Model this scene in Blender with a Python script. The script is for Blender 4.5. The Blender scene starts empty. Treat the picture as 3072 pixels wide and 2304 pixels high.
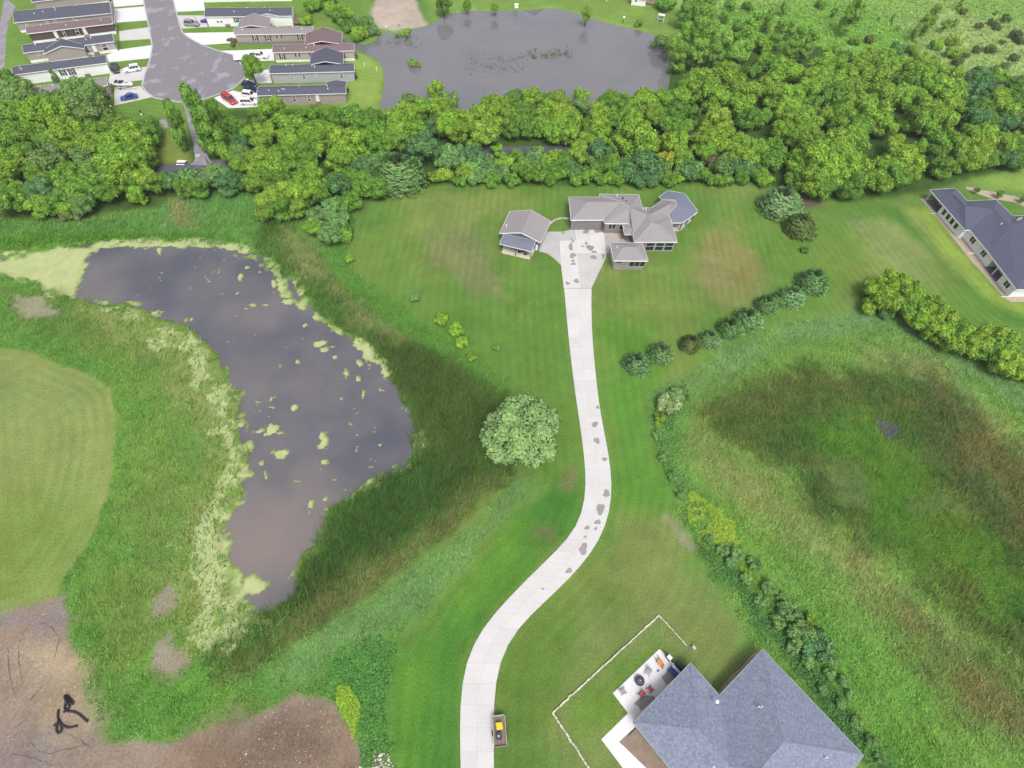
import bpy, bmesh, math, random
import numpy as np
from mathutils import Vector, Matrix
random.seed(7); RNG = np.random.default_rng(7)
SC = bpy.context.scene; COL = SC.collection
# ------------------------------------------------------------------ camera
CAM_H = 95.0; FPX = 1750.0; PITCH = math.radians(55.0); ROLL = math.radians(4.5)
Xc = np.array([1., 0, 0]); Uc = np.array([0, math.sin(PITCH), math.cos(PITCH)]); Fc = np.array([0, math.cos(PITCH), -math.sin(PITCH)])
CI = Xc*math.cos(ROLL)+Uc*math.sin(ROLL); CJ = -Xc*math.sin(ROLL)+Uc*math.cos(ROLL)
cam = bpy.data.cameras.new('camera'); cam.sensor_width = 36; cam.lens = FPX/3072*36; cam.clip_end = 9000; cam.clip_start = 1
co = bpy.data.objects.new('camera', cam); COL.objects.link(co); SC.camera = co
M = Matrix.Identity(4)
for r in range(3):
    M[r][0] = CI[r]; M[r][1] = CJ[r]; M[r][2] = -Fc[r]
M[2][3] = CAM_H
co.matrix_world = M
# ------------------------------------------------------------------ sky, sun, exposure
SUN_EL = math.radians(58); SUN_AZ = math.radians(165)     # azimuth from +y towards +x
w = bpy.data.worlds.new('World'); SC.world = w; w.use_nodes = True
nt = w.node_tree; nt.nodes.clear()
sky = nt.nodes.new('ShaderNodeTexSky'); sky.sky_type = 'NISHITA'; sky.sun_disc = False
sky.sun_elevation = SUN_EL; sky.sun_rotation = SUN_AZ; sky.air_density = 1.0; sky.dust_density = 6.0; sky.ozone_density = 1.0
hs_ = nt.nodes.new('ShaderNodeHueSaturation'); hs_.inputs['Saturation'].default_value = 0.35
bg = nt.nodes.new('ShaderNodeBackground'); bg.inputs['Strength'].default_value = 0.135
wo = nt.nodes.new('ShaderNodeOutputWorld')
nt.links.new(sky.outputs[0], hs_.inputs['Color']); nt.links.new(hs_.outputs[0], bg.inputs[0]); nt.links.new(bg.outputs[0], wo.inputs[0])
sl = bpy.data.lights.new('sun', 'SUN'); sl.energy = 1.25; sl.angle = math.radians(20); sl.color = (1.0, 0.97, 0.92)
so = bpy.data.objects.new('sun', sl); COL.objects.link(so)
sd = Vector((math.sin(SUN_AZ)*math.cos(SUN_EL), math.cos(SUN_AZ)*math.cos(SUN_EL), math.sin(SUN_EL)))
so.rotation_euler = sd.to_track_quat('Z', 'Y').to_euler(); so.location = sd*300
SC.view_settings.view_transform = 'Standard'; SC.view_settings.look = 'None'; SC.view_settings.gamma = 1
SC.view_settings.exposure = 0.5; SC.view_settings.use_curve_mapping = False
SC.cycles.max_bounces = 6; SC.cycles.transparent_max_bounces = 4
# ------------------------------------------------------------------ pixel <-> world
def g(px, py, z=0.0):
    d = Fc+CI*(px-1536)/FPX+CJ*(1152-py)/FPX
    t = (z-CAM_H)/d[2]
    return np.array([d[0]*t, d[1]*t, z])
def depth(p): return float((np.array(p)-np.array([0, 0, CAM_H]))@Fc)
def proj(p):
    v = np.array([p[0], p[1], p[2]-CAM_H]); k = v@Fc
    return 1536+FPX*(v@CI)/k, 1152-FPX*(v@CJ)/k
def Wn(ox, oy, s): return lambda x, y: (ox+x*s, oy+y*s)
zO = Wn(0, 0, 1.38879); zA = Wn(0, 200, .31646); zB = Wn(600, 200, .31646); zC = Wn(1200, 150, .31646); zD = Wn(1800, 150, .31646)
zE = Wn(2372, 150, .31646); zF = Wn(1900, 0, .31646); zG = Wn(2472, 0, .27125); z1 = Wn(0, 0, .27125); z2 = Wn(500, 0, .31646)
h1 = Wn(0, 0, .15823); h2 = Wn(540, 0, .13562); h3 = Wn(780, 60, .18083); h4 = Wn(1480, 560, .17179); h5 = Wn(1820, 560, .15671)
h6 = Wn(2720, 540, .22902); m5 = Wn(1450, 520, .31646); bH = Wn(1600, 1800, .49729); pT = Wn(1700, 1920, .23146); tR = Wn(1380, 2100, .1085)
dT = Wn(0, 1750, .5425); hsz = Wn(100, 2000, .15068); pk = Wn(450, 420, .11302); cz = Wn(300, 170, .09041); z8 = Wn(1700, 0, .15823); rk = Wn(1020, 2150, .1085)
ident = lambda x, y: (x, y)
def G(zf, pts, z=0.0): return [g(*zf(x, y), z) for x, y in pts]
# ------------------------------------------------------------------ colour: photo sRGB -> albedo
KA = 0.66
def lin(c): return tuple(((v/255)/12.92 if v/255 <= .04045 else ((v/255+.055)/1.055)**2.4) for v in c)
def C(r, gg, b, k=KA): return tuple(min(.82, v*k) for v in lin((r, gg, b)))
# ------------------------------------------------------------------ numpy noise
def vnoise(x, y, sc, seed=0):
    x = np.asarray(x, float)/sc+seed*17.31; y = np.asarray(y, float)/sc+seed*9.77
    xi = np.floor(x).astype(np.int64); yi = np.floor(y).astype(np.int64); fx = x-xi; fy = y-yi
    fx = fx*fx*(3-2*fx); fy = fy*fy*(3-2*fy)
    def h(a, b):
        n = (a*374761393+b*668265263+seed*69069) & 0x7fffffff
        n = ((n ^ (n >> 13))*1274126177) & 0x7fffffff
        return ((n ^ (n >> 16)) & 0xffff)/65535.0
    return (h(xi, yi)*(1-fx)+h(xi+1, yi)*fx)*(1-fy)+(h(xi, yi+1)*(1-fx)+h(xi+1, yi+1)*fx)*fy
def fbm(x, y, sc, seed=0, o=4):
    s = 0; a = .5; t = 0
    for k in range(o):
        s = s+a*vnoise(x, y, sc/2**k, seed+k*3); t += a; a *= .55
    return s/t-.5
def sstep(a, b, x):
    t = np.clip((x-a)/(b-a), 0, 1); return t*t*(3-2*t)
# ------------------------------------------------------------------ materials
MATS = {}
def _nodes(name):
    m = bpy.data.materials.new(name); m.use_nodes = True; n = m.node_tree
    return m, n, n.nodes['Principled BSDF']
def mat(name, col, rough=.8, spec=.3, n1=(1.5, .15), n2=(12, .12), bump=0, metal=0, rand=0):
    """plain surface with two octaves of value variation"""
    if name in MATS: return MATS[name]
    m, n, b = _nodes(name)
    b.inputs['Roughness'].default_value = rough; b.inputs['Specular IOR Level'].default_value = spec; b.inputs['Metallic'].default_value = metal
    geo = n.nodes.new('ShaderNodeNewGeometry'); val = None
    for sc, amt in (n1, n2):
        if not amt: continue
        t = n.nodes.new('ShaderNodeTexNoise'); t.inputs['Scale'].default_value = sc; t.inputs['Detail'].default_value = 4
        n.links.new(geo.outputs['Position'], t.inputs['Vector'])
        mr = n.nodes.new('ShaderNodeMapRange'); mr.inputs[1].default_value = .25; mr.inputs[2].default_value = .75
        mr.inputs[3].default_value = 1-amt; mr.inputs[4].default_value = 1+amt
        n.links.new(t.outputs[0], mr.inputs[0])
        if val is None: val = mr.outputs[0]
        else:
            mu = n.nodes.new('ShaderNodeMath'); mu.operation = 'MULTIPLY'; n.links.new(val, mu.inputs[0]); n.links.new(mr.outputs[0], mu.inputs[1]); val = mu.outputs[0]
    if rand:
        oi = n.nodes.new('ShaderNodeObjectInfo'); mr = n.nodes.new('ShaderNodeMapRange'); mr.inputs[3].default_value = 1-rand; mr.inputs[4].default_value = 1+rand
        n.links.new(oi.outputs['Random'], mr.inputs[0])
        if val is None: val = mr.outputs[0]
        else:
            mu = n.nodes.new('ShaderNodeMath'); mu.operation = 'MULTIPLY'; n.links.new(val, mu.inputs[0]); n.links.new(mr.outputs[0], mu.inputs[1]); val = mu.outputs[0]
    if val is None: b.inputs['Base Color'].default_value = (*col, 1)
    else:
        v = n.nodes.new('ShaderNodeVectorMath'); v.operation = 'SCALE'; v.inputs[0].default_value = col
        n.links.new(val, v.inputs['Scale']); n.links.new(v.outputs[0], b.inputs['Base Color'])
    if bump:
        t = n.nodes.new('ShaderNodeTexNoise'); t.inputs['Scale'].default_value = 9; t.inputs['Detail'].default_value = 5
        n.links.new(geo.outputs['Position'], t.inputs['Vector'])
        bu = n.nodes.new('ShaderNodeBump'); bu.inputs['Strength'].default_value = bump; bu.inputs['Distance'].default_value = .1
        n.links.new(t.outputs[0], bu.inputs['Height']); n.links.new(bu.outputs[0], b.inputs['Normal'])
    MATS[name] = m; return m
def shingle(name, col, amt=.16, sc=3.2):
    if name in MATS: return MATS[name]
    m, n, b = _nodes(name); b.inputs['Roughness'].default_value = .9; b.inputs['Specular IOR Level'].default_value = .25
    geo = n.nodes.new('ShaderNodeNewGeometry')
    t = n.nodes.new('ShaderNodeTexNoise'); t.inputs['Scale'].default_value = sc; t.inputs['Detail'].default_value = 6; t.inputs['Roughness'].default_value = .7
    n.links.new(geo.outputs['Position'], t.inputs['Vector'])
    t2 = n.nodes.new('ShaderNodeTexVoronoi'); t2.inputs['Scale'].default_value = 4.2; n.links.new(geo.outputs['Position'], t2.inputs['Vector'])
    mr = n.nodes.new('ShaderNodeMapRange'); mr.inputs[1].default_value = .3; mr.inputs[2].default_value = .7; mr.inputs[3].default_value = 1-amt; mr.inputs[4].default_value = 1+amt
    n.links.new(t.outputs[0], mr.inputs[0])
    sp = n.nodes.new('ShaderNodeSeparateColor'); n.links.new(t2.outputs['Color'], sp.inputs[0])
    mr2 = n.nodes.new('ShaderNodeMapRange'); mr2.inputs[3].default_value = 1-amt*.7; mr2.inputs[4].default_value = 1+amt*.7; n.links.new(sp.outputs[0], mr2.inputs[0])
    mu = n.nodes.new('ShaderNodeMath'); mu.operation = 'MULTIPLY'; n.links.new(mr.outputs[0], mu.inputs[0]); n.links.new(mr2.outputs[0], mu.inputs[1])
    v = n.nodes.new('ShaderNodeVectorMath'); v.operation = 'SCALE'; v.inputs[0].default_value = col
    n.links.new(mu.outputs[0], v.inputs['Scale']); n.links.new(v.outputs[0], b.inputs['Base Color'])
    bu = n.nodes.new('ShaderNodeBump'); bu.inputs['Strength'].default_value = .3; bu.inputs['Distance'].default_value = .05
    n.links.new(t.outputs[0], bu.inputs['Height']); n.links.new(bu.outputs[0], b.inputs['Normal'])
    MATS[name] = m; return m
def attr_mat(name, fine=.25, sc=3.0, sc2=.35, bump=.5, rough=.95, spec=.1, transl=0, objcol=False, ground=False):
    """colour comes from the mesh attribute Col (kinds of plant / soil), broken up by noise"""
    m, n, b = _nodes(name); b.inputs['Roughness'].default_value = rough; b.inputs['Specular IOR Level'].default_value = spec
    at = n.nodes.new('ShaderNodeAttribute'); at.attribute_name = 'Col'; src = at.outputs['Color']
    if objcol:
        oi = n.nodes.new('ShaderNodeObjectInfo'); mx = n.nodes.new('ShaderNodeVectorMath'); mx.operation = 'MULTIPLY'
        n.links.new(src, mx.inputs[0]); n.links.new(oi.outputs['Color'], mx.inputs[1]); src = mx.outputs[0]
    if fine:
        geo = n.nodes.new('ShaderNodeNewGeometry')
        t = n.nodes.new('ShaderNodeTexNoise'); t.inputs['Scale'].default_value = sc; t.inputs['Detail'].default_value = 6; t.inputs['Roughness'].default_value = .65
        n.links.new(geo.outputs['Position'], t.inputs['Vector'])
        mr = n.nodes.new('ShaderNodeMapRange'); mr.inputs[1].default_value = .25; mr.inputs[2].default_value = .75; mr.inputs[3].default_value = 1-fine; mr.inputs[4].default_value = 1+fine
        n.links.new(t.outputs[0], mr.inputs[0])
        v = n.nodes.new('ShaderNodeVectorMath'); v.operation = 'SCALE'; n.links.new(src, v.inputs[0]); n.links.new(mr.outputs[0], v.inputs['Scale']); src = v.outputs[0]
        # hue wander between yellowish and bluish green
        t3 = n.nodes.new('ShaderNodeTexNoise'); t3.inputs['Scale'].default_value = sc2; t3.inputs['Detail'].default_value = 3; n.links.new(geo.outputs['Position'], t3.inputs['Vector'])
        cr = n.nodes.new('ShaderNodeMix'); cr.data_type = 'RGBA'; cr.inputs[6].default_value = (1.13, 1.0, .95, 1); cr.inputs[7].default_value = (.88, 1.0, 1.05, 1)
        n.links.new(t3.outputs[0], cr.inputs[0])
        v2 = n.nodes.new('ShaderNodeVectorMath'); v2.operation = 'MULTIPLY'; n.links.new(src, v2.inputs[0]); n.links.new(cr.outputs[2], v2.inputs[1]); src = v2.outputs[0]
        if ground:
            def att(nm): a_ = n.nodes.new('ShaderNodeAttribute'); a_.attribute_name = nm; return a_
            mw = att('Mow'); sx = n.nodes.new('ShaderNodeSeparateColor'); n.links.new(mw.outputs['Color'], sx.inputs[0])
            m1 = n.nodes.new('ShaderNodeMath'); m1.operation = 'MULTIPLY'; n.links.new(sx.outputs[0], m1.inputs[0]); m1.inputs[1].default_value = 2*math.pi/1.9*100
            m2 = n.nodes.new('ShaderNodeMath'); m2.operation = 'SINE'; n.links.new(m1.outputs[0], m2.inputs[0])
            tn = n.nodes.new('ShaderNodeTexNoise'); tn.inputs['Scale'].default_value = .11; tn.inputs['Detail'].default_value = 4; n.links.new(geo.outputs['Position'], tn.inputs['Vector'])
            m3 = n.nodes.new('ShaderNodeMapRange'); m3.inputs[1].default_value = .35; m3.inputs[2].default_value = .7; m3.inputs[3].default_value = .005; m3.inputs[4].default_value = .09; n.links.new(tn.outputs[0], m3.inputs[0])
            m4 = n.nodes.new('ShaderNodeMath'); m4.operation = 'MULTIPLY'; n.links.new(m2.outputs[0], m4.inputs[0]); n.links.new(m3.outputs[0], m4.inputs[1])
            m5_ = n.nodes.new('ShaderNodeMath'); m5_.operation = 'MULTIPLY_ADD'; n.links.new(m4.outputs[0], m5_.inputs[0]); n.links.new(sx.outputs[1], m5_.inputs[1]); m5_.inputs[2].default_value = 1
            mp = n.nodes.new('ShaderNodeMapping'); mp.inputs['Rotation'].default_value = (0, 0, .5); mp.inputs['Scale'].default_value = (2.2, .12, 1); n.links.new(geo.outputs['Position'], mp.inputs[0])
            ts = n.nodes.new('ShaderNodeTexNoise'); ts.inputs['Scale'].default_value = 1; ts.inputs['Detail'].default_value = 5; ts.inputs['Distortion'].default_value = 2.5; n.links.new(mp.outputs[0], ts.inputs['Vector'])
            m6 = n.nodes.new('ShaderNodeMapRange'); m6.inputs[1].default_value = .38; m6.inputs[2].default_value = .62; m6.inputs[3].default_value = -.09; m6.inputs[4].default_value = .05; n.links.new(ts.outputs[0], m6.inputs[0])
            m7 = n.nodes.new('ShaderNodeMath'); m7.operation = 'MULTIPLY_ADD'; n.links.new(m6.outputs[0], m7.inputs[0]); n.links.new(sx.outputs[2], m7.inputs[1]); n.links.new(m5_.outputs[0], m7.inputs[2])
            v3 = n.nodes.new('ShaderNodeVectorMath'); v3.operation = 'SCALE'; n.links.new(src, v3.inputs[0]); n.links.new(m7.outputs[0], v3.inputs['Scale']); src = v3.outputs[0]
        if bump:
            bu = n.nodes.new('ShaderNodeBump'); bu.inputs['Strength'].default_value = bump; bu.inputs['Distance'].default_value = .15
            n.links.new(t.outputs[0], bu.inputs['Height']); n.links.new(bu.outputs[0], b.inputs['Normal'])
    n.links.new(src, b.inputs['Base Color'])
    if transl:
        tr = n.nodes.new('ShaderNodeBsdfTranslucent'); n.links.new(src, tr.inputs['Color'])
        mx = n.nodes.new('ShaderNodeMixShader'); mx.inputs[0].default_value = transl
        n.links.new(b.outputs[0], mx.inputs[1]); n.links.new(tr.outputs[0], mx.inputs[2])
        n.links.new(mx.outputs[0], n.nodes['Material Output'].inputs['Surface'])
    MATS[name] = m; return m
# ------------------------------------------------------------------ mesh building
class MB:
    def __init__(s): s.v = []; s.f = []; s.mi = []; s.cur = 0
    def _add(s, vs, fs):
        o = len(s.v); s.v += [tuple(map(float, p)) for p in vs]; s.f += [tuple(i+o for i in f) for f in fs]; s.mi += [s.cur]*len(fs); return s
    def poly(s, pts): return s._add(pts, [tuple(range(len(pts)))])
    def box(s, c, d, rz=0, taper=1.0, tapery=None):
        cx, cy, cz_ = c; dx, dy, dz = d[0]/2, d[1]/2, d[2]/2; ca, sa = math.cos(rz), math.sin(rz); vs = []
        ty = taper if tapery is None else tapery
        for z, tx, t2 in ((-dz, 1, 1), (dz, taper, ty)):
            for x, y in ((-dx, -dy), (dx, -dy), (dx, dy), (-dx, dy)):
                x *= tx; y *= t2; vs.append((cx+x*ca-y*sa, cy+x*sa+y*ca, cz_+z))
        return s._add(vs, [(3, 2, 1, 0), (4, 5, 6, 7), (0, 1, 5, 4), (1, 2, 6, 5), (2, 3, 7, 6), (3, 0, 4, 7)])
    def prism(s, pts, z0, z1, bottom=True):
        p = [(a[0], a[1]) for a in pts]
        ar = sum(p[i][0]*p[(i+1) % len(p)][1]-p[(i+1) % len(p)][0]*p[i][1] for i in range(len(p)))
        if ar < 0: p = p[::-1]
        n = len(p); vs = [(x, y, z0) for x, y in p]+[(x, y, z1) for x, y in p]
        fs = [tuple(range(n, 2*n))]+[(i, (i+1) % n, n+(i+1) % n, n+i) for i in range(n)]
        if bottom: fs.append(tuple(range(n-1, -1, -1)))
        return s._add(vs, fs)
    def tube(s, pts, rad, n=8, caps=True):
        pts = [np.array(p, float) for p in pts]
        if not hasattr(rad, '__len__'): rad = [rad]*len(pts)
        vs = []; up = np.array([0, 0, 1.]); last = None
        for i, p in enumerate(pts):
            t = pts[min(i+1, len(pts)-1)]-pts[max(i-1, 0)]; t = t/(np.linalg.norm(t)+1e-9)
            a = np.cross(t, up)
            if np.linalg.norm(a) < .05: a = np.cross(t, [1., 0, 0])
            a /= np.linalg.norm(a)
            if last is not None and a@last < 0: a = -a
            last = a; b = np.cross(t, a)
            for k in range(n):
                th = 2*math.pi*k/n; vs.append(p+(a*math.cos(th)+b*math.sin(th))*rad[i])
        fs = []
        for i in range(len(pts)-1):
            for k in range(n): fs.append((i*n+k, i*n+(k+1) % n, (i+1)*n+(k+1) % n, (i+1)*n+k))
        if caps: fs += [tuple(range(n-1, -1, -1)), tuple((len(pts)-1)*n+k for k in range(n))]
        return s._add(vs, fs)
    def cyl(s, c, r, h, n=12, r2=None, axis='z'):
        c = np.array(c, float); a = {'x': np.array([1., 0, 0]), 'y': np.array([0, 1., 0]), 'z': np.array([0, 0, 1.])}[axis]
        return s.tube([c-a*h/2, c+a*h/2], [r, r if r2 is None else r2], n)
    def loft(s, secs, caps=True):
        n = len(secs[0]); vs = [p for q in secs for p in q]; fs = []
        for i in range(len(secs)-1):
            for k in range(n): fs.append((i*n+k, i*n+(k+1) % n, (i+1)*n+(k+1) % n, (i+1)*n+k))
        if caps: fs += [tuple(range(n-1, -1, -1)), tuple((len(secs)-1)*n+k for k in range(n))]
        return s._add(vs, fs)
    def build(s, name, m, parent=None, smooth=False, bevel=0, world=True):
        off = np.zeros(3)
        if parent is not None and world: off = np.array(wloc(parent))
        me = bpy.data.meshes.new(name)
        v = np.array(s.v)-off
        me.from_pydata([tuple(p) for p in v], [], s.f)
        for x in (m if isinstance(m, (list, tuple)) else [m]): me.materials.append(x)
        if isinstance(m, (list, tuple)): me.polygons.foreach_set('material_index', s.mi)
        if bevel or True:
            bm = bmesh.new(); bm.from_mesh(me)
            bmesh.ops.recalc_face_normals(bm, faces=bm.faces)
            if bevel: bmesh.ops.bevel(bm, geom=[e for e in bm.edges], offset=bevel, segments=2, affect='EDGES', clamp_overlap=True)
            bm.to_mesh(me); bm.free()
        if smooth: me.polygons.foreach_set('use_smooth', [True]*len(me.polygons))
        o = bpy.data.objects.new(name, me); COL.objects.link(o)
        if parent is not None: o.parent = parent
        return o
def wloc(o):
    l = Vector((0, 0, 0))
    while o is not None: l = l+o.location; o = o.parent
    return l
def tag(o, label=None, cat=None, group=None, kind=None):
    if label: o['label'] = label
    if cat: o['category'] = cat
    if group: o['group'] = group
    if kind: o['kind'] = kind
    return o
def thing(name, label, cat, loc=(0, 0, 0), rz=0, group=None, kind=None):
    o = bpy.data.objects.new(name, None); COL.objects.link(o); o.empty_display_size = .5
    o.location = tuple(map(float, loc)); o.rotation_euler = (0, 0, rz); return tag(o, label, cat, group, kind)
def mesh_np(name, V, Fq, mats, cols=None, mow=None, smooth=False):
    """fast mesh from arrays; Fq (m,3) or (m,4); cols per vertex"""
    me = bpy.data.meshes.new(name); V = np.asarray(V, np.float32); Fq = np.asarray(Fq, np.int32); k = Fq.shape[1]
    me.vertices.add(len(V)); me.vertices.foreach_set('co', V.ravel())
    me.loops.add(Fq.size); me.loops.foreach_set('vertex_index', Fq.ravel())
    me.polygons.add(len(Fq)); me.polygons.foreach_set('loop_start', np.arange(0, Fq.size, k, dtype=np.int32))
    me.polygons.foreach_set('loop_total', np.full(len(Fq), k, np.int32))
    if smooth: me.polygons.foreach_set('use_smooth', np.ones(len(Fq), bool))
    me.update(calc_edges=True)
    if cols is not None:
        a = me.color_attributes.new('Col', 'FLOAT_COLOR', 'POINT')
        c4 = np.ones((len(V), 4), np.float32); c4[:, :3] = cols; a.data.foreach_set('color', c4.ravel())
    if mow is not None:
        a = me.color_attributes.new('Mow', 'FLOAT_COLOR', 'POINT'); c4 = np.ones((len(V), 4), np.float32); c4[:, :3] = mow; a.data.foreach_set('color', c4.ravel())
    for x in (mats if isinstance(mats, (list, tuple)) else [mats]): me.materials.append(x)
    return me
def link(name, me, parent=None):
    o = bpy.data.objects.new(name, me); COL.objects.link(o)
    if parent is not None: o.parent = parent
    return o
def sheet(name, pts, z, m, kind='structure', label=None, thick=.12):
    """flat paved or soil surface with a real edge that goes into the ground"""
    mb = MB(); mb.prism(pts, z-thick-.1, z, bottom=False); o = mb.build(name, m); return tag(o, label, None, None, kind)
def inset(poly, d):
    p = [np.array(q[:2], float) for q in poly]; n = len(p)
    ar = sum(p[i][0]*p[(i+1) % n][1]-p[(i+1) % n][0]*p[i][1] for i in range(n)); s = 1 if ar > 0 else -1
    out = []
    for i in range(n):
        a, b, c = p[i-1], p[i], p[(i+1) % n]
        u = (b-a)/np.linalg.norm(b-a); v = (c-b)/np.linalg.norm(c-b)
        n1 = np.array([-u[1], u[0]])*s; n2 = np.array([-v[1], v[0]])*s
        k = (n1+n2); k = k/max(.35, (k@k)/2) if False else k*(1/max(.4, 1+n1@n2))
        out.append(b+k*d)
    return out
# ================================================================== GROUND ZONES
GX0, GX1, GY0, GY1 = -215, 225, -25, 300
gx = np.arange(GX0, GX1+1.); gy = np.arange(GY0, GY1+1.); GXX, GYY = np.meshgrid(gx, gy)
def sdf(poly):
    """signed distance (positive inside) of a world polygon on the 1 m lattice"""
    p = np.array([q[:2] for q in poly]); n = len(p); dm = np.full(GXX.shape, 1e9); ins = np.zeros(GXX.shape, bool)
    for i in range(n):
        a = p[i]; b = p[(i+1) % n]; ab = b-a
        t = np.clip(((GXX-a[0])*ab[0]+(GYY-a[1])*ab[1])/(ab@ab+1e-9), 0, 1)
        dm = np.minimum(dm, (GXX-a[0]-t*ab[0])**2+(GYY-a[1]-t*ab[1])**2)
        if a[1] != b[1]:
            c = ((a[1] > GYY) != (b[1] > GYY)) & (GXX < (b[0]-a[0])*(GYY-a[1])/(b[1]-a[1])+a[0]); ins ^= c
    d = np.sqrt(dm); return np.where(ins, d, -d)
def samp(A, x, y):
    fx = np.clip(x-GX0, 0, A.shape[1]-1.001); fy = np.clip(y-GY0, 0, A.shape[0]-1.001); i = fx.astype(int); j = fy.astype(int); u = fx-i; v = fy-j
    return (A[j, i]*(1-u)+A[j, i+1]*u)*(1-v)+(A[j+1, i]*(1-u)+A[j+1, i+1]*u)*v
Z = []   # (name, sdf, colour, soft, amp, plants/m2, plant height, plant width, style)
def zone(name, pts, col, soft=1.5, amp=1.5, dens=0, h=.6, wd=.12, zf=zO, style='blade', jit=.34, tc=None):
    Z.append(dict(name=name, d=sdf(G(zf, pts)), c=np.array(C(*col, .73))*.93+.07*np.array(C(*col, .73)).mean(), soft=soft, amp=amp, dens=dens, h=h, wd=wd, style=style, jit=jit, tc=None if tc is None else np.array(C(*tc, .8))))
zone('field', [(1380, 20), (1400, -120), (2500, -120), (2400, 330), (2212, 330), (2000, 150), (1800, 130), (1500, 140)], (138, 176, 80), 3, 3, 5, .7, .2)
zone('field_pale', [(1900, 60), (2010, 20), (2300, 60), (2300, 240), (2120, 230), (2000, 130)], (158, 182, 108), 8, 12, 4, .6, .2)
zone('field_lush', [(1560, 30), (1800, 0), (1950, 60), (1990, 120), (1800, 110), (1600, 90)], (118, 172, 56), 6, 8, 4, .6, .2)
zone('shore_rough', [(690, -20), (840, -20), (815, 62), (760, 85), (720, 60)], (150, 160, 100), 2, 2, 6, .5, .15)
zone('shore_green', [(880, -20), (1010, -20), (960, 30), (915, 58), (905, 25)], (92, 140, 60), 2, 2)
zone('far_lawn', [(900, -80), (1460, -80), (1460, 100), (1200, 60), (930, 45)], (122, 155, 66), 2, 1)
zone('home_lawn', [(-80, -60), (900, -60), (840, 230), (640, 235), (380, 255), (160, 235), (-80, 240)], (112, 148, 58), 2, 1)
zone('home_lawn_far', [(765, 100), (800, 110), (830, 150), (815, 230), (740, 235)], (136, 168, 74), 2, 2)
zone('main_dry_a', [(960, 470), (1010, 480), (1060, 560), (1100, 620), (1080, 650), (1000, 600), (950, 540), (900, 480)], (120, 132, 78), 2.5, 9)
zone('main_dry_b', [(1500, 530), (1580, 510), (1640, 560), (1620, 640), (1540, 660), (1470, 600)], (134, 134, 78), 5, 7)
zone('main_dry_c', [(870, 440), (1000, 415), (1120, 430), (1080, 470), (900, 490)], (122, 142, 68), 4, 8)
zone('yard_dry', [(1850, 480), (1960, 470), (2010, 560), (2000, 640), (1900, 600)], (130, 150, 84), 5, 6)
zone('yard_pale', [(1945, 455), (1990, 470), (2050, 560), (2130, 640), (2230, 680), (2230, 655), (2160, 635), (2080, 550), (2010, 455)], (140, 168, 66), 3, 1.5)
zone('yard_edge', [(1905, 450), (1945, 450), (2060, 600), (2160, 690), (2230, 715), (2230, 690), (2140, 660), (2040, 570)], (78, 128, 46), 2, 1)
zone('yard_upper', [(2010, 380), (2300, 340), (2300, 430), (2090, 400)], (130, 166, 70), 4, 3)
zone('lawn_deep_green', [(1290, 700), (1420, 690), (1440, 800), (1400, 860), (1400, 920), (1440, 1020), (1470, 1080), (1440, 1110), (1330, 1130), (1330, 1000)], (90, 140, 48), 4, 4)  # deeper green grass between driveway and meadow
zone('south_lawn', [(1340, 1120), (1440, 1120), (1560, 1250), (1640, 1380), (1720, 1480), (1900, 1720), (1060, 1720), (1110, 1400), (1300, 1240)], (119, 137, 72), 3, 5)
zone('south_lush', [(1080, 1430), (1180, 1330), (1300, 1260), (1330, 1300), (1200, 1430), (1160, 1540), (1230, 1700), (1060, 1700)], (96, 130, 52), 4, 7)
zone('south_lush_b', [(1240, 1560), (1330, 1480), (1400, 1400), (1420, 1420), (1340, 1500), (1270, 1580)], (100, 138, 48), 3, 5)
zone('strip_lawn', [(1240, 1000), (1258, 1060), (1240, 1130), (1090, 1290), (1000, 1420), (985, 1720), (825, 1720), (820, 1560), (860, 1440), (1000, 1280), (1150, 1080)], (76, 130, 46), 2, 2)
zone('strip_bright', [(860, 1440), (1000, 1290), (1130, 1110), (1150, 1130), (1020, 1310), (920, 1450), (900, 1720), (830, 1720)], (92, 142, 44), 3, 4)
zone('left_lawn', [(-90, 740), (60, 757), (140, 790), (200, 810), (240, 840), (252, 900), (248, 980), (235, 1060), (205, 1150), (165, 1220), (128, 1268), (110, 1310), (-90, 1360)], (134, 151, 82), .5, .4)
zone('left_lawn_green', [(-90, 1100), (140, 1060), (200, 1130), (150, 1230), (100, 1290), (-90, 1330)], (122, 148, 66), 6, 6)
zone('belt_floor', [(-90, 170), (60, 190), (230, 250), (330, 270), (400, 330), (440, 240), (520, 235), (760, 240), (1000, 240), (1300, 215), (1450, 160), (1500, 120), (1750, 100), (1900, 120), (2080, 180), (2400, 270), (2400, 350), (2212, 355), (2000, 415), (1850, 435), (1740, 425), (1650, 396), (1200, 398), (950, 396), (870, 425), (760, 440), (640, 480), (560, 480), (400, 440), (200, 470), (-90, 480)], (70, 100, 40), 1.5, 1, 5, .6, .18)
zone('park_lawn', [(345, 268), (392, 245), (408, 330), (420, 352), (338, 358)], (132, 150, 66), 1.5, 1)
zone('north_marsh', [(-90, 480), (100, 478), (300, 458), (420, 420), (560, 418), (600, 470), (650, 520), (600, 570), (500, 530), (300, 525), (150, 530), (-90, 548)], (100, 148, 66), 1.5, 2, 16, .9, .13)
zone('north_marsh_tan', [(350, 425), (400, 415), (425, 480), (400, 505), (370, 490)], (150, 148, 92), 3, 4, 12, .9, .12)
zone('north_marsh_lush', [(-90, 520), (150, 505), (300, 505), (500, 500), (590, 560), (560, 550), (480, 530), (300, 522), (150, 532), (-90, 545)], (86, 136, 36), 2, 3, 16, .9, .14)
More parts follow.
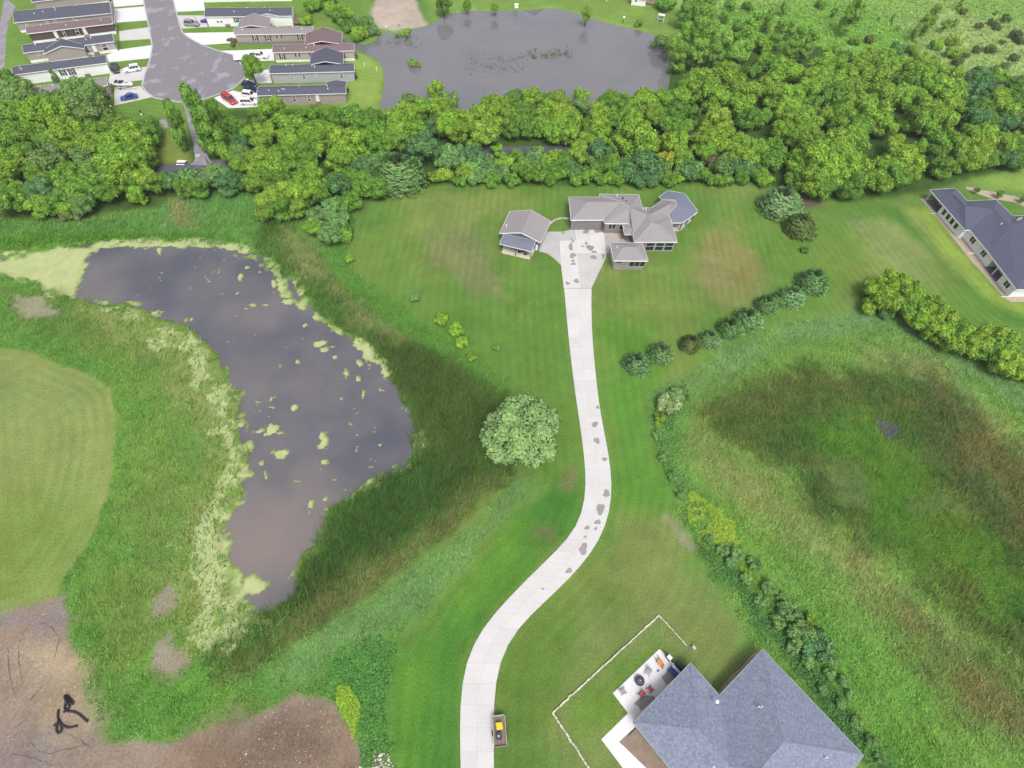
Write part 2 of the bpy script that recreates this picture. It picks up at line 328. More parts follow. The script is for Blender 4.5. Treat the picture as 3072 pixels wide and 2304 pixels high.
zone('marsh', [(-90, 560), (0, 580), (80, 600), (170, 650), (300, 680), (400, 720), (470, 830), (520, 950), (500, 1090), (400, 1200), (400, 1330), (470, 1420), (560, 1400), (700, 1330), (860, 1280), (900, 1300), (850, 1400), (820, 1500), (815, 1590), (795, 1660), (760, 1560), (720, 1525), (640, 1497), (560, 1543), (440, 1573), (370, 1598), (250, 1602), (185, 1550), (170, 1440), (145, 1330), (128, 1268), (165, 1220), (205, 1150), (235, 1060), (248, 980), (252, 900), (240, 840), (200, 810), (140, 790), (60, 757), (-90, 740)], (98, 149, 58), .5, .8, 26, .55, .12, style='mixed')
zone('marsh_olive', [(0, 620), (200, 690), (350, 750), (440, 880), (455, 1050), (390, 1180), (385, 1330), (300, 1440), (220, 1480), (205, 1300), (270, 1150), (310, 1000), (310, 880), (200, 770), (60, 700)], (114, 146, 64), 6, 9, 18, .6, .13)
zone('marsh_dark', [(60, 640), (220, 680), (330, 720), (400, 800), (390, 860), (320, 800), (180, 720), (60, 690)], (90, 128, 54), 4, 6, 14, .7, .13)
zone('shore_mix', [(190, 650), (330, 690), (420, 720), (500, 840), (540, 960), (520, 1080), (500, 1180), (520, 1290), (580, 1370), (470, 1430), (400, 1400), (390, 1240), (420, 1100), (450, 1000), (410, 880), (330, 780), (200, 690)], (140, 154, 88), 3, 5, 6, .9, .16, tc=(98, 134, 52))
zone('mud_a', [(318, 1390), (360, 1368), (388, 1400), (398, 1450), (380, 1492), (336, 1440)], (150, 144, 126), .8, 2.9, 4, .3, .1)
zone('mud_b', [(325, 1280), (370, 1255), (372, 1320), (340, 1330)], (142, 140, 118), .8, 2.9, 5, .3, .1)
zone('mud_c', [(20, 630), (80, 640), (140, 680), (70, 690), (30, 670)], (150, 150, 118), .8, 2.9, 6, .4, .1)
zone('cattail', [(540, 520), (560, 480), (610, 480), (680, 540), (760, 620), (830, 690), (900, 740), (980, 770), (1060, 800), (1100, 850), (1070, 890), (1050, 930), (1055, 980), (1100, 1000), (1110, 1030), (1060, 1070), (960, 1140), (860, 1220), (760, 1290), (660, 1350), (560, 1430), (470, 1460), (430, 1430), (540, 1340), (610, 1290), (690, 1190), (700, 1120), (755, 1072), (830, 1035), (880, 1010), (905, 960), (870, 860), (840, 790), (800, 740), (720, 700), (660, 650), (640, 600), (590, 575)], (84, 122, 48), 1.2, 2.6, 19, 1.25, .13)
zone('cattail_dark', [(800, 700), (900, 750), (1000, 790), (1090, 850), (1040, 930), (1050, 990), (1090, 1010), (1000, 1090), (900, 1140), (790, 1100), (900, 1010), (905, 940), (860, 850)], (74, 100, 42), 3, 4, 17, 1.35, .13)
zone('cattail_deep', [(905, 990), (1000, 1020), (960, 1090), (860, 1170), (760, 1240), (680, 1300), (600, 1350), (560, 1350), (620, 1290), (690, 1190), (705, 1120), (760, 1075), (840, 1040)], (66, 100, 40), 2, 3.5, 20, 1.5, .14)
zone('cattail_pale', [(600, 480), (700, 560), (800, 680), (900, 740), (860, 740), (760, 680), (680, 610), (610, 540)], (128, 140, 78), 3, 3.5, 14, 1.0, .12)
zone('sedge_brown', [(1100, 1012), (1010, 1110), (890, 1210), (770, 1300), (650, 1380), (540, 1450), (500, 1450), (620, 1360), (760, 1250), (900, 1160), (1010, 1080)], (104, 114, 60), 2.5, 3, 16, .9, .13)
zone('blue_grass', [(1150, 1000), (1120, 1050), (1000, 1150), (880, 1250), (760, 1330), (640, 1400), (540, 1470), (620, 1480), (720, 1460), (800, 1400), (900, 1320), (1000, 1220), (1100, 1110), (1160, 1050)], (108, 148, 80), 2, 2, 18, .6, .12)
zone('corner_weeds', [(690, 1430), (820, 1370), (860, 1400), (835, 1500), (828, 1660), (785, 1660), (750, 1560), (720, 1520)], (92, 148, 64), 2, 2, 26, .6, .17, style='leaf')
zone('lawn_weeds', [(680, 480), (760, 440), (775, 470), (745, 555), (800, 615), (900, 690), (985, 745), (1060, 800), (1100, 840), (1080, 850), (980, 780), (860, 722), (760, 645), (700, 560)], (90, 138, 52), 1.5, 1.5, 14, .55, .16, style='mixed')
zone('meadow', [(1405, 870), (1430, 835), (1480, 815), (1540, 770), (1640, 720), (1720, 690), (1860, 682), (1960, 690), (2060, 740), (2160, 810), (2212, 840), (2420, 960), (2420, 1800), (1980, 1800), (1860, 1640), (1780, 1530), (1700, 1420), (1640, 1360), (1580, 1265), (1510, 1180), (1450, 1110), (1470, 1080), (1440, 1010), (1405, 930)], (116, 156, 66), .5, .6, 20, .75, .13, style='mixed')
zone('meadow_green', [(1480, 1130), (1560, 1100), (1700, 1250), (1850, 1350), (2000, 1480), (2100, 1800), (1980, 1800), (1860, 1640), (1780, 1530), (1640, 1360)], (106, 156, 60), 5, 6, 20, .65, .15, style='mixed')
zone('meadow_blue', [(1405, 900), (1430, 840), (1540, 775), (1640, 722), (1720, 694), (1860, 684), (1960, 692), (2060, 742), (2160, 812), (2420, 970), (2420, 1000), (2160, 850), (2050, 785), (1960, 730), (1860, 715), (1740, 725), (1600, 790), (1500, 860), (1440, 930)], (112, 152, 86), 2.5, 3, 20, .6, .12)
zone('meadow_tan', [(1500, 930), (1560, 960), (1640, 1020), (1740, 1100), (1850, 1160), (1960, 1280), (2060, 1380), (2030, 1400), (1900, 1300), (1780, 1220), (1640, 1120), (1540, 1020), (1490, 970)], (134, 150, 82), 5, 6, 20, .75, .12)
zone('meadow_tan_b', [(1850, 740), (2000, 760), (2100, 840), (2212, 960), (2300, 1080), (2250, 1100), (2150, 1000), (2030, 880), (1940, 810), (1840, 780)], (136, 152, 84), 4, 6, 18, .8, .12)
zone('meadow_core', [(1500, 890), (1600, 830), (1750, 790), (1900, 800), (2050, 850), (2212, 990), (2420, 1150), (2420, 1560), (2212, 1450), (2100, 1360), (2000, 1270), (1880, 1180), (1780, 1100), (1680, 1010), (1560, 960)], (86, 108, 46), 4, 6, 20, .85, .12)
zone('meadow_brown', [(2020, 830), (2130, 920), (2240, 1020), (2420, 1150), (2420, 1300), (2212, 1180), (2100, 1060), (2030, 950), (1990, 870)], (98, 108, 56), 5, 6, 20, .9, .12)
zone('meadow_bright', [(1760, 930), (1880, 880), (1960, 960), (2000, 1050), (2100, 1130), (2212, 1230), (2420, 1350), (2420, 1450), (2212, 1370), (2080, 1290), (1950, 1200), (1850, 1110), (1790, 1010)], (82, 126, 36), 5, 7, 20, .6, .12)
zone('meadow_brown_b', [(1960, 1330), (2050, 1400), (2212, 1500), (2420, 1600), (2420, 1740), (2212, 1620), (2080, 1540), (1990, 1440)], (106, 116, 60), 5, 6, 18, .8, .12)
zone('meadow_grey', [(1790, 1010), (1830, 1005), (1860, 1040), (1870, 1080), (1820, 1085)], (98, 122, 64), 3, 3, 16, .5, .1)
zone('meadow_grey_b', [(1960, 1080), (2040, 1085), (2080, 1100), (2040, 1110), (1970, 1100)], (96, 122, 62), 2, 3, 16, .5, .1)
zone('meadow_fresh', [(1418, 880), (1450, 850), (1490, 850), (1490, 900), (1470, 960), (1490, 1040), (1530, 1100), (1500, 1150), (1470, 1080), (1445, 1010), (1412, 930)], (104, 152, 70), 2, 2, 26, .6, .16, style='leaf')
zone('meadow_margin', [(1500, 1180), (1560, 1200), (1640, 1300), (1740, 1420), (1860, 1560), (1980, 1700), (1900, 1720), (1780, 1540), (1700, 1430), (1640, 1365), (1580, 1270)], (84, 132, 66), 1.5, 2, 26, .7, .17, style='leaf')
zone('dirt', [(-90, 1352), (0, 1342), (60, 1312), (128, 1294), (148, 1330), (150, 1380), (166, 1430), (176, 1490), (186, 1545), (210, 1592), (250, 1606), (330, 1597), (370, 1602), (440, 1577), (490, 1562), (560, 1547), (600, 1522), (640, 1500), (690, 1512), (722, 1530), (758, 1575), (792, 1650), (800, 1780), (-90, 1780)], (150, 132, 116), .25, 1.0)
zone('dirt_brown', [(560, 1560), (680, 1520), (740, 1590), (780, 1680), (500, 1700), (380, 1660), (420, 1610)], (126, 108, 92), 4, 6)
zone('dirt_tan', [(95, 1370), (150, 1390), (170, 1450), (190, 1560), (160, 1590), (120, 1560), (110, 1450), (60, 1400)], (172, 154, 126), 3, 4)
zone('dirt_wet', [(-90, 1335), (40, 1318), (130, 1298), (146, 1345), (110, 1365), (60, 1340), (-90, 1385)], (138, 130, 130), 1.5, 2)
zone('dirt_wet_b', [(0, 1600), (60, 1580), (150, 1620), (60, 1680), (-90, 1690)], (132, 120, 120), 5, 6)
zone('bank_dirt', [(820, -30), (892, -30), (905, 25), (922, 52), (890, 61), (845, 65), (815, 60), (802, 30)], (186, 172, 158), 1, 1)
zone('bare_mud', [(1712, 424), (1760, 428), (1775, 447), (1718, 450)], (112, 98, 80), 1.5, 1)
zone('lawn_scar', [(1428, 1115), (1445, 1110), (1475, 1150), (1500, 1185), (1490, 1190), (1460, 1155)], (146, 142, 112), 1, 1)
zone('lawn_scar_b', [(1215, 1020), (1235, 1020), (1232, 1048), (1215, 1050)], (128, 118, 82), 2, 2)
zone('lawn_scar_c', [(1160, 1140), (1190, 1140), (1190, 1160), (1160, 1165)], (120, 116, 76), 2, 2)
# ponds
P1 = G(zO, [(-120, 545), (0, 548), (160, 528), (300, 523), (420, 521), (500, 531), (560, 551), (590, 577), (640, 602), (660, 652), (720, 702), (800, 742), (840, 792), (870, 852), (900, 930), (905, 975), (880, 1013), (830, 1038), (760, 1074), (708, 1120), (690, 1182), (648, 1240), (620, 1292), (575, 1332), (535, 1335), (500, 1300), (488, 1210), (470, 1130), (508, 1050), (525, 960), (505, 880), (485, 800), (440, 742), (400, 702), (350, 682), (260, 652), (170, 655), (60, 610), (-120, 580)])
P2 = [g(*q) for q in [(968, 70), (985, 75), (1010, 95), (1045, 118), (1090, 130), (1125, 118), (1145, 95), (1180, 93), (1220, 87), (1295, 68), (1320, 50), (1355, 34), (1420, 27), (1480, 29), (1560, 28), (1656, 20), (1742, 38), (1780, 52), (1815, 63), (1950, 95), (1985, 113), (2020, 150), (2010, 195), (2010, 240), (2000, 290), (1900, 322), (1700, 342), (1500, 352), (1400, 347), (1300, 337), (1150, 327), (1138, 316), (1150, 253), (1152, 212), (1136, 180), (1114, 168), (1066, 148), (1040, 128), (1005, 105)]]
P3 = G(zO, [(1882, 898), (1915, 902), (1964, 916), (1956, 940), (1928, 957), (1900, 936)])
P4 = G(zO, [(146, 1382), (158, 1384), (163, 1410), (172, 1440), (176, 1475), (168, 1478), (155, 1430)])
D1 = sdf(P1); D2 = sdf(P2); D3 = sdf(P3); D4 = sdf(P4)
BASE = np.array(C(98, 136, 58, .71)); DRY = np.array(C(126, 142, 74, .71))
def weights(z, x, y, k):
    d = samp(z['d'], x, y)+z['amp']*1.7*fbm(x, y, 3.5 if z['amp'] < 3 else 7, 40+k)+min(3, z['amp'])*1.1*fbm(x, y, 1.5, 41+k, 3)
    return sstep(-z['soft'], z['soft'], d)
def zonecol(x, y):
    t = sstep(-.12, .22, fbm(x, y, 26, 3))*.55+sstep(-.1, .3, fbm(x, y, 6, 9))*.3
    c = BASE*(1-t[..., None])+DRY*t[..., None]
    zi = np.full(np.shape(x), -1); wl = 1.0
    for k, z in enumerate(Z):
        if samp(z['d'], x, y).max() < -16: continue
        wgt = weights(z, x, y, k); c = c*(1-wgt[..., None])+z['c']*wgt[..., None]
        zi = np.where(wgt > .5, k, zi)
    # mottling inside every kind of ground: patches of taller, drier or fresher growth
    v = 1+.34*fbm(x, y, 5, 71)+.30*fbm(x, y, 1.6, 72)
    hue = fbm(x, y, 9, 75)
    c = c*v[..., None]*np.stack([1+.20*hue, 1+.05*hue, 1-.12*hue], -1)
    return c, zi
def height(x, y):
    z = np.zeros(np.shape(x))
    for D, dp in ((D1, .9), (D2, .9), (D3, .35), (D4, .3)):
        d = samp(D, x, y)+(4.2*fbm(x, y, 7, 5)+2.8*fbm(x, y, 2.4, 6) if D is D1 else .9*fbm(x, y, 4, 5)); z = z-dp*sstep(-1.2, 1.6, d)
    dd = samp(Z[DIRT]['d'], x, y)
    z = z+sstep(1, 9, dd)*(.5+.8*fbm(x, y, 9, 21))*.55*sstep(0, -6, -dd)
    rough = np.zeros(np.shape(x))
    return z+.05*fbm(x, y, 6, 33)
DIRT = [i for i, z in enumerate(Z) if z['name'] == 'dirt'][0]
DRVP = G(zO, [(1218, 340), (1218, 620), (1229, 740), (1250, 900), (1266, 1050), (1228, 1165), (1050, 1345), (1005, 1430), (995, 1659), (999, 1790), (1068, 1790), (1067, 1659), (1075, 1440), (1115, 1360), (1292, 1175), (1323, 1050), (1298, 900), (1280, 740), (1278, 620), (1278, 340)])
YARD = G(zO, [(1995, 430), (2060, 410), (2230, 640), (2230, 660), (2190, 650)])
def build_ground():
    s = .62
    xs = np.concatenate([[-6000, -2500, -1000, -500, -300, -235], np.arange(-205, 216, s), [245, 310, 500, 1000, 2500, 6000]])
    ys = np.concatenate([[-6000, -2500, -1000, -300, -100, -45], np.arange(-22, 131, s), np.arange(131.8, 292, .95), [300, 330, 420, 600, 1000, 2500, 6000]])
    X, Y = np.meshgrid(xs, ys); sh = X.shape
    cc, zi = zonecol(X, Y); H = height(X, Y)
    names_ = np.array([z['name'] for z in Z]+['']); zn = names_[zi]
    lawn = np.isin(zn, [k for k in names_ if 'lawn' in k or 'yard' in k or 'main' in k or 'south' in k or 'strip' in k])|(zi == -1)
    lawn &= ~np.isin(zn, ['lawn_weeds', 'lawn_scar', 'lawn_scar_b', 'lawn_scar_c'])
    co_ = -samp(sdf(DRVP), X, Y); lf = np.char.startswith(zn, 'left'); co_ = np.where(X < -45, samp(Z[[z['name'] for z in Z].index('left_lawn')]['d'], X, Y), co_); yd = samp(sdf(YARD), X, Y); co_ = np.where(X > 62, yd, co_)
    mow = np.stack([co_/100, lawn*1.0, np.char.startswith(zn, 'dirt')*1.0], -1)
    far = (X < -206) | (X > 217) | (Y < -23) | (Y > 293)
    H[far] = -.02
    V = np.stack([X, Y, H], -1).reshape(-1, 3); n, m = sh
    idx = np.arange(n*m).reshape(n, m)
    F = np.stack([idx[:-1, :-1], idx[:-1, 1:], idx[1:, 1:], idx[1:, :-1]], -1).reshape(-1, 4)
    me = mesh_np('ground', V, F, attr_mat('ground_soil', fine=.34, sc=2.8, sc2=.3, bump=.6, ground=True), cols=cc.reshape(-1, 3), mow=mow.reshape(-1, 3), smooth=True)
    tag(link('ground', me), 'grass, marsh and bare soil covering the whole site', None, None, 'structure')
build_ground()
def water(name, poly, z, col, ior, rough, label, spec=.5, silt=None):
    m, n, b = _nodes(name); b.inputs['Base Color'].default_value = (*col, 1); b.inputs['Roughness'].default_value = rough; b.inputs['IOR'].default_value = ior
    b.inputs['Specular IOR Level'].default_value = spec
    geo = n.nodes.new('ShaderNodeNewGeometry'); t = n.nodes.new('ShaderNodeTexNoise'); t.inputs['Scale'].default_value = .07; t.inputs['Detail'].default_value = 5; n.links.new(geo.outputs['Position'], t.inputs['Vector'])
    mx = n.nodes.new('ShaderNodeMix'); mx.data_type = 'RGBA'; q_ = 1 if silt else .25; mx.inputs[6].default_value = (col[0]*(1+.3*q_), col[1]*(1+.22*q_), col[2]*(1+.12*q_), 1); mx.inputs[7].default_value = (col[0]*(1-.25*q_), col[1]*(1-.22*q_), col[2]*(1-.12*q_), 1)
    mr = n.nodes.new('ShaderNodeMapRange'); mr.inputs[1].default_value = .35; mr.inputs[2].default_value = .65; n.links.new(t.outputs[0], mr.inputs[0]); n.links.new(mr.outputs[0], mx.inputs[0]); src = mx.outputs[2]
    if silt:      # shallow water over brown silt
        c, r, sc_ = silt; vd = n.nodes.new('ShaderNodeVectorMath'); vd.operation = 'DISTANCE'; n.links.new(geo.outputs['Position'], vd.inputs[0]); vd.inputs[1].default_value = (c[0], c[1], z)
        ad = n.nodes.new('ShaderNodeMath'); ad.operation = 'MULTIPLY_ADD'; n.links.new(t.outputs[0], ad.inputs[0]); ad.inputs[1].default_value = r*1.1; n.links.new(vd.outputs['Value'], ad.inputs[2])
        ms = n.nodes.new('ShaderNodeMapRange'); ms.interpolation_type = 'SMOOTHSTEP'; ms.inputs[1].default_value = r*.55; ms.inputs[2].default_value = r*1.75; ms.inputs[3].default_value = 1; ms.inputs[4].default_value = 0; n.links.new(ad.outputs[0], ms.inputs[0])
        m3 = n.nodes.new('ShaderNodeMix'); m3.data_type = 'RGBA'; m3.inputs[7].default_value = (*sc_, 1); n.links.new(ms.outputs[0], m3.inputs[0]); n.links.new(src, m3.inputs[6]); src = m3.outputs[2]
    n.links.new(src, b.inputs['Base Color'])
    t2 = n.nodes.new('ShaderNodeTexNoise'); t2.inputs['Scale'].default_value = 1.2; t2.inputs['Detail'].default_value = 3; n.links.new(geo.outputs['Position'], t2.inputs['Vector'])
    bu = n.nodes.new('ShaderNodeBump'); bu.inputs['Strength'].default_value = .06; bu.inputs['Distance'].default_value = .05; n.links.new(t2.outputs[0], bu.inputs['Height']); n.links.new(bu.outputs[0], b.inputs['Normal'])
    # outline a little outside the shore so that the ground cuts the waterline
    pts = inset(poly, -5); mb = MB(); mb.poly([(p[0], p[1], z) for p in pts]); return tag(mb.build(name, m), label, None, None, 'structure')
WZ = -.42
water('near_pond', P1, WZ, (.104, .103, .118), 1.42, .06, 'dark murky pond with duckweed along its shores', silt=(g(*zO(570, 1185)), 16, (.185, .155, .145)))
water('far_pond', P2, WZ, (.15, .147, .16), 1.85, .03, 'grey far pond reflecting the pale sky')
water('meadow_pool', P3, -.22, (.06, .06, .08), 1.45, .1, 'small open pool in the middle of the meadow')
water('dirt_puddle', P4, -.12, (.16, .16, .18), 1.45, .1, 'thin grey puddle beside the bare dirt')
# ------------------------------------------------------------------ tall grass, reeds, weeds (countless: stuff)
def tufts(name, names, label, mult=1.0, seed=1):
    zs = [k for k, z in enumerate(Z) if z['name'] in names]; V = []; CO = []
    rg = np.random.default_rng(seed)
    for k in zs:
        z = Z[k]
        if not z['dens']: continue
        jj, ii = np.where(z['d'] > -3)
        x0, x1, y0, y1 = gx[ii.min()], gx[ii.max()], gy[jj.min()], gy[jj.max()]
        n = int((x1-x0)*(y1-y0)*z['dens']*mult)
        x = rg.uniform(x0, x1, n); y = rg.uniform(y0, y1, n)
        ok = (samp(z['d'], x, y) > -3); x = x[ok]; y = y[ok]
        # only where the camera (or one a step aside) could see it
        px, py = projv(x, y); ok = (px > -260) & (px < 3330) & (py > -160) & (py < 2560); x = x[ok]; y = y[ok]
        c, zi = zonecol(x, y); h = height(x, y)
        if z['tc'] is not None: c = np.broadcast_to(z['tc'], c.shape)*(1+.5*fbm(x, y, 2, 91))[:, None]
        clump = fbm(x, y, 1.3, 90)
        keep = (zi == k) & (h > -.62) & (rg.random(len(x)) < .55+1.1*clump) & ~INROAD(x, y)
        x, y, c, h, clump = x[keep], y[keep], c[keep], h[keep], clump[keep]; n = len(x)
        if n == 0: continue
        hh = z['h']*rg.uniform(.5, 1.25, n)*(1+.9*clump); ww = .82*z['wd']*rg.uniform(.7, 1.6, n)
        th = rg.uniform(0, 2*np.pi, n); wind = .35*np.stack([np.cos(1.1+2*fbm(x, y, 20, 8)), np.sin(1.1+2*fbm(x, y, 20, 8))], -1)
        lean = rg.uniform(.45, 1.25, n)[:, None]*hh[:, None]*(np.stack([np.cos(th), np.sin(th)], -1)+wind*1.6)
        leaf = z['style'] == 'leaf' or z['style'] == 'mixed'
        isleaf = rg.random(n) < (1.0 if z['style'] == 'leaf' else .4 if leaf else 0)
        p = np.stack([x, y, h-.03], -1); ph = th+np.pi/2+rg.uniform(-.6, .6, n)
        side = np.stack([np.cos(ph), np.sin(ph), np.zeros(n)], -1)*ww[:, None]*.5
        a = p-side; b = p+side; t = p+np.concatenate([lean, (hh*.75)[:, None]], 1)
        if z['name'].startswith('meadow_core') or z['name'].startswith('meadow_br'): c = c*(1+np.clip(2.2*fbm(x, y, 4, 93, 4), -.4, .5)[:, None]*np.array([.9, .25, .5]))
        # leaves: small tilted triangles floating on stems just above the soil
        q = p+np.stack([rg.normal(0, .1, n), rg.normal(0, .1, n), hh*rg.uniform(.3, 1, n)], -1)
        s3 = np.maximum(.1, ww*.95)[:, None]; u = rg.normal(0, 1, (n, 3)); u[:, 2] *= .5; u /= np.linalg.norm(u, axis=1)[:, None]
        v = rg.normal(0, 1, (n, 3)); v[:, 2] *= .5; v /= np.linalg.norm(v, axis=1)[:, None]
        L = isleaf[:, None]
        a = np.where(L, q-u*s3*.8, a); b = np.where(L, q+u*s3*.8, b); t = np.where(L, q+v*s3*1.7, t)
        V.append(np.stack([a, b, t], 1).reshape(-1, 3))
        cc = c*np.clip(rg.normal(1.5, z['jit']*1.2, n), .6, 2.6)[:, None]*np.stack([rg.uniform(.85, 1.18, n), np.ones(n), rg.uniform(.8, 1.2, n)], -1)
        CO.append(np.repeat(cc, 3, 0))
    V = np.concatenate(V); CO = np.concatenate(CO); F = np.arange(len(V)).reshape(-1, 3)
    o = link(name, mesh_np(name, V, F, MATS['blade'], cols=CO)); tag(o, label, None, None, 'stuff'); print(name, len(F)); return o
def projv(x, y, z=0.):
    v0 = x; v1 = y; v2 = z-CAM_H; k = v1*Fc[1]+v2*Fc[2]
    return 1536+FPX*(v0*CI[0]+v1*CI[1]+v2*CI[2])/k, 1152-FPX*(v0*CJ[0]+v1*CJ[1]+v2*CJ[2])/k
attr_mat('blade', fine=0, transl=.25, rough=.7, spec=.15)
# ================================================================== DUCKWEED
def duckweed():
    polys = [([(-140, 530), (-60, 540), (0, 546), (160, 526), (215, 533), (185, 550), (172, 580), (165, 612), (172, 642), (195, 660), (150, 655), (100, 632), (60, 615), (-140, 590)], .9, 2.4),
             ([(100, 520), (240, 515), (420, 512), (520, 525), (590, 560), (600, 590), (560, 560), (500, 536), (420, 524), (300, 528), (200, 536)], .7, 1.6),
             ([(190, 660), (260, 660), (340, 690), (400, 710), (440, 750), (480, 820), (470, 850), (420, 830), (380, 780), (330, 740), (250, 690)], .62, 2.8),
             ([(380, 790), (440, 820), (490, 850), (510, 900), (525, 960), (512, 1050), (485, 1100), (470, 1135), (500, 1165), (488, 1210), (500, 1270), (540, 1330), (575, 1345), (560, 1375), (480, 1412), (425, 1420), (402, 1380), (412, 1300), (402, 1240), (396, 1170), (420, 1110), (450, 1060), (470, 1000), (450, 930), (410, 860)], .8, 3.0),
             ([(556, 560), (600, 572), (640, 640), (700, 692), (760, 722), (805, 752), (820, 800), (800, 800), (770, 770), (715, 722), (655, 690), (610, 640), (570, 590)], .62, 2.2),
             ([(800, 760), (840, 800), (870, 850), (860, 860), (815, 820), (795, 780)], .3, 2),
             ([(525, 1255), (560, 1240), (605, 1232), (600, 1262), (560, 1285), (530, 1280)], .6, 1.2),
             ([(880, 930), (925, 930), (925, 975), (900, 985)], .3, 1.6),
             ([(500, 1130), (515, 1180), (500, 1190), (485, 1150)], .5, 1.5)]
    isl = [(585, 927, 14, 9, .2), (602, 934, 9, 4, 0), (573, 937, 10, 4, .3), (695, 945, 7, 18, .6), (690, 962, 10, 6, .5), (600, 982, 18, 7, -.3), (585, 975, 8, 6, 0), (612, 978, 8, 5, 0), (571, 1030, 5, 13, .5), (699, 996, 8, 6, -.4), (745, 806, 9, 11, .3), (782, 850, 4, 10, .2), (660, 560, 0, 0, 0), (516, 598, 4, 8, .3), (533, 575, 6, 4, 0), (342, 540, 5, 9, .4), (540, 657, 9, 4, 0), (572, 657, 8, 4, .2), (510, 632, 5, 3, 0), (690, 740, 12, 5, .6), (700, 752, 10, 5, .3), (715, 748, 8, 4, 0), (630, 880, 8, 6, .2), (587, 880, 8, 3, -.2), (555, 868, 7, 3, 0), (668, 1090, 6, 10, .3), (665, 1105, 4, 8, 0), (700, 1077, 5, 4, 0), (755, 915, 5, 4, 0), (702, 1100, 3, 6, .2), (602, 790, 4, 4, 0), (410, 690, 6, 10, .4), (528, 665, 5, 3, 0), (775, 785, 5, 8, .4), (660, 600, 6, 4, .4), (590, 610, 6, 10, .3), (770, 820, 5, 8, .2), (640, 780, 6, 5, .2), (720, 770, 7, 4, .2), (560, 1000, 5, 4, 0), (735, 860, 4, 4, 0), (820, 960, 4, 4, 0), (640, 1040, 5, 3, 0), (720, 1035, 4, 3, 0), (585, 860, 7, 5, 0), (560, 930, 10, 4, .5), (520, 540, 6, 4, 0), (560, 585, 8, 6, .6), (620, 650, 10, 7, .5), (655, 700, 8, 6, .2)]
    s = .3; V = []; F = []; CO = []; rg = np.random.default_rng(5)
    xs = np.arange(-140, 5, s); ys = np.arange(5, 130, s); X, Y = np.meshgrid(xs, ys)
    Mx = np.zeros(X.shape)
    for p, dens, soft in polys:
        d = samp(sdf(G(zO, p)), X, Y)
        f = sstep(-soft*1.3, soft*1.5, d+soft*3.2*fbm(X, Y, 6, 61))*(dens+.32)+1.15*fbm(X, Y, 3.2, 62, 6)*sstep(-soft*1.6, 0, d); Mx = np.maximum(Mx, f)
    shore = sstep(-3, 6, samp(sdf(G(zO, [(150, 630), (330, 660), (440, 700), (520, 830), (560, 960), (540, 1080), (520, 1180), (560, 1290), (600, 1350), (470, 1440), (380, 1400), (370, 1240), (400, 1100), (430, 1000), (380, 880), (300, 780), (150, 700)])), X, Y))
    dd = samp(D1, X, Y)+3.0*fbm(X, Y, 7, 67); band = sstep(-5.5, -1, dd)*sstep(3.2, .2, dd)*shore
    Mx = np.maximum(Mx, band*(.72+1.4*fbm(X, Y, 3.0, 68, 6)))
    sh2 = sstep(-4, 1, samp(D1, X, Y))*sstep(4.5, .5, samp(D1, X, Y)+2*fbm(X, Y, 5, 69)); Mx = np.maximum(Mx, sh2*(.40+1.8*fbm(X, Y, 2.4, 70, 6)))
    Mx = Mx+.25*fbm(X, Y, .9, 73, 3)
    for ex, ey, rx, ry, rot in isl:
        if not rx: continue
        c = g(*zO(ex, ey)); mpx = depth(c)/FPX*1.38879; ux = X-c[0]; uy = Y-c[1]; ca, sa = math.cos(rot), math.sin(rot)
        a = (ux*ca+uy*sa)/(rx*mpx); b = (-ux*sa+uy*ca)/(ry*mpx*1.15)
        Mx = np.maximum(Mx, .55+.6*(1-np.sqrt(a*a+b*b))+1.5*fbm(X, Y, 1.8, 63, 5))*(np.sqrt(a*a+b*b) < 1.6)+Mx*(np.sqrt(a*a+b*b) >= 1.6)
    specks = (fbm(X, Y, .8, 85, 2) > .33)*sstep(-.15, .2, fbm(X, Y, 7, 86))*(samp(D1, X, Y) > 1); Mx = np.maximum(Mx, specks*.7)
    sel = Mx > .55
    JX = X+rg.uniform(-.12, .12, X.shape); JY = Y+rg.uniform(-.12, .12, X.shape)
    hz = np.maximum(height(JX, JY)+.03, WZ+.02)
    idx = np.arange(X.size).reshape(X.shape); c = sel[:-1, :-1]
    q = np.stack([idx[:-1, :-1], idx[:-1, 1:], idx[1:, 1:], idx[1:, :-1]], -1)[c]
    base = np.array(C(190, 198, 146, .70)); t = np.clip(.5+1.6*fbm(X, Y, 2.2, 64), 0, 1)[..., None]
    col = base*(1-.30*t)+np.array(C(150, 176, 92, .72))*.30*t
    col = col*(1+.3*fbm(X, Y, .9, 66, 3))[..., None]
    # sedge and algae staining through the mat, thin mat at its rim
    gcol = np.array(C(112, 142, 62, .72)); pt = sstep(.02, .22, fbm(X, Y, 2.0, 81, 5))*sstep(1.5, -2, samp(D1, X, Y)-2)*.62+sstep(.75, .55, Mx)*.75
    pt = np.clip(pt, 0, .92)[..., None]; col = col*(1-pt)+gcol*pt
    V = np.stack([JX, JY, hz], -1).reshape(-1, 3)
    used = np.unique(q); mp = np.zeros(X.size, int); mp[used] = np.arange(len(used))
    me = mesh_np('duckweed', V[used], mp[q], attr_mat('duckweed_mat', fine=.22, sc=5, sc2=.6, bump=.4), cols=col.reshape(-1, 3)[used])
    tag(link('duckweed', me), 'pale yellow-green duckweed mats on the near pond', None, None, 'stuff')
duckweed()
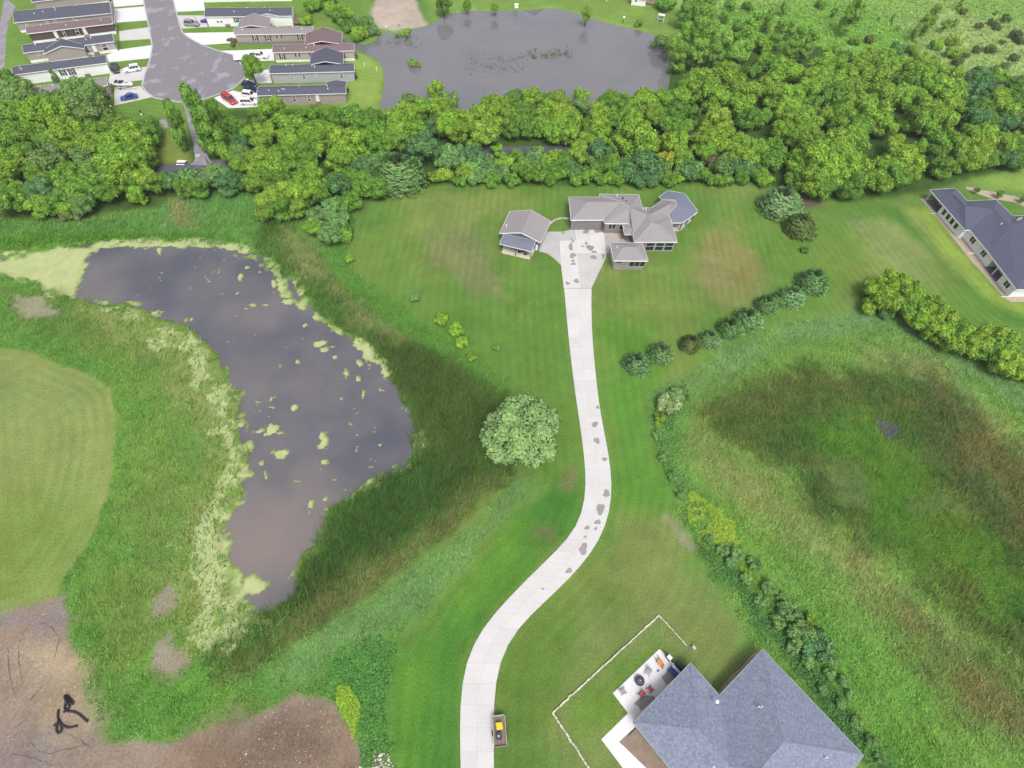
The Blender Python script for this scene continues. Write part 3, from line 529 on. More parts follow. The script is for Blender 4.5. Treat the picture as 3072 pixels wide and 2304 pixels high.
# ================================================================== ROADS, PATHS, DRIVES
ROADS = []
def paved(name, pts, m, z=.03, label=None, thick=.06):
    ROADS.append(pts); return sheet(name, pts, z, m, 'structure', label, thick)
def asphalt(name, dark, light, lo=.56, hi=.62, sc=.3):
    m, n, b = _nodes(name); b.inputs['Roughness'].default_value = .85; b.inputs['Specular IOR Level'].default_value = .3
    geo = n.nodes.new('ShaderNodeNewGeometry'); mp = n.nodes.new('ShaderNodeMapping'); mp.inputs['Scale'].default_value = (1, .55, 1); n.links.new(geo.outputs['Position'], mp.inputs[0])
    t = n.nodes.new('ShaderNodeTexNoise'); t.inputs['Scale'].default_value = sc; t.inputs['Detail'].default_value = 5; n.links.new(mp.outputs[0], t.inputs['Vector'])
    mr = n.nodes.new('ShaderNodeMapRange'); mr.inputs[1].default_value = lo; mr.inputs[2].default_value = hi; n.links.new(t.outputs[0], mr.inputs[0])
    mx = n.nodes.new('ShaderNodeMix'); mx.data_type = 'RGBA'; mx.inputs[6].default_value = (*dark, 1); mx.inputs[7].default_value = (*light, 1); n.links.new(mr.outputs[0], mx.inputs[0])
    t2 = n.nodes.new('ShaderNodeTexNoise'); t2.inputs['Scale'].default_value = 1.7; t2.inputs['Detail'].default_value = 5; n.links.new(geo.outputs['Position'], t2.inputs['Vector'])
    m2 = n.nodes.new('ShaderNodeMapRange'); m2.inputs[1].default_value = .3; m2.inputs[2].default_value = .7; m2.inputs[3].default_value = .88; m2.inputs[4].default_value = 1.1; n.links.new(t2.outputs[0], m2.inputs[0])
    v = n.nodes.new('ShaderNodeVectorMath'); v.operation = 'SCALE'; n.links.new(mx.outputs[2], v.inputs[0]); n.links.new(m2.outputs[0], v.inputs['Scale']); n.links.new(v.outputs[0], b.inputs['Base Color'])
    MATS[name] = m; return m
M_road = asphalt('road_asphalt', C(146, 141, 149), C(172, 168, 177)); M_path = asphalt('path_asphalt', C(152, 148, 158), C(170, 166, 176), .4, .6, .4)
M_trail = asphalt('trail_asphalt', C(98, 94, 112), C(118, 112, 128), .4, .65, .3)
M_conc = mat('concrete', C(240, 238, 238, .57), .85, .2, (.25, .05), (3, .05), bump=.1, rand=.035)
M_conc_old = mat('old_concrete', C(222, 220, 219, .55), .85, .2, (.2, .1), (2.2, .08), bump=.1, rand=.05)
M_joint = mat('joint_soil', C(208, 206, 204, .52), .9)
M_stain = mat('wet_concrete', C(176, 171, 168, .58), .55, .4, (1.2, .1), (6, .08)); M_stain2 = mat('oily_stain', C(174, 167, 148, .56), .6, .4, (1.2, .1), (6, .08))
M_conc_white = mat('white_concrete', C(244, 242, 246, .68), .85, .2, (.25, .04), (3, .04))
M_kerb = mat('kerb_concrete', C(205, 202, 208), .85)
road_px = [(418, -120), (424, -60), (430, 0), (447, 81), (457, 141), (450, 179), (434, 225), (426, 258), (439, 276), (461, 293), (502, 302), (545, 307), (590, 305), (642, 288), (702, 264), (734, 234), (737, 221), (728, 196), (696, 164), (652, 152), (604, 134), (563, 112), (547, 98), (538, 70), (528, 32), (520, 0), (510, -60), (500, -120)]
road_w = [g(*q) for q in road_px]
paved('road', road_w, M_road, .05, 'grey patchy asphalt cul-de-sac between the mobile homes', .05)
kb = MB()
ring = road_w[1:-1]
for i in range(len(ring)-1):      # a low rolled kerb along the cul-de-sac
    a, b = np.array(ring[i]), np.array(ring[i+1]); L = np.linalg.norm(b-a); ang = math.atan2(b[1]-a[1], b[0]-a[0])
    kb.box(((a[0]+b[0])/2, (a[1]+b[1])/2, .052), (L+.1, .45, .09), ang)
tag(kb.build('kerb', M_kerb), 'pale rolled concrete kerb round the cul-de-sac', None, None, 'structure')
def ribbon(pts, wd):
    p = [np.array(q[:2], float) for q in pts]; l = []; r = []
    for i in range(len(p)):
        t = p[min(i+1, len(p)-1)]-p[max(0, i-1)]; t /= np.linalg.norm(t); n = np.array([-t[1], t[0]])*wd/2; l.append(p[i]+n); r.append(p[i]-n)
    return l+r[::-1]
paved('footpath', G(zA, [(1738, 335), (1770, 480), (1800, 600), (1832, 740), (1850, 870), (1838, 905), (1800, 930), (2050, 935), (2010, 910), (1978, 870), (1940, 740), (1900, 600), (1842, 480), (1795, 350)]), M_path, .03, 'straight grey footpath from the cul-de-sac to the trail')
tr = [g(*q) for q in [(-200, 560), (0, 545), (250, 530), (470, 508), (570, 498), (660, 490), (800, 470), (1000, 455), (1250, 452), (1500, 451), (1620, 449), (1720, 446), (1900, 430), (2100, 400), (2400, 330), (2800, 260), (3200, 220)]]
paved('trail', ribbon(tr, 3.2), M_trail, .024, 'dark asphalt trail running through the tree belt')
paved('side_path', G(zA, [(960, 518), (1200, 508), (1400, 504), (1560, 502), (1595, 540), (1600, 580), (1560, 590), (1545, 545), (1400, 526), (1200, 530), (960, 545)]), M_path, .02, 'short grey path beyond the park lawn')
paved('west_path', G(z1, [(60, -60), (110, 20), (175, 70), (130, 160), (95, 260), (70, 400), (62, 560), (50, 740), (-60, 800), (-60, 330), (0, 250)]), M_path, .02, 'grey path at the west end of the mobile homes')
homedrives = [(z1, [(1235, -60), (1585, -60), (1592, 50), (1265, 78)], 'new'), (z1, [(1255, 100), (1600, 72), (1628, 225), (1288, 250)], 'new'), (z1, [(1318, 345), (1645, 302), (1672, 430), (1325, 452)], 'old'),
              (z1, [(1180, 610), (1330, 548), (1678, 500), (1688, 640), (1205, 690)], 'new'), (z1, [(1235, 775), (1640, 738), (1582, 885), (1190, 928)], 'old'), (z1, [(1265, 975), (1555, 955), (1592, 1005), (1692, 1072), (1266, 1166)], 'old'),
              (z2, [(62, -60), (330, -60), (368, 100), (88, 112)], 'new'), (z2, [(103, 147), (362, 148), (392, 255), (148, 272)], 'old'), (z2, [(162, 314), (640, 305), (662, 365), (590, 410), (345, 426), (245, 375)], 'new'),
              (z2, [(480, 484), (1010, 465), (1022, 575), (712, 578), (640, 528)], 'new'), (z2, [(708, 798), (768, 730), (960, 655), (1000, 785)], 'new'), (z2, [(448, 930), (630, 858), (720, 882), (870, 880), (890, 1013), (585, 1024)], 'new')]
for i, (zf, pts, k) in enumerate(homedrives): paved('home_driveway', G(zf, pts), M_conc_white if k == 'new' else M_conc, .04, 'pale concrete parking pad beside a mobile home')
# long driveway of concrete slabs
LP = [(1218.5, 624), (1222, 660), (1229, 740), (1240, 830), (1250, 900), (1256, 940), (1264, 1000), (1266, 1050), (1264, 1090), (1252, 1130), (1228, 1165), (1190, 1200), (1140, 1250), (1090, 1300), (1050, 1345), (1020, 1390), (1005, 1430), (995, 1490), (992, 1550), (995, 1659), (999, 1790)]
RP = [(1278, 624), (1277, 660), (1280, 740), (1289, 830), (1298, 900), (1307, 940), (1318, 1000), (1323, 1050), (1321, 1090), (1312, 1130), (1292, 1175), (1258, 1220), (1210, 1270), (1160, 1315), (1115, 1360), (1090, 1395), (1075, 1440), (1066, 1490), (1066, 1550), (1067, 1659), (1068, 1790)]
def resample(P, n):
    P = np.array([q[:2] for q in P]); d = np.concatenate([[0], np.cumsum(np.linalg.norm(np.diff(P, axis=0), axis=1))]); t = np.linspace(0, d[-1], n)
    return np.stack([np.interp(t, d, P[:, 0]), np.interp(t, d, P[:, 1])], -1)
def smooth(P, k=2):
    P = np.array(P)
    for _ in range(k):
        Q = P.copy(); Q[1:-1] = .25*P[:-2]+.5*P[1:-1]+.25*P[2:]; P = Q
    return P
Lw = smooth(resample(G(zO, LP), 38), 2); Rw = smooth(resample(G(zO, RP), 38), 2)
drv = thing('driveway', 'long curving pale concrete driveway to the stone house', None, (0, 0, 0), kind='structure')
ROADS.append([*Lw, *Rw[::-1]])
mb = MB()
for i in range(len(Lw)-1): mb.poly([(*Lw[i], .02), (*Lw[i+1], .02), (*Rw[i+1], .02), (*Rw[i], .02)])
mb.build('joint_bed', M_joint, drv)
def slab(pts, z=.045, gap=.014, m=None):
    q = inset(pts, gap); mb = MB(); mb.prism(q, -.08, z); return mb.build('slab', m or M_conc, drv)
for i in range(len(Lw)-1):
    c0 = (Lw[i]+Rw[i])/2; c1 = (Lw[i+1]+Rw[i+1])/2
    slab([Lw[i], Lw[i+1], c1, c0]); slab([c0, c1, Rw[i+1], Rw[i]])
apr = [(h4, [(945, 787), (1200, 785), (1405, 742), (1430, 940), (1145, 945)], 1), (h4, [(945, 787), (1145, 945), (1180, 1370), (1080, 1272), (940, 1168), (795, 1130), (820, 1000)], 1),
       (m5, [(718, 640), (878, 636), (900, 860), (735, 862)], 0), (m5, [(735, 862), (900, 860), (920, 1088), (764, 1090)], 0), (m5, [(860, 520), (1000, 522), (1012, 640), (878, 636)], 0), (m5, [(1000, 522), (1140, 525), (1152, 640), (1012, 640)], 0),
       (m5, [(878, 636), (1012, 640), (1022, 760), (890, 760)], 0), (m5, [(1012, 640), (1152, 640), (1166, 760), (1022, 760)], 0), (m5, [(890, 760), (1166, 760), (1160, 805), (1024, 1088), (920, 1088)], 1)]
mb = MB(); mb.poly([(*q_[:2], .018) for q_ in G(m5, [(720, 640), (862, 520), (1140, 525), (1166, 760), (1160, 805), (1022, 1098), (762, 1098), (735, 860)])]); mb.build('joint_bed', M_joint, drv)
for zf, pts, old in apr:
    w_ = G(zf, pts); ROADS.append(w_); slab(w_, .045, .012, M_conc_old if old else M_conc)
def blob(pts, z, m, name='wet_stain'):
    mb = MB(); mb.poly([(p[0], p[1], z) for p in pts]); return mb.build(name, m, drv)
def eblob(zf, x, y, rx, ry, z, m, seed):
    rg = np.random.default_rng(seed); P = []
    a0, a1, a2 = rg.uniform(0, 6.28, 3)
    for k in range(22):
        t = k/22*2*math.pi; r = 1+.16*math.sin(2*t+a0)+.13*math.sin(3*t+a1)+.07*math.sin(5*t+a2); P.append(g(*zf(x+rx*r*math.cos(t), y+ry*r*math.sin(t))))
    return blob(P, z, m)
st4 = [(1220, 805, 35, 30), (1620, 780, 58, 48), (1830, 775, 78, 42), (1365, 910, 28, 20), (1388, 957, 28, 24), (1352, 1050, 48, 68), (1385, 1205, 65, 50), (1390, 1295, 36, 22), (1395, 1350, 46, 28), (1560, 1042, 40, 13), (1622, 993, 30, 30), (1690, 1070, 66, 62), (1762, 1142, 45, 26), (1748, 1235, 76, 36), (1920, 1220, 36, 46)]
for k, (x, y, rx, ry) in enumerate(st4): eblob(h4, x, y, rx*.88, ry*.88, .049+.0015*(k % 3), M_stain2 if k in (1, 2, 9, 10, 11, 12) else M_stain, k)
stO = [(1245, 607, 8, 5), (1226, 612, 6, 4), (1285, 917, 9, 7), (1289, 952, 8, 8), (1306, 992, 6, 6), (1291, 880, 5, 4), (1310, 1066, 10, 9), (1297, 1100, 12, 13), (1291, 1128, 8, 7), (1287, 1142, 5, 4), (1268, 1140, 6, 6), (1264, 1160, 4, 4), (1260, 1186, 11, 15), (1229, 1233, 9, 7), (1172, 1272, 4, 3)]
for k, (x, y, rx, ry) in enumerate(stO): eblob(zO, x, y, rx*.82, ry*.82, .0495, M_stain, 50+k)
# small curved garden path of three slabs, flagstone court
gp = thing('garden_path', 'curved path of three pale slabs between garage and house', None, g(*h4(1150, 580)), kind='structure')
for pts in ([(980, 650), (1000, 625), (1080, 570), (1092, 590), (1015, 645), (985, 668)], [(1096, 568), (1150, 550), (1205, 540), (1212, 560), (1155, 572), (1102, 590)], [(1218, 545), (1275, 545), (1335, 552), (1335, 578), (1270, 575), (1225, 565)]):
    mb = MB(); mb.prism(G(h4, pts), -.05, .16); mb.build('slab', M_conc_old, gp)
M_flag = mat('flagstone', C(205, 190, 180), .85, .2, (.9, .14), (4, .1), bump=.2, rand=.12)
court = thing('flagstone_court', 'tan flagstone entry court between house and annex', None, g(*m5(1240, 590)), kind='structure')
cpoly = G(m5, [(1142, 552), (1420, 560), (1430, 655), (1205, 662), (1215, 760), (1166, 758), (1150, 640)]); ROADS.append(cpoly)
mb = MB(); mb.prism(cpoly, -.1, .03, bottom=False); mb.build('bed', M_joint, court)
CS = sdf(cpoly)
u0 = np.array(cpoly[1][:2])-np.array(cpoly[0][:2]); u0 /= np.linalg.norm(u0); v0 = np.array([-u0[1], u0[0]]); rg = np.random.default_rng(3)
for i in range(-16, 16):
    for j in range(-16, 16):
        c = np.array(cpoly[0][:2])+u0*(i+.5*(j % 2))*1.25+v0*j*.95
        if samp(CS, np.array([c[0]]), np.array([c[1]]))[0] < .55: continue
        mb = MB(); jt = lambda: rg.uniform(-.05, .05, 2)
        mb.prism([c-u0*.6-v0*.45+jt(), c+u0*.6-v0*.45+jt(), c+u0*.6+v0*.45+jt(), c-u0*.6+v0*.45+jt()], -.05, .06+rg.uniform(0, .02)); mb.build('flagstone', M_flag, court)
# gravel beds and mulch
M_gravel = mat('gravel', C(196, 180, 162), .95, .1, (1.2, .12), (14, .22), bump=.4); M_mulch = mat('mulch', C(160, 142, 126), .95, .1, (1.0, .2), (9, .25), bump=.5)
paved('gravel_bed', G(h6, [(180, 250), (215, 235), (330, 240), (480, 330), (640, 640), (800, 720), (960, 950), (1180, 1180), (1260, 1330), (1450, 1440), (1700, 1440), (1700, 1580), (1480, 1598), (1370, 1602), (1300, 1560), (1180, 1440), (1040, 1270), (960, 1180), (860, 1080), (800, 1000), (640, 800), (380, 480), (210, 280)]), M_gravel, .02, 'tan gravel bed along the wall of the slate-roofed house')
paved('mulch_path', G(h6, [(770, 100), (800, 90), (860, 100), (1000, 130), (1160, 160), (1300, 195), (1400, 210), (1537, 260), (1800, 330), (1800, 430), (1537, 345), (1400, 290), (1250, 265), (1150, 255), (1000, 205), (860, 155), (790, 125)]), M_gravel, .02, 'sandy bed winding behind the slate-roofed house')
paved('patio', G(pT, [(1200, 118), (598, 690), (795, 948), (448, 1288), (735, 1670), (1060, 2080), (1290, 1910), (680, 1320), (900, 1120), (1060, 1130), (1700, 520), (1400, 320), (1290, 190)]), M_conc_white, .06, 'white concrete patio and walk wrapping the lower house')
paved('mulch_bed', G(pT, [(684, 1322), (900, 1125), (1040, 1100), (1560, 1720), (1290, 1905)]), M_mulch, .025, 'brown mulch bed between the patio walk and house wall')
paved('gravel_strip', G(bH, [(1100, 575), (1130, 530), (1200, 450), (1260, 400), (1300, 350), (1340, 315), (1400, 330), (1180, 600)]), M_gravel, .02, 'narrow stony bed under the eave of the lower house')
for z_, pts in (('rain', [(1230, 480), (1370, 330), (1420, 380), (1450, 470), (1290, 590)]), ('rain', [(870, 830), (920, 770), (1010, 720), (1120, 720), (1150, 760), (960, 920), (930, 860)])):
    mb = MB(); mb.poly([(p[0], p[1], .0645) for p in G(pT, pts)]); tag(mb.build('wet_patch', M_stain), 'damp grey patch on the white patio', None, None, 'structure')
RD = np.max(np.stack([sdf(p) for p in ROADS]), 0)
def INROAD(x, y): return samp(RD, x, y) > -.25
# gentle wheel ruts etc. are in the soil material; pale stones on the bare dirt
# ================================================================== BUILDINGS
M_white = mat('white_trim', (.78, .78, .80), .6, .3, (1, .03), (0, 0)); M_glass = mat('window_glass', (.02, .025, .03), .08, .7, (.8, .3), (0, 0)); M_screen = mat('window_screen', C(120, 122, 128), .5, .4, (2, .1), (0, 0))
M_dark = mat('dark_trim', (.03, .03, .035), .6); M_vent = mat('white_vent', (.75, .75, .77), .5)
def roof(name, V, faces, m, parent, th=.22, trim=None):
    """V name->world point; thick roof shell, with its fascia as a separate part"""
    names = list(V); ix = {k: i for i, k in enumerate(names)}; off = np.array(wloc(parent)); P = [np.array(V[k], float) for k in names]
    mb = MB(); n = len(P); tf = [[ix[k] for k in f] for f in faces]; fixed = []
    for f in tf:
        a = np.zeros(3)
        for i in range(len(f)): a += np.cross(P[f[i]], P[f[(i+1) % len(f)]])
        fixed.append(f if a[2] > 0 else f[::-1])
    mb._add(P+[p-np.array([0, 0, th]) for p in P], fixed+[[i+n for i in f[::-1]] for f in fixed])
    ed = {}
    for f in fixed:
        for i in range(len(f)): ed[(f[i], f[(i+1) % len(f)])] = 1
    bd = [e for e in ed if (e[1], e[0]) not in ed]
    if not trim: mb._add([], [])
    mb.f += [(b, a, a+n, b+n) for a, b in bd]; mb.mi += [0]*len(bd)
    o = mb.build(name, m, parent)
    cb = MB(); fn = {}
    for f in fixed:
        nv = np.cross(P[f[1]]-P[f[0]], P[f[2]]-P[f[0]]); nv = nv/(np.linalg.norm(nv)+1e-9)
        for i in range(len(f)): fn[(f[i], f[(i+1) % len(f)])] = (nv, np.mean([P[k] for k in f], 0))
    for (a, b), (nv, cv) in fn.items():          # ridge and hip caps
        if a < b and (b, a) in fn:
            n2, c2 = fn[(b, a)]
            if nv@(c2-P[a]) < -.05 and nv@n2 < .998:
                p, q = P[a], P[b]; d = q-p; L = np.linalg.norm(d)
                if L < .5: continue
                s1 = np.cross(nv, d/L); s1 = s1 if s1@(cv-p) > 0 else -s1; s2 = np.cross(n2, d/L); s2 = s2 if s2@(c2-p) > 0 else -s2
                u_ = np.array([0, 0, .035]); cb._add([p+u_, q+u_, q+s1*.16+u_*.8, p+s1*.16+u_*.8, q+s2*.16+u_*.8, p+s2*.16+u_*.8, p+s1*.16-u_, q+s1*.16-u_, p+s2*.16-u_, q+s2*.16-u_], [(0, 1, 2, 3), (1, 0, 5, 4), (3, 2, 7, 6), (4, 5, 8, 9)])
    if cb.f: cb.build('ridge_cap', m, o)
    if trim:
        tb = MB()
        for a, b in bd:
            p, q = P[a], P[b]; d = q-p; L = np.linalg.norm(d[:2])
            if L < .05: continue
            nrm = np.array([d[1], -d[0], 0])/L*.05; dn = np.array([0, 0, th+.02]); up = np.array([0, 0, .02])
            tb._add([p+up, q+up, q-dn, p-dn, p+nrm+up, q+nrm+up, q+nrm-dn, p+nrm-dn], [(0, 1, 2, 3), (7, 6, 5, 4), (4, 5, 1, 0), (3, 2, 6, 7), (0, 3, 7, 4), (1, 5, 6, 2)])
        tb.build('fascia', trim, o)
    return o
def on_wall(p0, p1, px, py):
    p0 = np.array(p0[:2], float); p1 = np.array(p1[:2], float); d = Fc+CI*(px-1536)/FPX+CJ*(1152-py)/FPX
    u = p1-p0; L = np.linalg.norm(u); u /= L; n = np.array([-u[1], u[0]]); t = (p0@n)/(d[:2]@n); q = d[:2]*t
    return float((q-p0)@u), float(CAM_H+d[2]*t)
def wallbox(mb, p0, p1, u0, u1, z0, z1, out, th):
    """box on the wall p0->p1; outward is to the right of the direction p0->p1"""
    p0 = np.array(p0[:2], float); p1 = np.array(p1[:2], float); u = p1-p0; u /= np.linalg.norm(u); n = np.array([u[1], -u[0]])
    a = p0+u*u0; b = p0+u*u1; vs = []
    for q, k in ((a, out), (b, out), (b, out+th), (a, out+th)):
        r = q+n*k; vs += [(r[0], r[1], z0), (r[0], r[1], z1)]
    mb._add(vs, [(0, 2, 3, 1), (2, 4, 5, 3), (4, 6, 7, 5), (6, 0, 1, 7), (1, 3, 5, 7), (0, 6, 4, 2)])
def window(par, p0, p1, u0, u1, z0, z1, frame=None, shutters=False, cols=1, rows=2, screen=True, fr=.09):
    frame = frame or M_white; mb = MB()
    for a in (u0, u1-fr): wallbox(mb, p0, p1, a, a+fr, z0, z1, .004, .07)
    for z in (z0, z1-fr): wallbox(mb, p0, p1, u0+fr, u1-fr, z, z+fr, .006, .07)
    for c in range(1, cols): x = u0+(u1-u0)*c/cols; wallbox(mb, p0, p1, x-fr/2, x+fr/2, z0+fr, z1-fr, .005, .068)
    for r in range(1, rows): z = z0+(z1-z0)*r/rows; wallbox(mb, p0, p1, u0+fr, u1-fr, z-fr/2, z+fr/2, .007, .066)
    o = mb.build('window', frame, par)
    for c in range(cols):
        for r in range(rows):
            pb = MB(); wallbox(pb, p0, p1, u0+(u1-u0)*c/cols+fr/2, u0+(u1-u0)*(c+1)/cols-fr/2, z0+(z1-z0)*r/rows+fr/2, z0+(z1-z0)*(r+1)/rows-fr/2, .008, .02)
            pb.build('pane', M_screen if (screen and rows == 2 and r == 1) else M_glass, o)
    if shutters:
        for a, b in ((u0-.48, u0-.04), (u1+.04, u1+.48)):
            sb = MB(); wallbox(sb, p0, p1, a, b, z0-.05, z1+.05, .004, .05); sb.build('shutter', shutters, o)
    return o
def door(par, p0, p1, u0, u1, z0, z1, m, name='door'):
    mb = MB(); wallbox(mb, p0, p1, u0, u1, z0, z1, .004, .06); o = mb.build(name, m, par)
    hb = MB(); wallbox(hb, p0, p1, u1-.2, u1-.1, z0+.95, z0+1.05, .064, .07); hb.build('handle', M_dark, o); return o
def pwin(par, p0, p1, tl, br, **k):
    a = on_wall(p0, p1, *tl); b = on_wall(p0, p1, *br); cu = sorted((a[0], b[0])); 
    return window(par, p0, p1, cu[0], cu[1], b[1], a[1], **k)
# ---------------------------------------------------------------- mobile homes
R_blue = shingle('slate_blue_shingle', C(96, 99, 114), .10); R_brown = shingle('brown_shingle', C(134, 114, 118), .10); R_tan = shingle('tan_shingle', C(156, 148, 152), .10); R_navy = shingle('dark_blue_shingle', C(97, 100, 116), .1)
S = lambda n, c: mat(n, C(*c), .6, .3, (.4, .05), (3, .04))
S_white = mat('white_siding', (.80, .80, .82), .55, .3, (.4, .03), (0, 0)); S_tan = S('tan_siding', (190, 180, 176)); S_cream = S('cream_siding', (206, 196, 184)); S_grey = S('pale_grey_siding', (200, 198, 208)); S_brown = S('brown_siding', (112, 92, 92)); S_rose = S('taupe_siding', (188, 176, 170)); S_skirt = mat('white_skirting', (.78, .78, .8), .6); S_gskirt = S('grey_skirting', (150, 145, 150))
SH = mat('dark_shutter', (.035, .038, .045), .6)
ZE = 3.15
def home(label, eL, eR, dep, wall, roofm, skirt, wins=(), doors=(), shutters=None, clip=False, rear=None, gable=None, steps=None, vents=4, sk=.75, rise=None, frame=None, rear_side=None):
    eL = g(*eL, ZE); eR = g(*eR, ZE); u = (eR-eL)[:2]; L = np.linalg.norm(u); u /= L; n = np.array([-u[1], u[0]])
    if n[1] < 0: n = -n
    ov = .3; mid = (eL[:2]+eR[:2])/2+n*dep/2
    t = thing('mobile_home', label, 'mobile home', (mid[0], mid[1], 0), group='mobile homes round the cul-de-sac')
    P = lambda a, b, z: np.array([*(eL[:2]+u*a+n*b), z])
    rise = rise or dep*.16
    V = dict(a=P(0, 0, ZE), b=P(L, 0, ZE), c=P(L, dep, ZE), d=P(0, dep, ZE), r=P(0, dep/2, ZE+rise), s=P(L, dep/2, ZE+rise)); F = [['a', 'b', 's', 'r'], ['c', 'd', 'r', 's']]
    ro = roof('roof', V, F, roofm, t, .16, M_white)
    A, B, Cc, D = P(ov, ov, 0), P(L-ov, ov, 0), P(L-ov, dep-ov, 0), P(ov, dep-ov, 0)
    zt = ZE-.1; zr = ZE+rise-.17
    mb = MB(); q = [A, B, Cc, D]; lo = [np.array([*p[:2], sk]) for p in q]; hi = [np.array([*p[:2], zt]) for p in q]
    mL = np.array([*((A+D)/2)[:2], zr]); mR = np.array([*((B+Cc)/2)[:2], zr])
    mb._add(lo+hi+[mL, mR], [(0, 1, 5, 4), (1, 2, 6, 9, 5), (2, 3, 7, 6), (3, 0, 4, 8, 7)]); mb.build('wall', wall, t)
    sb = MB(); sb.prism(inset([p[:2] for p in q], .04), -.15, sk); sb.build('skirting', skirt, t)
    for w_ in wins:
        (x0, y0), (x1, y1) = w_; pwin(t, A, B, (x0, y0), (x1, y1), shutters=shutters, frame=frame)
    for d_ in doors:
        x, m_ = d_; uu = on_wall(A, B, x, (eL[1] if False else proj((*((A+B)/2)[:2], 1.6))[1]))[0]
        door(t, A, B, uu-.48, uu+.48, sk+.05, sk+2.05, m_)
        s_ = MB(); 
        for k in range(3): wallbox(s_, A, B, uu-.7, uu+.7, 0, .7-.22*k, .02+.32*k, .32)
        s_.build('step', M_wood, t)
    rg = random.Random(label)
    for k in range(vents):
        a = rg.uniform(.08, .92)*L; b = rg.uniform(.25, .75)*dep; z = ZE+rise*(1-abs(b-dep/2)/(dep/2)); p = P(a, b, z+.12)
        vb = MB(); vb.cyl(p, .13, .4, 8); vb.build('vent_pipe', M_vent, ro)
    def wing(u0, u1, rear_, ext, rise2, lab):
        """cross wing whose ridge runs away from (rear) or toward (front) the camera"""
        s = 1 if rear_ else -1; b0 = dep-.4 if rear_ else .4; b1 = (dep+ext) if rear_ else -ext; um = (u0+u1)/2; zz = ZE+.02
        bm_ = dep/2
        V2 = dict(a=P(u0, b0, zz), b=P(u0, b1, zz), c=P(u1, b1, zz), d=P(u1, b0, zz), r=P(um, bm_, zz+rise2), s=P(um, b1, zz+rise2))
        r2 = roof(lab, V2, [['a', 'b', 's', 'r'], ['c', 'd', 'r', 's']], roofm, t, .16, M_white)
        i = .3; e = b1-s*i; w0 = MB(); pts = [P(u0+i, b0, 0), P(u0+i, e, 0), P(u1-i, e, 0), P(u1-i, b0, 0)]
        lo = [np.array([*p[:2], sk]) for p in pts]; hi = [np.array([*p[:2], ZE-.1]) for p in pts]; pe = P(um, e, zz+rise2-.18)
        w0._add(lo+hi+[pe], [(0, 1, 5, 4), (1, 2, 6, 8, 5), (2, 3, 7, 6)]); w0.build('wing_wall', wall, t)
        s0 = MB(); s0.prism(inset([p[:2] for p in pts], .04), -.15, sk); s0.build('wing_skirting', skirt, t)
        return pts
    if rear: wing(rear[0]*L, rear[1]*L, True, rear[2], rear[3], 'rear_roof')
    if gable: wing(gable[0]*L, gable[1]*L, False, gable[2], gable[3], 'gable_roof')
    t['_'] = 0; del t['_']
    return t, A, B, P, L
M_wood = mat('weathered_wood', C(150, 125, 108), .85, .2, (3, .15), (10, .1)); M_newwood = mat('new_wood', C(190, 150, 110), .85, .2, (3, .12), (0, 0)); M_door = mat('white_door', (.76, .76, .79), .5, .3, (2, .02), (0, 0))
q = lambda zf, *r: [(zf(a, b), zf(c, d)) for a, b, c, d in r]
home('tan mobile home with slate-blue roof cut by the photo edge above the brown one', h1(600, 40), h1(2010, -130), 5.0, S_tan, R_blue, S_skirt, vents=2)
home('wide mobile home with slate-blue roof and taupe walls, behind the brown one', h1(262, 430), h1(2112, 248), 8.4, S_rose, R_blue, S_skirt, q(h1, (470, 455, 535, 490), (860, 402, 935, 440), (1010, 388, 1085, 425), (1360, 345, 1440, 385)), rise=1.3, vents=5)
home('brown-sided mobile home with pinkish brown roof and white skirting', h1(505, 640), h1(2140, 445), 4.9, S_brown, R_brown, S_skirt, q(h1, (1150, 565, 1275, 685), (1390, 532, 1530, 655)), [(h1(1630, 600)[0], M_door), (h1(1050, 690)[0], M_door)], SH, sk=.85)
home('mobile home with slate-blue roof and wide front gable beside the white one', h1(445, 1005), h1(2160, 783), 5.2, S_tan, R_blue, S_skirt, q(h1, (1590, 880, 1715, 990), (1905, 838, 2075, 948), (690, 998, 800, 1112)), [(h1(1825, 910)[0], M_door)], gable=(.22, .665, 2.2, 1.5), sk=.8)
home('white mobile home with slate-blue roof behind the white four-wheel drive', h1(245, 1420), h1(2030, 1190), 4.9, S_white, R_blue, S_white, q(h1, (1140, 1330, 1250, 1425), (1300, 1308, 1425, 1412)), [(h1(1650, 1360)[0], M_door)], SH, vents=3)
home('taupe mobile home half hidden behind trees, beside the boat and blue car', (60, 292), (323, 255), 4.6, S_rose, R_tan, S_rose, vents=2)
home('pale grey mobile home at the photo top, right of the street', (565, -22), (872, -26), 5.0, S_grey, R_tan, S_skirt, vents=1)
R1, A1, B1, P1f, L1 = home('white mobile home with slate-blue roof, small front gable and wooden deck', (613, 50.5), (876.6, 47.5), 6.4, S_white, R_blue, S_skirt, q(h2, (1205, 385, 1355, 495), (2015, 378, 2190, 482), (845, 462, 905, 497)), [(h2(1030, 550)[0], M_door)], SH, gable=(.58, .86, .15, .85), rise=1.1, vents=4)
home('tan mobile home with tan roof and a hipped rear wing', (701.5, 104), (939, 100.5), 4.9, S_rose, R_tan, S_gskirt, q(z2, (822, 337, 858, 385), (940, 336, 982, 384), (1052, 335, 1080, 360), (1248, 330, 1282, 378)), (), SH, rear=(.02, .42, 6, 1.6), vents=4)
home('cream mobile home with reddish brown roof and brown rear wing', (817, 157.5), (1063, 152), 4.9, S_cream, R_brown, S_skirt, q(z2, (1078, 512, 1115, 560), (1228, 508, 1252, 536), (1364, 505, 1390, 537), (1642, 498, 1678, 545)), (), SH, rear=(.38, .84, 7, 1.9), vents=4)
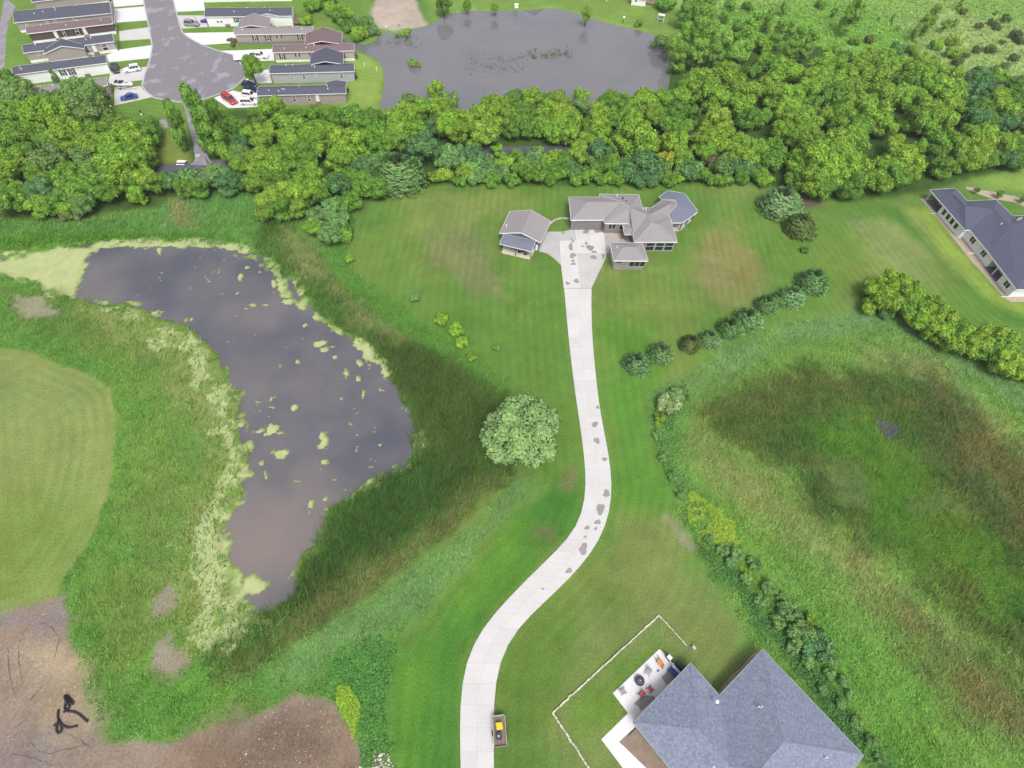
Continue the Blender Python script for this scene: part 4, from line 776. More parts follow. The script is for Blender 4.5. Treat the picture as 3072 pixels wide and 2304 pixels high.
home('pale grey mobile home with slate-blue roof and grey rear wing', (808.5, 220.5), (1063, 214), 4.9, S_grey, R_blue, S_grey, q(z2, (1168, 708, 1200, 755), (1280, 704, 1322, 750), (1402, 700, 1426, 726), (1638, 694, 1676, 740)), (), None, rear=(.46, .86, 6.5, 1.9), vents=4)
home('tan mobile home with dark blue roof nearest the trees, beside the red pickup', (771, 287), (1038, 280), 4.9, S_rose, R_navy, S_rose, q(z2, (1058, 918, 1096, 966), (1186, 908, 1232, 965), (1328, 908, 1372, 960)), [(z2(1432, 940)[0], M_door)], None, rear=(.77, 1.0, 1.6, .5), vents=7)
# wooden deck with rail at the end of the white gabled home
dk = thing('wooden_deck', 'weathered wooden deck with ramp at the end of the gabled white home', 'deck', (*P1f(L1+1, 1.5, 0)[:2], 0))
mb = MB(); ang = math.atan2(*(B1-A1)[:2][::-1]); c = P1f(L1-.2+1.4, 2.6, .62); mb.box(c, (2.8, 4.6, .12), ang); mb.build('floor', M_wood, dk)
mb = MB(); c = P1f(L1+3.6, .6, .35); mb.box(c, (3.4, 1.3, .1), ang-.05); mb.build('ramp', M_wood, dk)
for a, b in ((.2, .4), (2.6, .4), (2.6, 2.6), (2.6, 4.8), (.2, 4.8)):
    mb = MB(); mb.box(P1f(L1-.2+a, b, .8), (.12, .12, 1.6), ang); mb.build('post', M_wood, dk)
for a0, b0, a1, b1 in ((.2, .4, 2.6, .4), (2.6, .4, 2.6, 4.8), (2.6, 4.8, .2, 4.8)):
    mb = MB(); mb.tube([P1f(L1-.2+a0, b0, 1.55), P1f(L1-.2+a1, b1, 1.55)], .06, 5); mb.build('rail', M_wood, dk)
# ---------------------------------------------------------------- stone house in the centre
R_main = shingle('grey_shingle', C(164, 159, 161), .09, 2.5); R_metal = mat('blue_metal_roof', C(128, 134, 152), .45, .5, (.6, .06), (0, 0)); S_main = S('grey_siding', (150, 146, 146)); S_pale = S('light_siding', (196, 194, 190))
M_stone = mat('stone_wall', C(172, 162, 158), .9, .2, (2.2, .28), (7, .2), bump=.5); M_gdoor = mat('garage_door', C(146, 141, 144), .7, .3, (1, .04), (0, 0)); M_frame = mat('pale_frame', C(205, 210, 206), .6)
ze, zr = 3.25, 5.1
def V_(d): return {k: g(*v[0], v[1]) for k, v in d.items()}
mv = V_(dict(G1=(h4(1318, 180), ze), G2=(h4(1855, 182), ze), K1=(h4(1855, 130), ze), K2=(h5(615, 150), ze), B3=(h5(680, 397), ze), B4=(h5(860, 405), ze), B5=(h5(1060, 255), ze), N1=(h5(1300, 256), 3.2), N2=(h5(1348, 345), 3.2), N3=(h5(1175, 540), ze),
             E3=(h5(1215, 592), ze), S2=(h5(1355, 1060), ze), S1=(h5(535, 1060), ze), T1=(h5(505, 915), ze), F3=(h5(444, 705), ze), F2=(h4(1945, 640), ze), F1=(h4(1925, 580), ze), F0=(h4(1355, 582), ze), R1=(h4(1650, 265), zr), R2=(h5(270, 292), zr),
             R3=(h5(440, 400), 5.3), R4=(h5(790, 545), 5.2), R5=(h5(1225, 310), 4.8), A=(h5(850, 690), 5.3), B=(h5(1010, 715), 5.3)))
ctr = np.mean([v for v in mv.values()], 0)
hs = thing('stone_house', 'long grey house with many hipped roofs at the driveway end', 'house', (ctr[0], ctr[1], 0))
mr = roof('roof', mv, [['G1', 'F0', 'R1'], ['G1', 'R1', 'R2', 'G2'], ['F0', 'F1', 'R2', 'R1'], ['G2', 'R2', 'K1'], ['K1', 'R2', 'R3'], ['K1', 'R3', 'K2'], ['K2', 'R3', 'B3'], ['F1', 'F2', 'R2'], ['F2', 'R3', 'R2'], ['F2', 'F3', 'R3'],
                     ['B3', 'R3', 'R4'], ['B3', 'R4', 'B4'], ['B4', 'R4', 'R5', 'B5'], ['B5', 'R5', 'N1'], ['N1', 'R5', 'N2'], ['N2', 'R5', 'R4', 'N3'], ['N3', 'R4', 'A', 'E3'], ['E3', 'A', 'B'], ['E3', 'B', 'S2'], ['S2', 'B', 'A', 'S1'], ['S1', 'A', 'R4', 'T1'], ['T1', 'R4', 'R3'], ['T1', 'R3', 'F3']], R_main, hs, .2, M_white)
wall_order = ['F0', 'F1', 'F2', 'F3', 'T1', 'S1', 'S2', 'E3', 'N3', 'N2', 'N1', 'B5', 'B4', 'B3', 'K2', 'K1', 'G2', 'G1']
wp = inset([mv[k] for k in wall_order], .3); WI = dict(zip(wall_order, wp))
mb = MB()
for i in range(len(wp)):
    a, b = wp[i], wp[(i+1) % len(wp)]; mb.poly([(*a, -.1), (*b, -.1), (*b, ze-.05), (*a, ze-.05)])
mb.build('wall', S_main, hs)
# entry porch roof with posts
ev = V_(dict(a=(h5(505, 915), 2.75), b=(h5(342, 915), 2.75), c=(h5(303, 722), 2.75), d=(h5(450, 718), 2.75), e=(h5(600, 760), 3.9), f=(h5(470, 770), 3.3)))
roof('porch_roof', ev, [['a', 'b', 'f'], ['b', 'c', 'f'], ['c', 'd', 'e', 'f'], ['a', 'f', 'e']], R_main, hs, .18, M_white)
for x, y in ((362, 1035), (300, 985)):
    p = g(*h5(x, y), 0); mb = MB(); mb.box((p[0], p[1], 1.3), (.28, .28, 2.6)); mb.build('post', M_wood, hs)
# wrap-round porch on the east wing, blue metal roof
pv = V_(dict(a=(h5(1002, 192), 2.7), b=(h5(1165, 76), 2.7), c=(h5(1495, 130), 2.7), d=(h5(1745, 470), 2.7), e=(h5(1600, 590), 2.7), f=(h5(1435, 692), 2.7), h=(h5(1252, 692), 2.7), i=(h5(1062, 250), 3.15), j=(h5(1302, 252), 3.5), k=(h5(1352, 345), 3.5), l=(h5(1178, 535), 3.4), m=(h5(1236, 640), 3.0)))
roof('veranda_roof', pv, [['a', 'b', 'i'], ['b', 'j', 'i'], ['b', 'c', 'j'], ['c', 'k', 'j'], ['c', 'd', 'k'], ['d', 'e', 'k'], ['e', 'l', 'k'], ['e', 'f', 'l'], ['f', 'h', 'm', 'l']], R_metal, hs, .15, M_white)
for x, y in ((1390, 840), (1515, 740), (1625, 640)):
    p = g(*h5(x, y), 0); mb = MB(); mb.box((p[0], p[1], 1.3), (.18, .18, 2.6)); mb.build('post', M_dark, hs)
mb = MB(); mb.prism(G(h5, [(1265, 720), (1290, 860), (1400, 850), (1500, 760), (1625, 650), (1620, 610), (1740, 500), (1600, 330), (1480, 180), (1200, 120), (1040, 220), (1300, 300), (1200, 560)]), -.1, .12); mb.build('veranda_floor', M_conc_old, hs)
# garage doors, windows, sun room
ga, gb = WI['F0'], WI['F1']; Lg = np.linalg.norm(gb-ga)
for k in range(2):
    mb = MB(); wallbox(mb, ga, gb, .5+k*(Lg-1)/2+.08, .5+(k+1)*(Lg-1)/2-.08, 0, 2.35, .004, .06); gd = mb.build('garage_door', M_gdoor, hs)
    for j in range(4):
        mb = MB(); wallbox(mb, ga, gb, .5+k*(Lg-1)/2+.16, .5+(k+1)*(Lg-1)/2-.16, .06+j*.57, .56+j*.57, .064, .03); mb.build('panel', M_gdoor, gd)
mb = MB(); wallbox(mb, ga, gb, Lg-.45, Lg+.02, 0, 2.6, .01, .14); mb.build('stone_pier', mat('brown_stone', C(140, 118, 112), .9, .2, (3, .2), (8, .2), bump=.4), hs)
fa, fb = WI['F2'], WI['F3']
pwin(hs, fa, fb, h5(42, 712), h5(165, 812), cols=2, rows=1, frame=M_frame); pwin(hs, fa, fb, h5(250, 722), h5(330, 826), cols=1, rows=1, frame=M_frame)
sa, sb_ = WI['S1'], WI['S2']; Ls = np.linalg.norm(sb_-sa)
us = on_wall(sa, sb_, *h5(735, 1160))[0]; ue = Ls-.15; wd3 = (ue-us)/3
for k in range(3): window(hs, sa, sb_, us+k*wd3+.06, us+(k+1)*wd3-.06, .35, 3.05, frame=M_frame, cols=1, rows=2, screen=False, fr=.12)
door(hs, WI['T1'], WI['S1'], .4, 1.4, .05, 2.1, M_wood)
for x, y, dk_ in ((195, 175, 0), (692, 447, 0), (742, 452, 0), (308, 232, 1), (372, 290, 1), (1018, 712, 1)):
    p = g(*h5(x, y), 4.1); mb = MB(); mb.cyl((p[0], p[1], 4.25), .12 if not dk_ else .16, .75 if not dk_ else .5, 8); mb.build('vent_pipe', M_dark if dk_ else M_vent, mr)
# annex
av = V_(dict(a=(h5(48, 1085), ze), b=(h5(100, 1418), ze), c=(h5(798, 1420), ze), d=(h5(700, 1095), ze), r=(h5(330, 1150), 4.5), s=(h5(540, 1155), 4.5)))
av['a'] = g(*m5(1200, 655), ze); av['b'] = g(*m5(1235, 828), ze); av['d'] = g(*m5(1505, 660), ze)
ac = np.mean(list(av.values()), 0)
an = thing('house_annex', 'small stone-faced annex with hipped grey roof before the sun room', 'annex', (ac[0], ac[1], 0))
ar_ = roof('roof', av, [['a', 'b', 'r'], ['b', 'c', 's', 'r'], ['c', 'd', 's'], ['d', 'a', 'r', 's']], R_main, an, .2, M_white)
aw = inset([av[k] for k in 'abcd'], .45); mb = MB(); mb.poly([(*aw[1], -.1), (*aw[2], -.1), (*aw[2], ze-.05), (*aw[1], ze-.05)]); mb.build('stone_wall', M_stone, an)
mb = MB()
for i in (0, 2, 3): a, b = aw[i], aw[(i+1) % 4]; mb.poly([(*a, -.1), (*b, -.1), (*b, ze-.05), (*a, ze-.05)])
mb.build('wall', S_pale, an)
pwin(an, aw[1], aw[2], h5(440, 1432), h5(720, 1530), cols=3, rows=1, frame=M_frame)
Lw_ = np.linalg.norm(aw[2]-aw[1]); rg = np.random.default_rng(11); w_u = on_wall(aw[1], aw[2], *h5(432, 1480))[0]
for j in range(8):           # courses of facing stone left of the window
    x = .05+(.12 if j % 2 else 0)
    while x < w_u-.3:
        ln = rg.uniform(.3, .6); ln = min(ln, w_u-.05-x)
        if ln > .12:
            mb = MB(); wallbox(mb, aw[1], aw[2], x, x+ln-.03, .03+j*.33, .33+j*.33, .002, rg.uniform(.02, .05)); mb.build('stone', mat('facing_stone', C(178, 166, 162), .9, .2, (2.5, .2), (8, .15), rand=.25), an)
        x += ln
mb = MB(); wallbox(mb, aw[1], aw[2], .5, 1.5, 2.35, 2.6, .06, .12); mb.build('wall_lamp', M_dark, an)
p = g(*h5(195, 1168), 3.8); mb = MB(); mb.cyl((p[0], p[1], 3.95), .12, .7, 8); mb.build('vent_pipe', M_vent, ar_)
# detached garage with lean-to
gv = V_(dict(a=(h4(108, 812), 2.9), b=(h4(288, 432), 2.9), c=(h4(655, 405), 4.7), d=(h4(1005, 605), 2.9), e=(h4(830, 978), 2.9), f=(h4(485, 800), 4.7)))
gc = np.mean(list(gv.values()), 0); gt = thing('detached_garage', 'detached garage with pale gabled roof and blue lean-to', 'garage', (gc[0], gc[1], 0))
gr = roof('roof', gv, [['a', 'f', 'c', 'b'], ['e', 'd', 'c', 'f']], R_main, gt, .2, M_white)
S_gar = S('blue_grey_siding', (138, 140, 156)); gw = inset([gv[k] for k in ('a', 'b', 'd', 'e')], .5); ap0 = (gw[0]+gw[3])/2; ap1 = (gw[1]+gw[2])/2
mb = MB(); zt = 2.85; zp = 4.45
mb.poly([(*gw[0], -.1), (*gw[1], -.1), (*gw[1], zt), (*gw[0], zt)]); mb.poly([(*gw[1], -.1), (*gw[2], -.1), (*gw[2], zt), (*ap1, zp), (*gw[1], zt)]); mb.poly([(*gw[2], -.1), (*gw[3], -.1), (*gw[3], zt), (*gw[2], zt)]); mb.poly([(*gw[3], -.1), (*gw[0], -.1), (*gw[0], zt), (*ap0, zp), (*gw[3], zt)])
mb.build('wall', S_gar, gt)
lv = V_(dict(a=(h4(180, 822), 3.0), b=(h4(108, 1000), 2.5), c=(h4(668, 1135), 2.5), d=(h4(742, 945), 3.0)))
roof('lean_to_roof', lv, [['a', 'b', 'c', 'd']], R_metal, gt, .12, M_white)
for x, y in ((388, 1210), (652, 1262), (150, 1135)):
    p = g(*h4(x, y), 0); mb = MB(); mb.box((p[0], p[1], 1.2), (.15, .15, 2.4)); mb.build('post', M_dark, gt)
mb = MB(); mb.prism(G(h4, [(180, 1040), (132, 1130), (160, 1165), (630, 1275), (650, 1265), (735, 1090), (750, 960), (230, 850)]), -.1, .12, bottom=False); mb.build('porch_floor', mat('porch_concrete', C(226, 218, 204), .85, .2, (.8, .08), (4, .06)), gt)

for k in range(2):
    mb = MB(); wallbox(mb, gw[3], gw[2], .6+k*2.9, 3.1+k*2.9, 0, 2.3, .004, .06); mb.build('garage_door', M_gdoor, gt)
p = g(*h4(228, 695), 3.6); mb = MB(); mb.cyl((p[0], p[1], 3.75), .12, .8, 8); mb.build('vent_pipe', M_vent, gr)
p = g(*h4(752, 1098), 0); tb = thing('utility_tank', 'small white tank standing by the detached garage wall', 'tank', p); mb = MB(); mb.cyl((p[0], p[1], .7), .33, 1.3, 14); mb.build('tank_body', M_white, tb, smooth=False); mb = MB(); mb.cyl((p[0], p[1], 1.42), .2, .14, 12, .12); mb.build('cap', M_vent, tb)
p = g(*h4(530, 1150), 0); gf = thing('patio_set', 'dark table with chairs in shade under the lean-to', 'table', p)
mb = MB(); mb.cyl((p[0], p[1], .72), .65, .06, 14); mb.build('tabletop', M_dark, gf); mb = MB(); mb.cyl((p[0], p[1], .4), .08, .64, 8); mb.build('leg', M_dark, gf)
for k in range(4):
    a = k*math.pi/2+.4; c = thing('dark_chair', 'dark chair %s the shaded table under the lean-to' % ['right of', 'behind', 'left of', 'in front of'][k], 'chair', (p[0]+1.1*math.cos(a), p[1]+1.1*math.sin(a), .12), a, 'chairs under the lean-to')
    mb = MB(); mb.box((0, 0, .42), (.5, .5, .08)); mb.build('seat', M_dark, c, world=False); mb = MB(); mb.box((.24, 0, .72), (.06, .5, .55)); mb.build('backrest', M_dark, c, world=False)
    for sx in (-.2, .2):
        for sy in (-.2, .2): mb = MB(); mb.box((sx, sy, .2), (.05, .05, .4)); mb.build('leg', M_dark, c, world=False)
# ---------------------------------------------------------------- slate-roofed house on the right
R_slate = shingle('slate_shingle', C(98, 102, 122), .12, 2.5); S_wh = mat('white_blue_siding', (.74, .75, .79), .6, .3, (.4, .03), (0, 0))
z3 = 3.0
rv = V_(dict(P1=(h6(305, 128), z3), P2=(h6(645, 110), z3), P3=(h6(795, 275), z3), P4=(h6(1170, 258), z3), P5=(h6(1395, 472), z3), P6=(h6(1750, 455), z3), P7=(h6(1800, 1425), z3), P8=(h6(1438, 1436), z3), S3=(h6(1085, 966), z3), S2=(h6(830, 654), z3), S1=(h6(765, 655), z3),
             r1=(h6(590, 175), 4.5), r2=(h6(768, 340), 5.0), r3=(h6(1150, 385), 5.4), r4=(h6(1345, 600), 5.8), r5=(h6(1760, 900), 6.2)))
rc = np.mean(list(rv.values()), 0); rh = thing('slate_roofed_house', 'white house with slate-blue hipped roof cut by the right edge', 'house', (rc[0], rc[1], 0))
rr = roof('roof', rv, [['P1', 'P2', 'r1'], ['P2', 'P3', 'r2', 'r1'], ['P3', 'P4', 'r3', 'r2'], ['P4', 'P5', 'r4', 'r3'], ['P5', 'P6', 'r5', 'r4'], ['P1', 'r1', 'r2', 'S1'], ['S1', 'r2', 'S2'], ['S2', 'r2', 'r3'], ['S2', 'r3', 'r4', 'S3'], ['S3', 'r4', 'r5', 'P8'], ['P8', 'r5', 'P7'], ['P7', 'r5', 'P6']], R_slate, rh, .24, M_white)
order = ['P1', 'S1', 'S2', 'S3', 'P8', 'P7', 'P6', 'P5', 'P4', 'P3', 'P2']; ip = dict(zip(order, inset([rv[k] for k in order], .5)))
lerp = lambda a, b, t: np.array(a[:2])*(1-t)+np.array(b[:2])*t
W1 = lerp(ip['P1'], ip['S1'], .37); W1b = lerp(ip['P2'], ip['P3'], .45)
pa, pb_ = lerp(ip['S3'], ip['P8'], .12), lerp(ip['S3'], ip['P8'], .56); uu = (pb_-pa)/np.linalg.norm(pb_-pa); nn = np.array([-uu[1], uu[0]])
if (nn@(np.array(rc[:2])-pa)) < 0: nn = -nn
pts = [W1, ip['S1'], ip['S2'], ip['S3'], pa, pa+nn*2.6, pb_+nn*2.6, pb_, ip['P8'], ip['P7'], ip['P6'], ip['P5'], ip['P4'], ip['P3'], W1b]
mb = MB()
for i in range(len(pts)): a, b = pts[i], pts[(i+1) % len(pts)]; mb.poly([(*a, -.1), (*b, -.1), (*b, z3-.05), (*a, z3-.05)])
mb.build('wall', S_wh, rh)
for tl, br in ((440, 1), (492, 1), (545, 1), (597, 1)): pass
for k in range(4):
    t0 = on_wall(W1, ip['S1'], *h6(478+k*51, 440+k*61)); window(rh, W1, ip['S1'], t0[0]-.62, t0[0]+.62, .8, 2.45, cols=1, rows=1)
for (a, b, x, y) in (('S2', 'S3', 862, 797), ('S2', 'S3', 1008, 965), ('S3', 'P8', 1303, 1380)):
    t0 = on_wall(ip[a], ip[b], *h6(x, y)); window(rh, ip[a], ip[b], t0[0]-.9, t0[0]+.9, .85, 2.35, cols=2, rows=1)
mb = MB(); mb.prism([ip['P1'], W1, W1b, ip['P2']], -.1, .1); mb.build('porch_floor', mat('porch_slab', C(128, 122, 134), .85), rh)
mb = MB(); mb.prism([pa-nn*.4, pb_-nn*.4, pb_+nn*2.5, pa+nn*2.5], -.1, .1); mb.build('porch_floor', MATS['porch_slab'], rh)
for p in (ip['P1'], lerp(ip['P1'], ip['P2'], .97), lerp(ip['S3'], ip['P8'], .13), lerp(ip['S3'], ip['P8'], .36)):
    mb = MB(); mb.box((*p, 1.45), (.2, .2, 2.9)); mb.build('post', M_white, rh)
for p, d in ((W1, -.3), (lerp(ip['S2'], ip['S3'], .62), 0), (lerp(ip['S2'], ip['S3'], .66), 0), (ip['P8'], 0)):
    e = lerp(ip['S3'], ip['P8'], 1)-lerp(ip['S3'], ip['P8'], 0); e /= np.linalg.norm(e); n2 = -nn
    q0 = np.array([*p, 0])+np.array([*n2, 0])*.09; q1 = q0+np.array([*n2, 0])*1.6
    mb = MB(); mb.tube([q0+[0, 0, 2.85], q0+[0, 0, .22], q1+[0, 0, .08]], .075, 6); mb.build('downspout', M_white, rh)
for x, y in ((1225, 590), (1452, 525), (1485, 515)):
    p = g(*h6(x, y), 5.0); mb = MB(); mb.cyl((p[0], p[1], 5.25), .12, .8, 8); mb.build('vent_pipe', M_vent, rr)
p = g(*h6(425, 325), .1); wc = thing('white_chair', 'white slatted lawn chair on the slate-roofed house porch', 'chair', p, .6)
mb = MB(); mb.box((0, 0, .38), (.6, .6, .06)); mb.build('seat', M_white, wc, world=False)
for k in range(5): mb = MB(); mb.box((-.28+k*.14, .3, .75), (.1, .05, .75)); mb.build('slat', M_white, wc, world=False)
for sx in (-.3, .3): mb = MB(); mb.box((sx, 0, .58), (.09, .7, .05)); mb.build('armrest', M_white, wc, world=False); mb = MB(); mb.box((sx, -.25, .28), (.07, .07, .56)); mb.build('leg', M_white, wc, world=False); mb = MB(); mb.box((sx, .28, .28), (.07, .07, .56)); mb.build('leg', M_white, wc, world=False)
p = g(*h6(1085, 1095), .1); gq = thing('covered_grill', 'dark covered grill on the recessed porch of the slate-roofed house', 'grill', p, .5); mb = MB(); mb.box((0, 0, .55), (1.2, .6, 1.0), 0, .85); mb.build('cover', mat('dark_cover', C(70, 72, 84), .8), gq, world=False); mb = MB(); mb.box((.75, 0, .8), (.3, .5, .05)); mb.build('side_shelf', M_dark, gq, world=False)
# ---------------------------------------------------------------- lower house with big grey roof
R_grey = shingle('blue_grey_shingle', C(142, 150, 172), .22, 2.6)
C1, C2, C3, C4, C5 = [g(*bH(x, y), 3.0) for x, y in ((605, 740), (948, 380), (1123, 575), (1385, 298), (1992, 937))]
uv = (C5-C4)/np.linalg.norm(C5-C4); vv = (C3-C4)/np.linalg.norm(C3-C4)
C6 = C1+uv*((C5-C1)@uv); KK = C1+uv*((C3-C1)@uv+9); hwl = np.linalg.norm(C2-C1)/2; hwr = np.linalg.norm(C5-C4)/2; up_ = np.array([0, 0, 1.])
bv = dict(C1=C1, C2=C2, C3=C3, C4=C4, C5=C5, C6=C6, K=KK); bv['X1'] = (C1+C2)/2+uv*hwl+up_*1.75; bv['X3'] = (C1+C2)/2+uv*((C3-C1)@uv+hwl)+up_*1.75
bv['X2'] = (C4+C5)/2+vv*hwr+up_*hwl*0+up_*3.0; bv['Y2'] = bv['X2']+vv*max(.6, np.linalg.norm(C6-C5)-2*hwr)
bc = np.mean([C1, C2, C4, C5, C6], 0); bh = thing('grey_roofed_house', 'house with large blue-grey shingle roof at the lower right edge', 'house', (bc[0], bc[1], 0))
br_ = roof('roof', bv, [['C1', 'C2', 'X1'], ['C2', 'C3', 'X3', 'X1'], ['C1', 'X1', 'X3', 'K'], ['C3', 'C4', 'X2', 'Y2', 'X3'], ['X3', 'Y2', 'K'], ['C4', 'C5', 'X2'], ['C5', 'C6', 'Y2', 'X2'], ['C6', 'K', 'Y2']], R_grey, bh, .22, mat('pale_trim', C(205, 205, 200), .6))
bw = inset([bv[k] for k in ('C1', 'C2', 'C3', 'C4', 'C5', 'C6')], .5); mb = MB()
for i in range(6): a, b = bw[i], bw[(i+1) % 6]; mb.poly([(*a, -.1), (*b, -.1), (*b, 2.95), (*a, 2.95)])
mb.build('wall', S_pale, bh)
for i, uu_ in ((0, 3), (0, 8), (3, 4), (3, 9), (5, 3)):
    a, b = bw[i], bw[(i+1) % 6]
    nrm = np.array([(b-a)[1], -(b-a)[0]]); inward = (np.array(bc[:2])-a)@nrm > 0
    if inward: a, b = b, a
    window(bh, a, b, uu_, uu_+1.6, .9, 2.3, cols=2, rows=1)
tv = g(*bH(1097, 617), 4.0); mb = MB(); mb.cyl((tv[0], tv[1], 4.35), .12, .7, 8); vt = mb.build('turbine_vent', M_vent, br_); mb = MB(); mb.tube([(tv[0], tv[1], z) for z in (4.6, 4.72, 4.9, 5.05, 5.12)], [.16, .26, .28, .2, .04], 12); mb.build('turbine_cap', M_vent, vt)
for x, y, z in ((1352, 646, 4.6), (1370, 646, 4.6), (1757, 952, 4.3), (1080, 1008, 5.2)):
    p = g(*bH(x, y), z); mb = MB(); mb.cyl((p[0], p[1], p[2]+.2), .09, 1.0, 8); mb.build('vent_pipe', M_vent, br_)
# ---------------------------------------------------------------- houses across the far pond
def simple_house(name, label, bl, br, dep, hw, rise, wall, rf, gable_front=True, cat='house'):
    a = g(*bl); b = g(*br); u = (b-a)[:2]; L = np.linalg.norm(u); u /= L; n = np.array([-u[1], u[0]]); P = lambda s, t, z: np.array([*(a[:2]+u*s+n*t), z])
    t = thing(name, label, cat, (*P(L/2, dep/2, 0)[:2], 0)); o = .4
    if gable_front: V = dict(a=P(-o, -o, hw), b=P(L/2, -o, hw+rise), c=P(L+o, -o, hw), d=P(-o, dep+o, hw), e=P(L/2, dep+o, hw+rise), f=P(L+o, dep+o, hw)); F = [['a', 'b', 'e', 'd'], ['b', 'c', 'f', 'e']]
    else: V = dict(a=P(-o, -o, hw), b=P(L+o, -o, hw), c=P(L+o, dep/2, hw+rise), d=P(-o, dep/2, hw+rise), e=P(L+o, dep+o, hw), f=P(-o, dep+o, hw)); F = [['a', 'b', 'c', 'd'], ['d', 'c', 'e', 'f']]
    roof('roof', V, F, rf, t, .2, M_white); mb = MB()
    if gable_front: mb._add([P(0, 0, 0), P(L, 0, 0), P(L, 0, hw), P(L/2, 0, hw+rise*.9), P(0, 0, hw), P(0, dep, 0), P(L, dep, 0), P(L, dep, hw), P(L/2, dep, hw+rise*.9), P(0, dep, hw)], [(0, 1, 2, 3, 4), (5, 9, 8, 7, 6), (1, 6, 7, 2), (0, 4, 9, 5)])
    else: mb.prism([P(0, 0, 0), P(L, 0, 0), P(L, dep, 0), P(0, dep, 0)], 0, hw)
    mb.build('wall', wall, t); return t, P(0, 0, 0), P(L, 0, 0), L
t, a, b, L = simple_house('pond_house', 'tall gabled house just beyond the photo, mirrored in the far pond', (1566, -38), (1652, -46), 9, 6.6, 3.2, S('olive_siding', (120, 112, 92)), R_tan)
for k in range(2):
    for z in (1.0, 4.2): window(t, a, b, 1.6+k*(L-5), 3.2+k*(L-5), z, z+1.5)
t, a, b, L = simple_house('garden_shed', 'small white shed with dark base at the photo top', (1893, 15), (1935, 19), 4, 2.6, 1.1, S_white, R_tan, False, 'shed')
window(t, a, b, 1, 2, 1.1, 2.0)
# ================================================================== VEHICLES
def paint(name, col, coat=.4): 
    if name in MATS: return MATS[name]
    m, n, b = _nodes(name); b.inputs['Base Color'].default_value = (*col, 1); b.inputs['Roughness'].default_value = .35; b.inputs['Coat Weight'].default_value = coat; MATS[name] = m; return m
M_tyre = mat('tyre_rubber', (.018, .018, .02), .85); M_rim = mat('wheel_rim', (.5, .5, .52), .35, .5, (1, 0), (0, 0), metal=.6); M_lamp = mat('headlamp', (.7, .7, .72), .2); M_tail = mat('tail_lamp', (.35, .02, .02), .3); M_carglass = mat('car_glass', (.02, .024, .028), .06, .8, (1, 0), (0, 0))
def wheel(t, x, y, r=.34, w_=.22):
    mb = MB(); mb.cyl((x, y, r), r, w_, 16, axis='y'); o = mb.build('wheel', M_tyre, t, world=False)
    s = 1 if y > 0 else -1; mb = MB(); mb.cyl((x, y+s*(w_/2+.004), r), r*.62, .03, 12, axis='y'); mb.build('rim', M_rim, o, world=False)
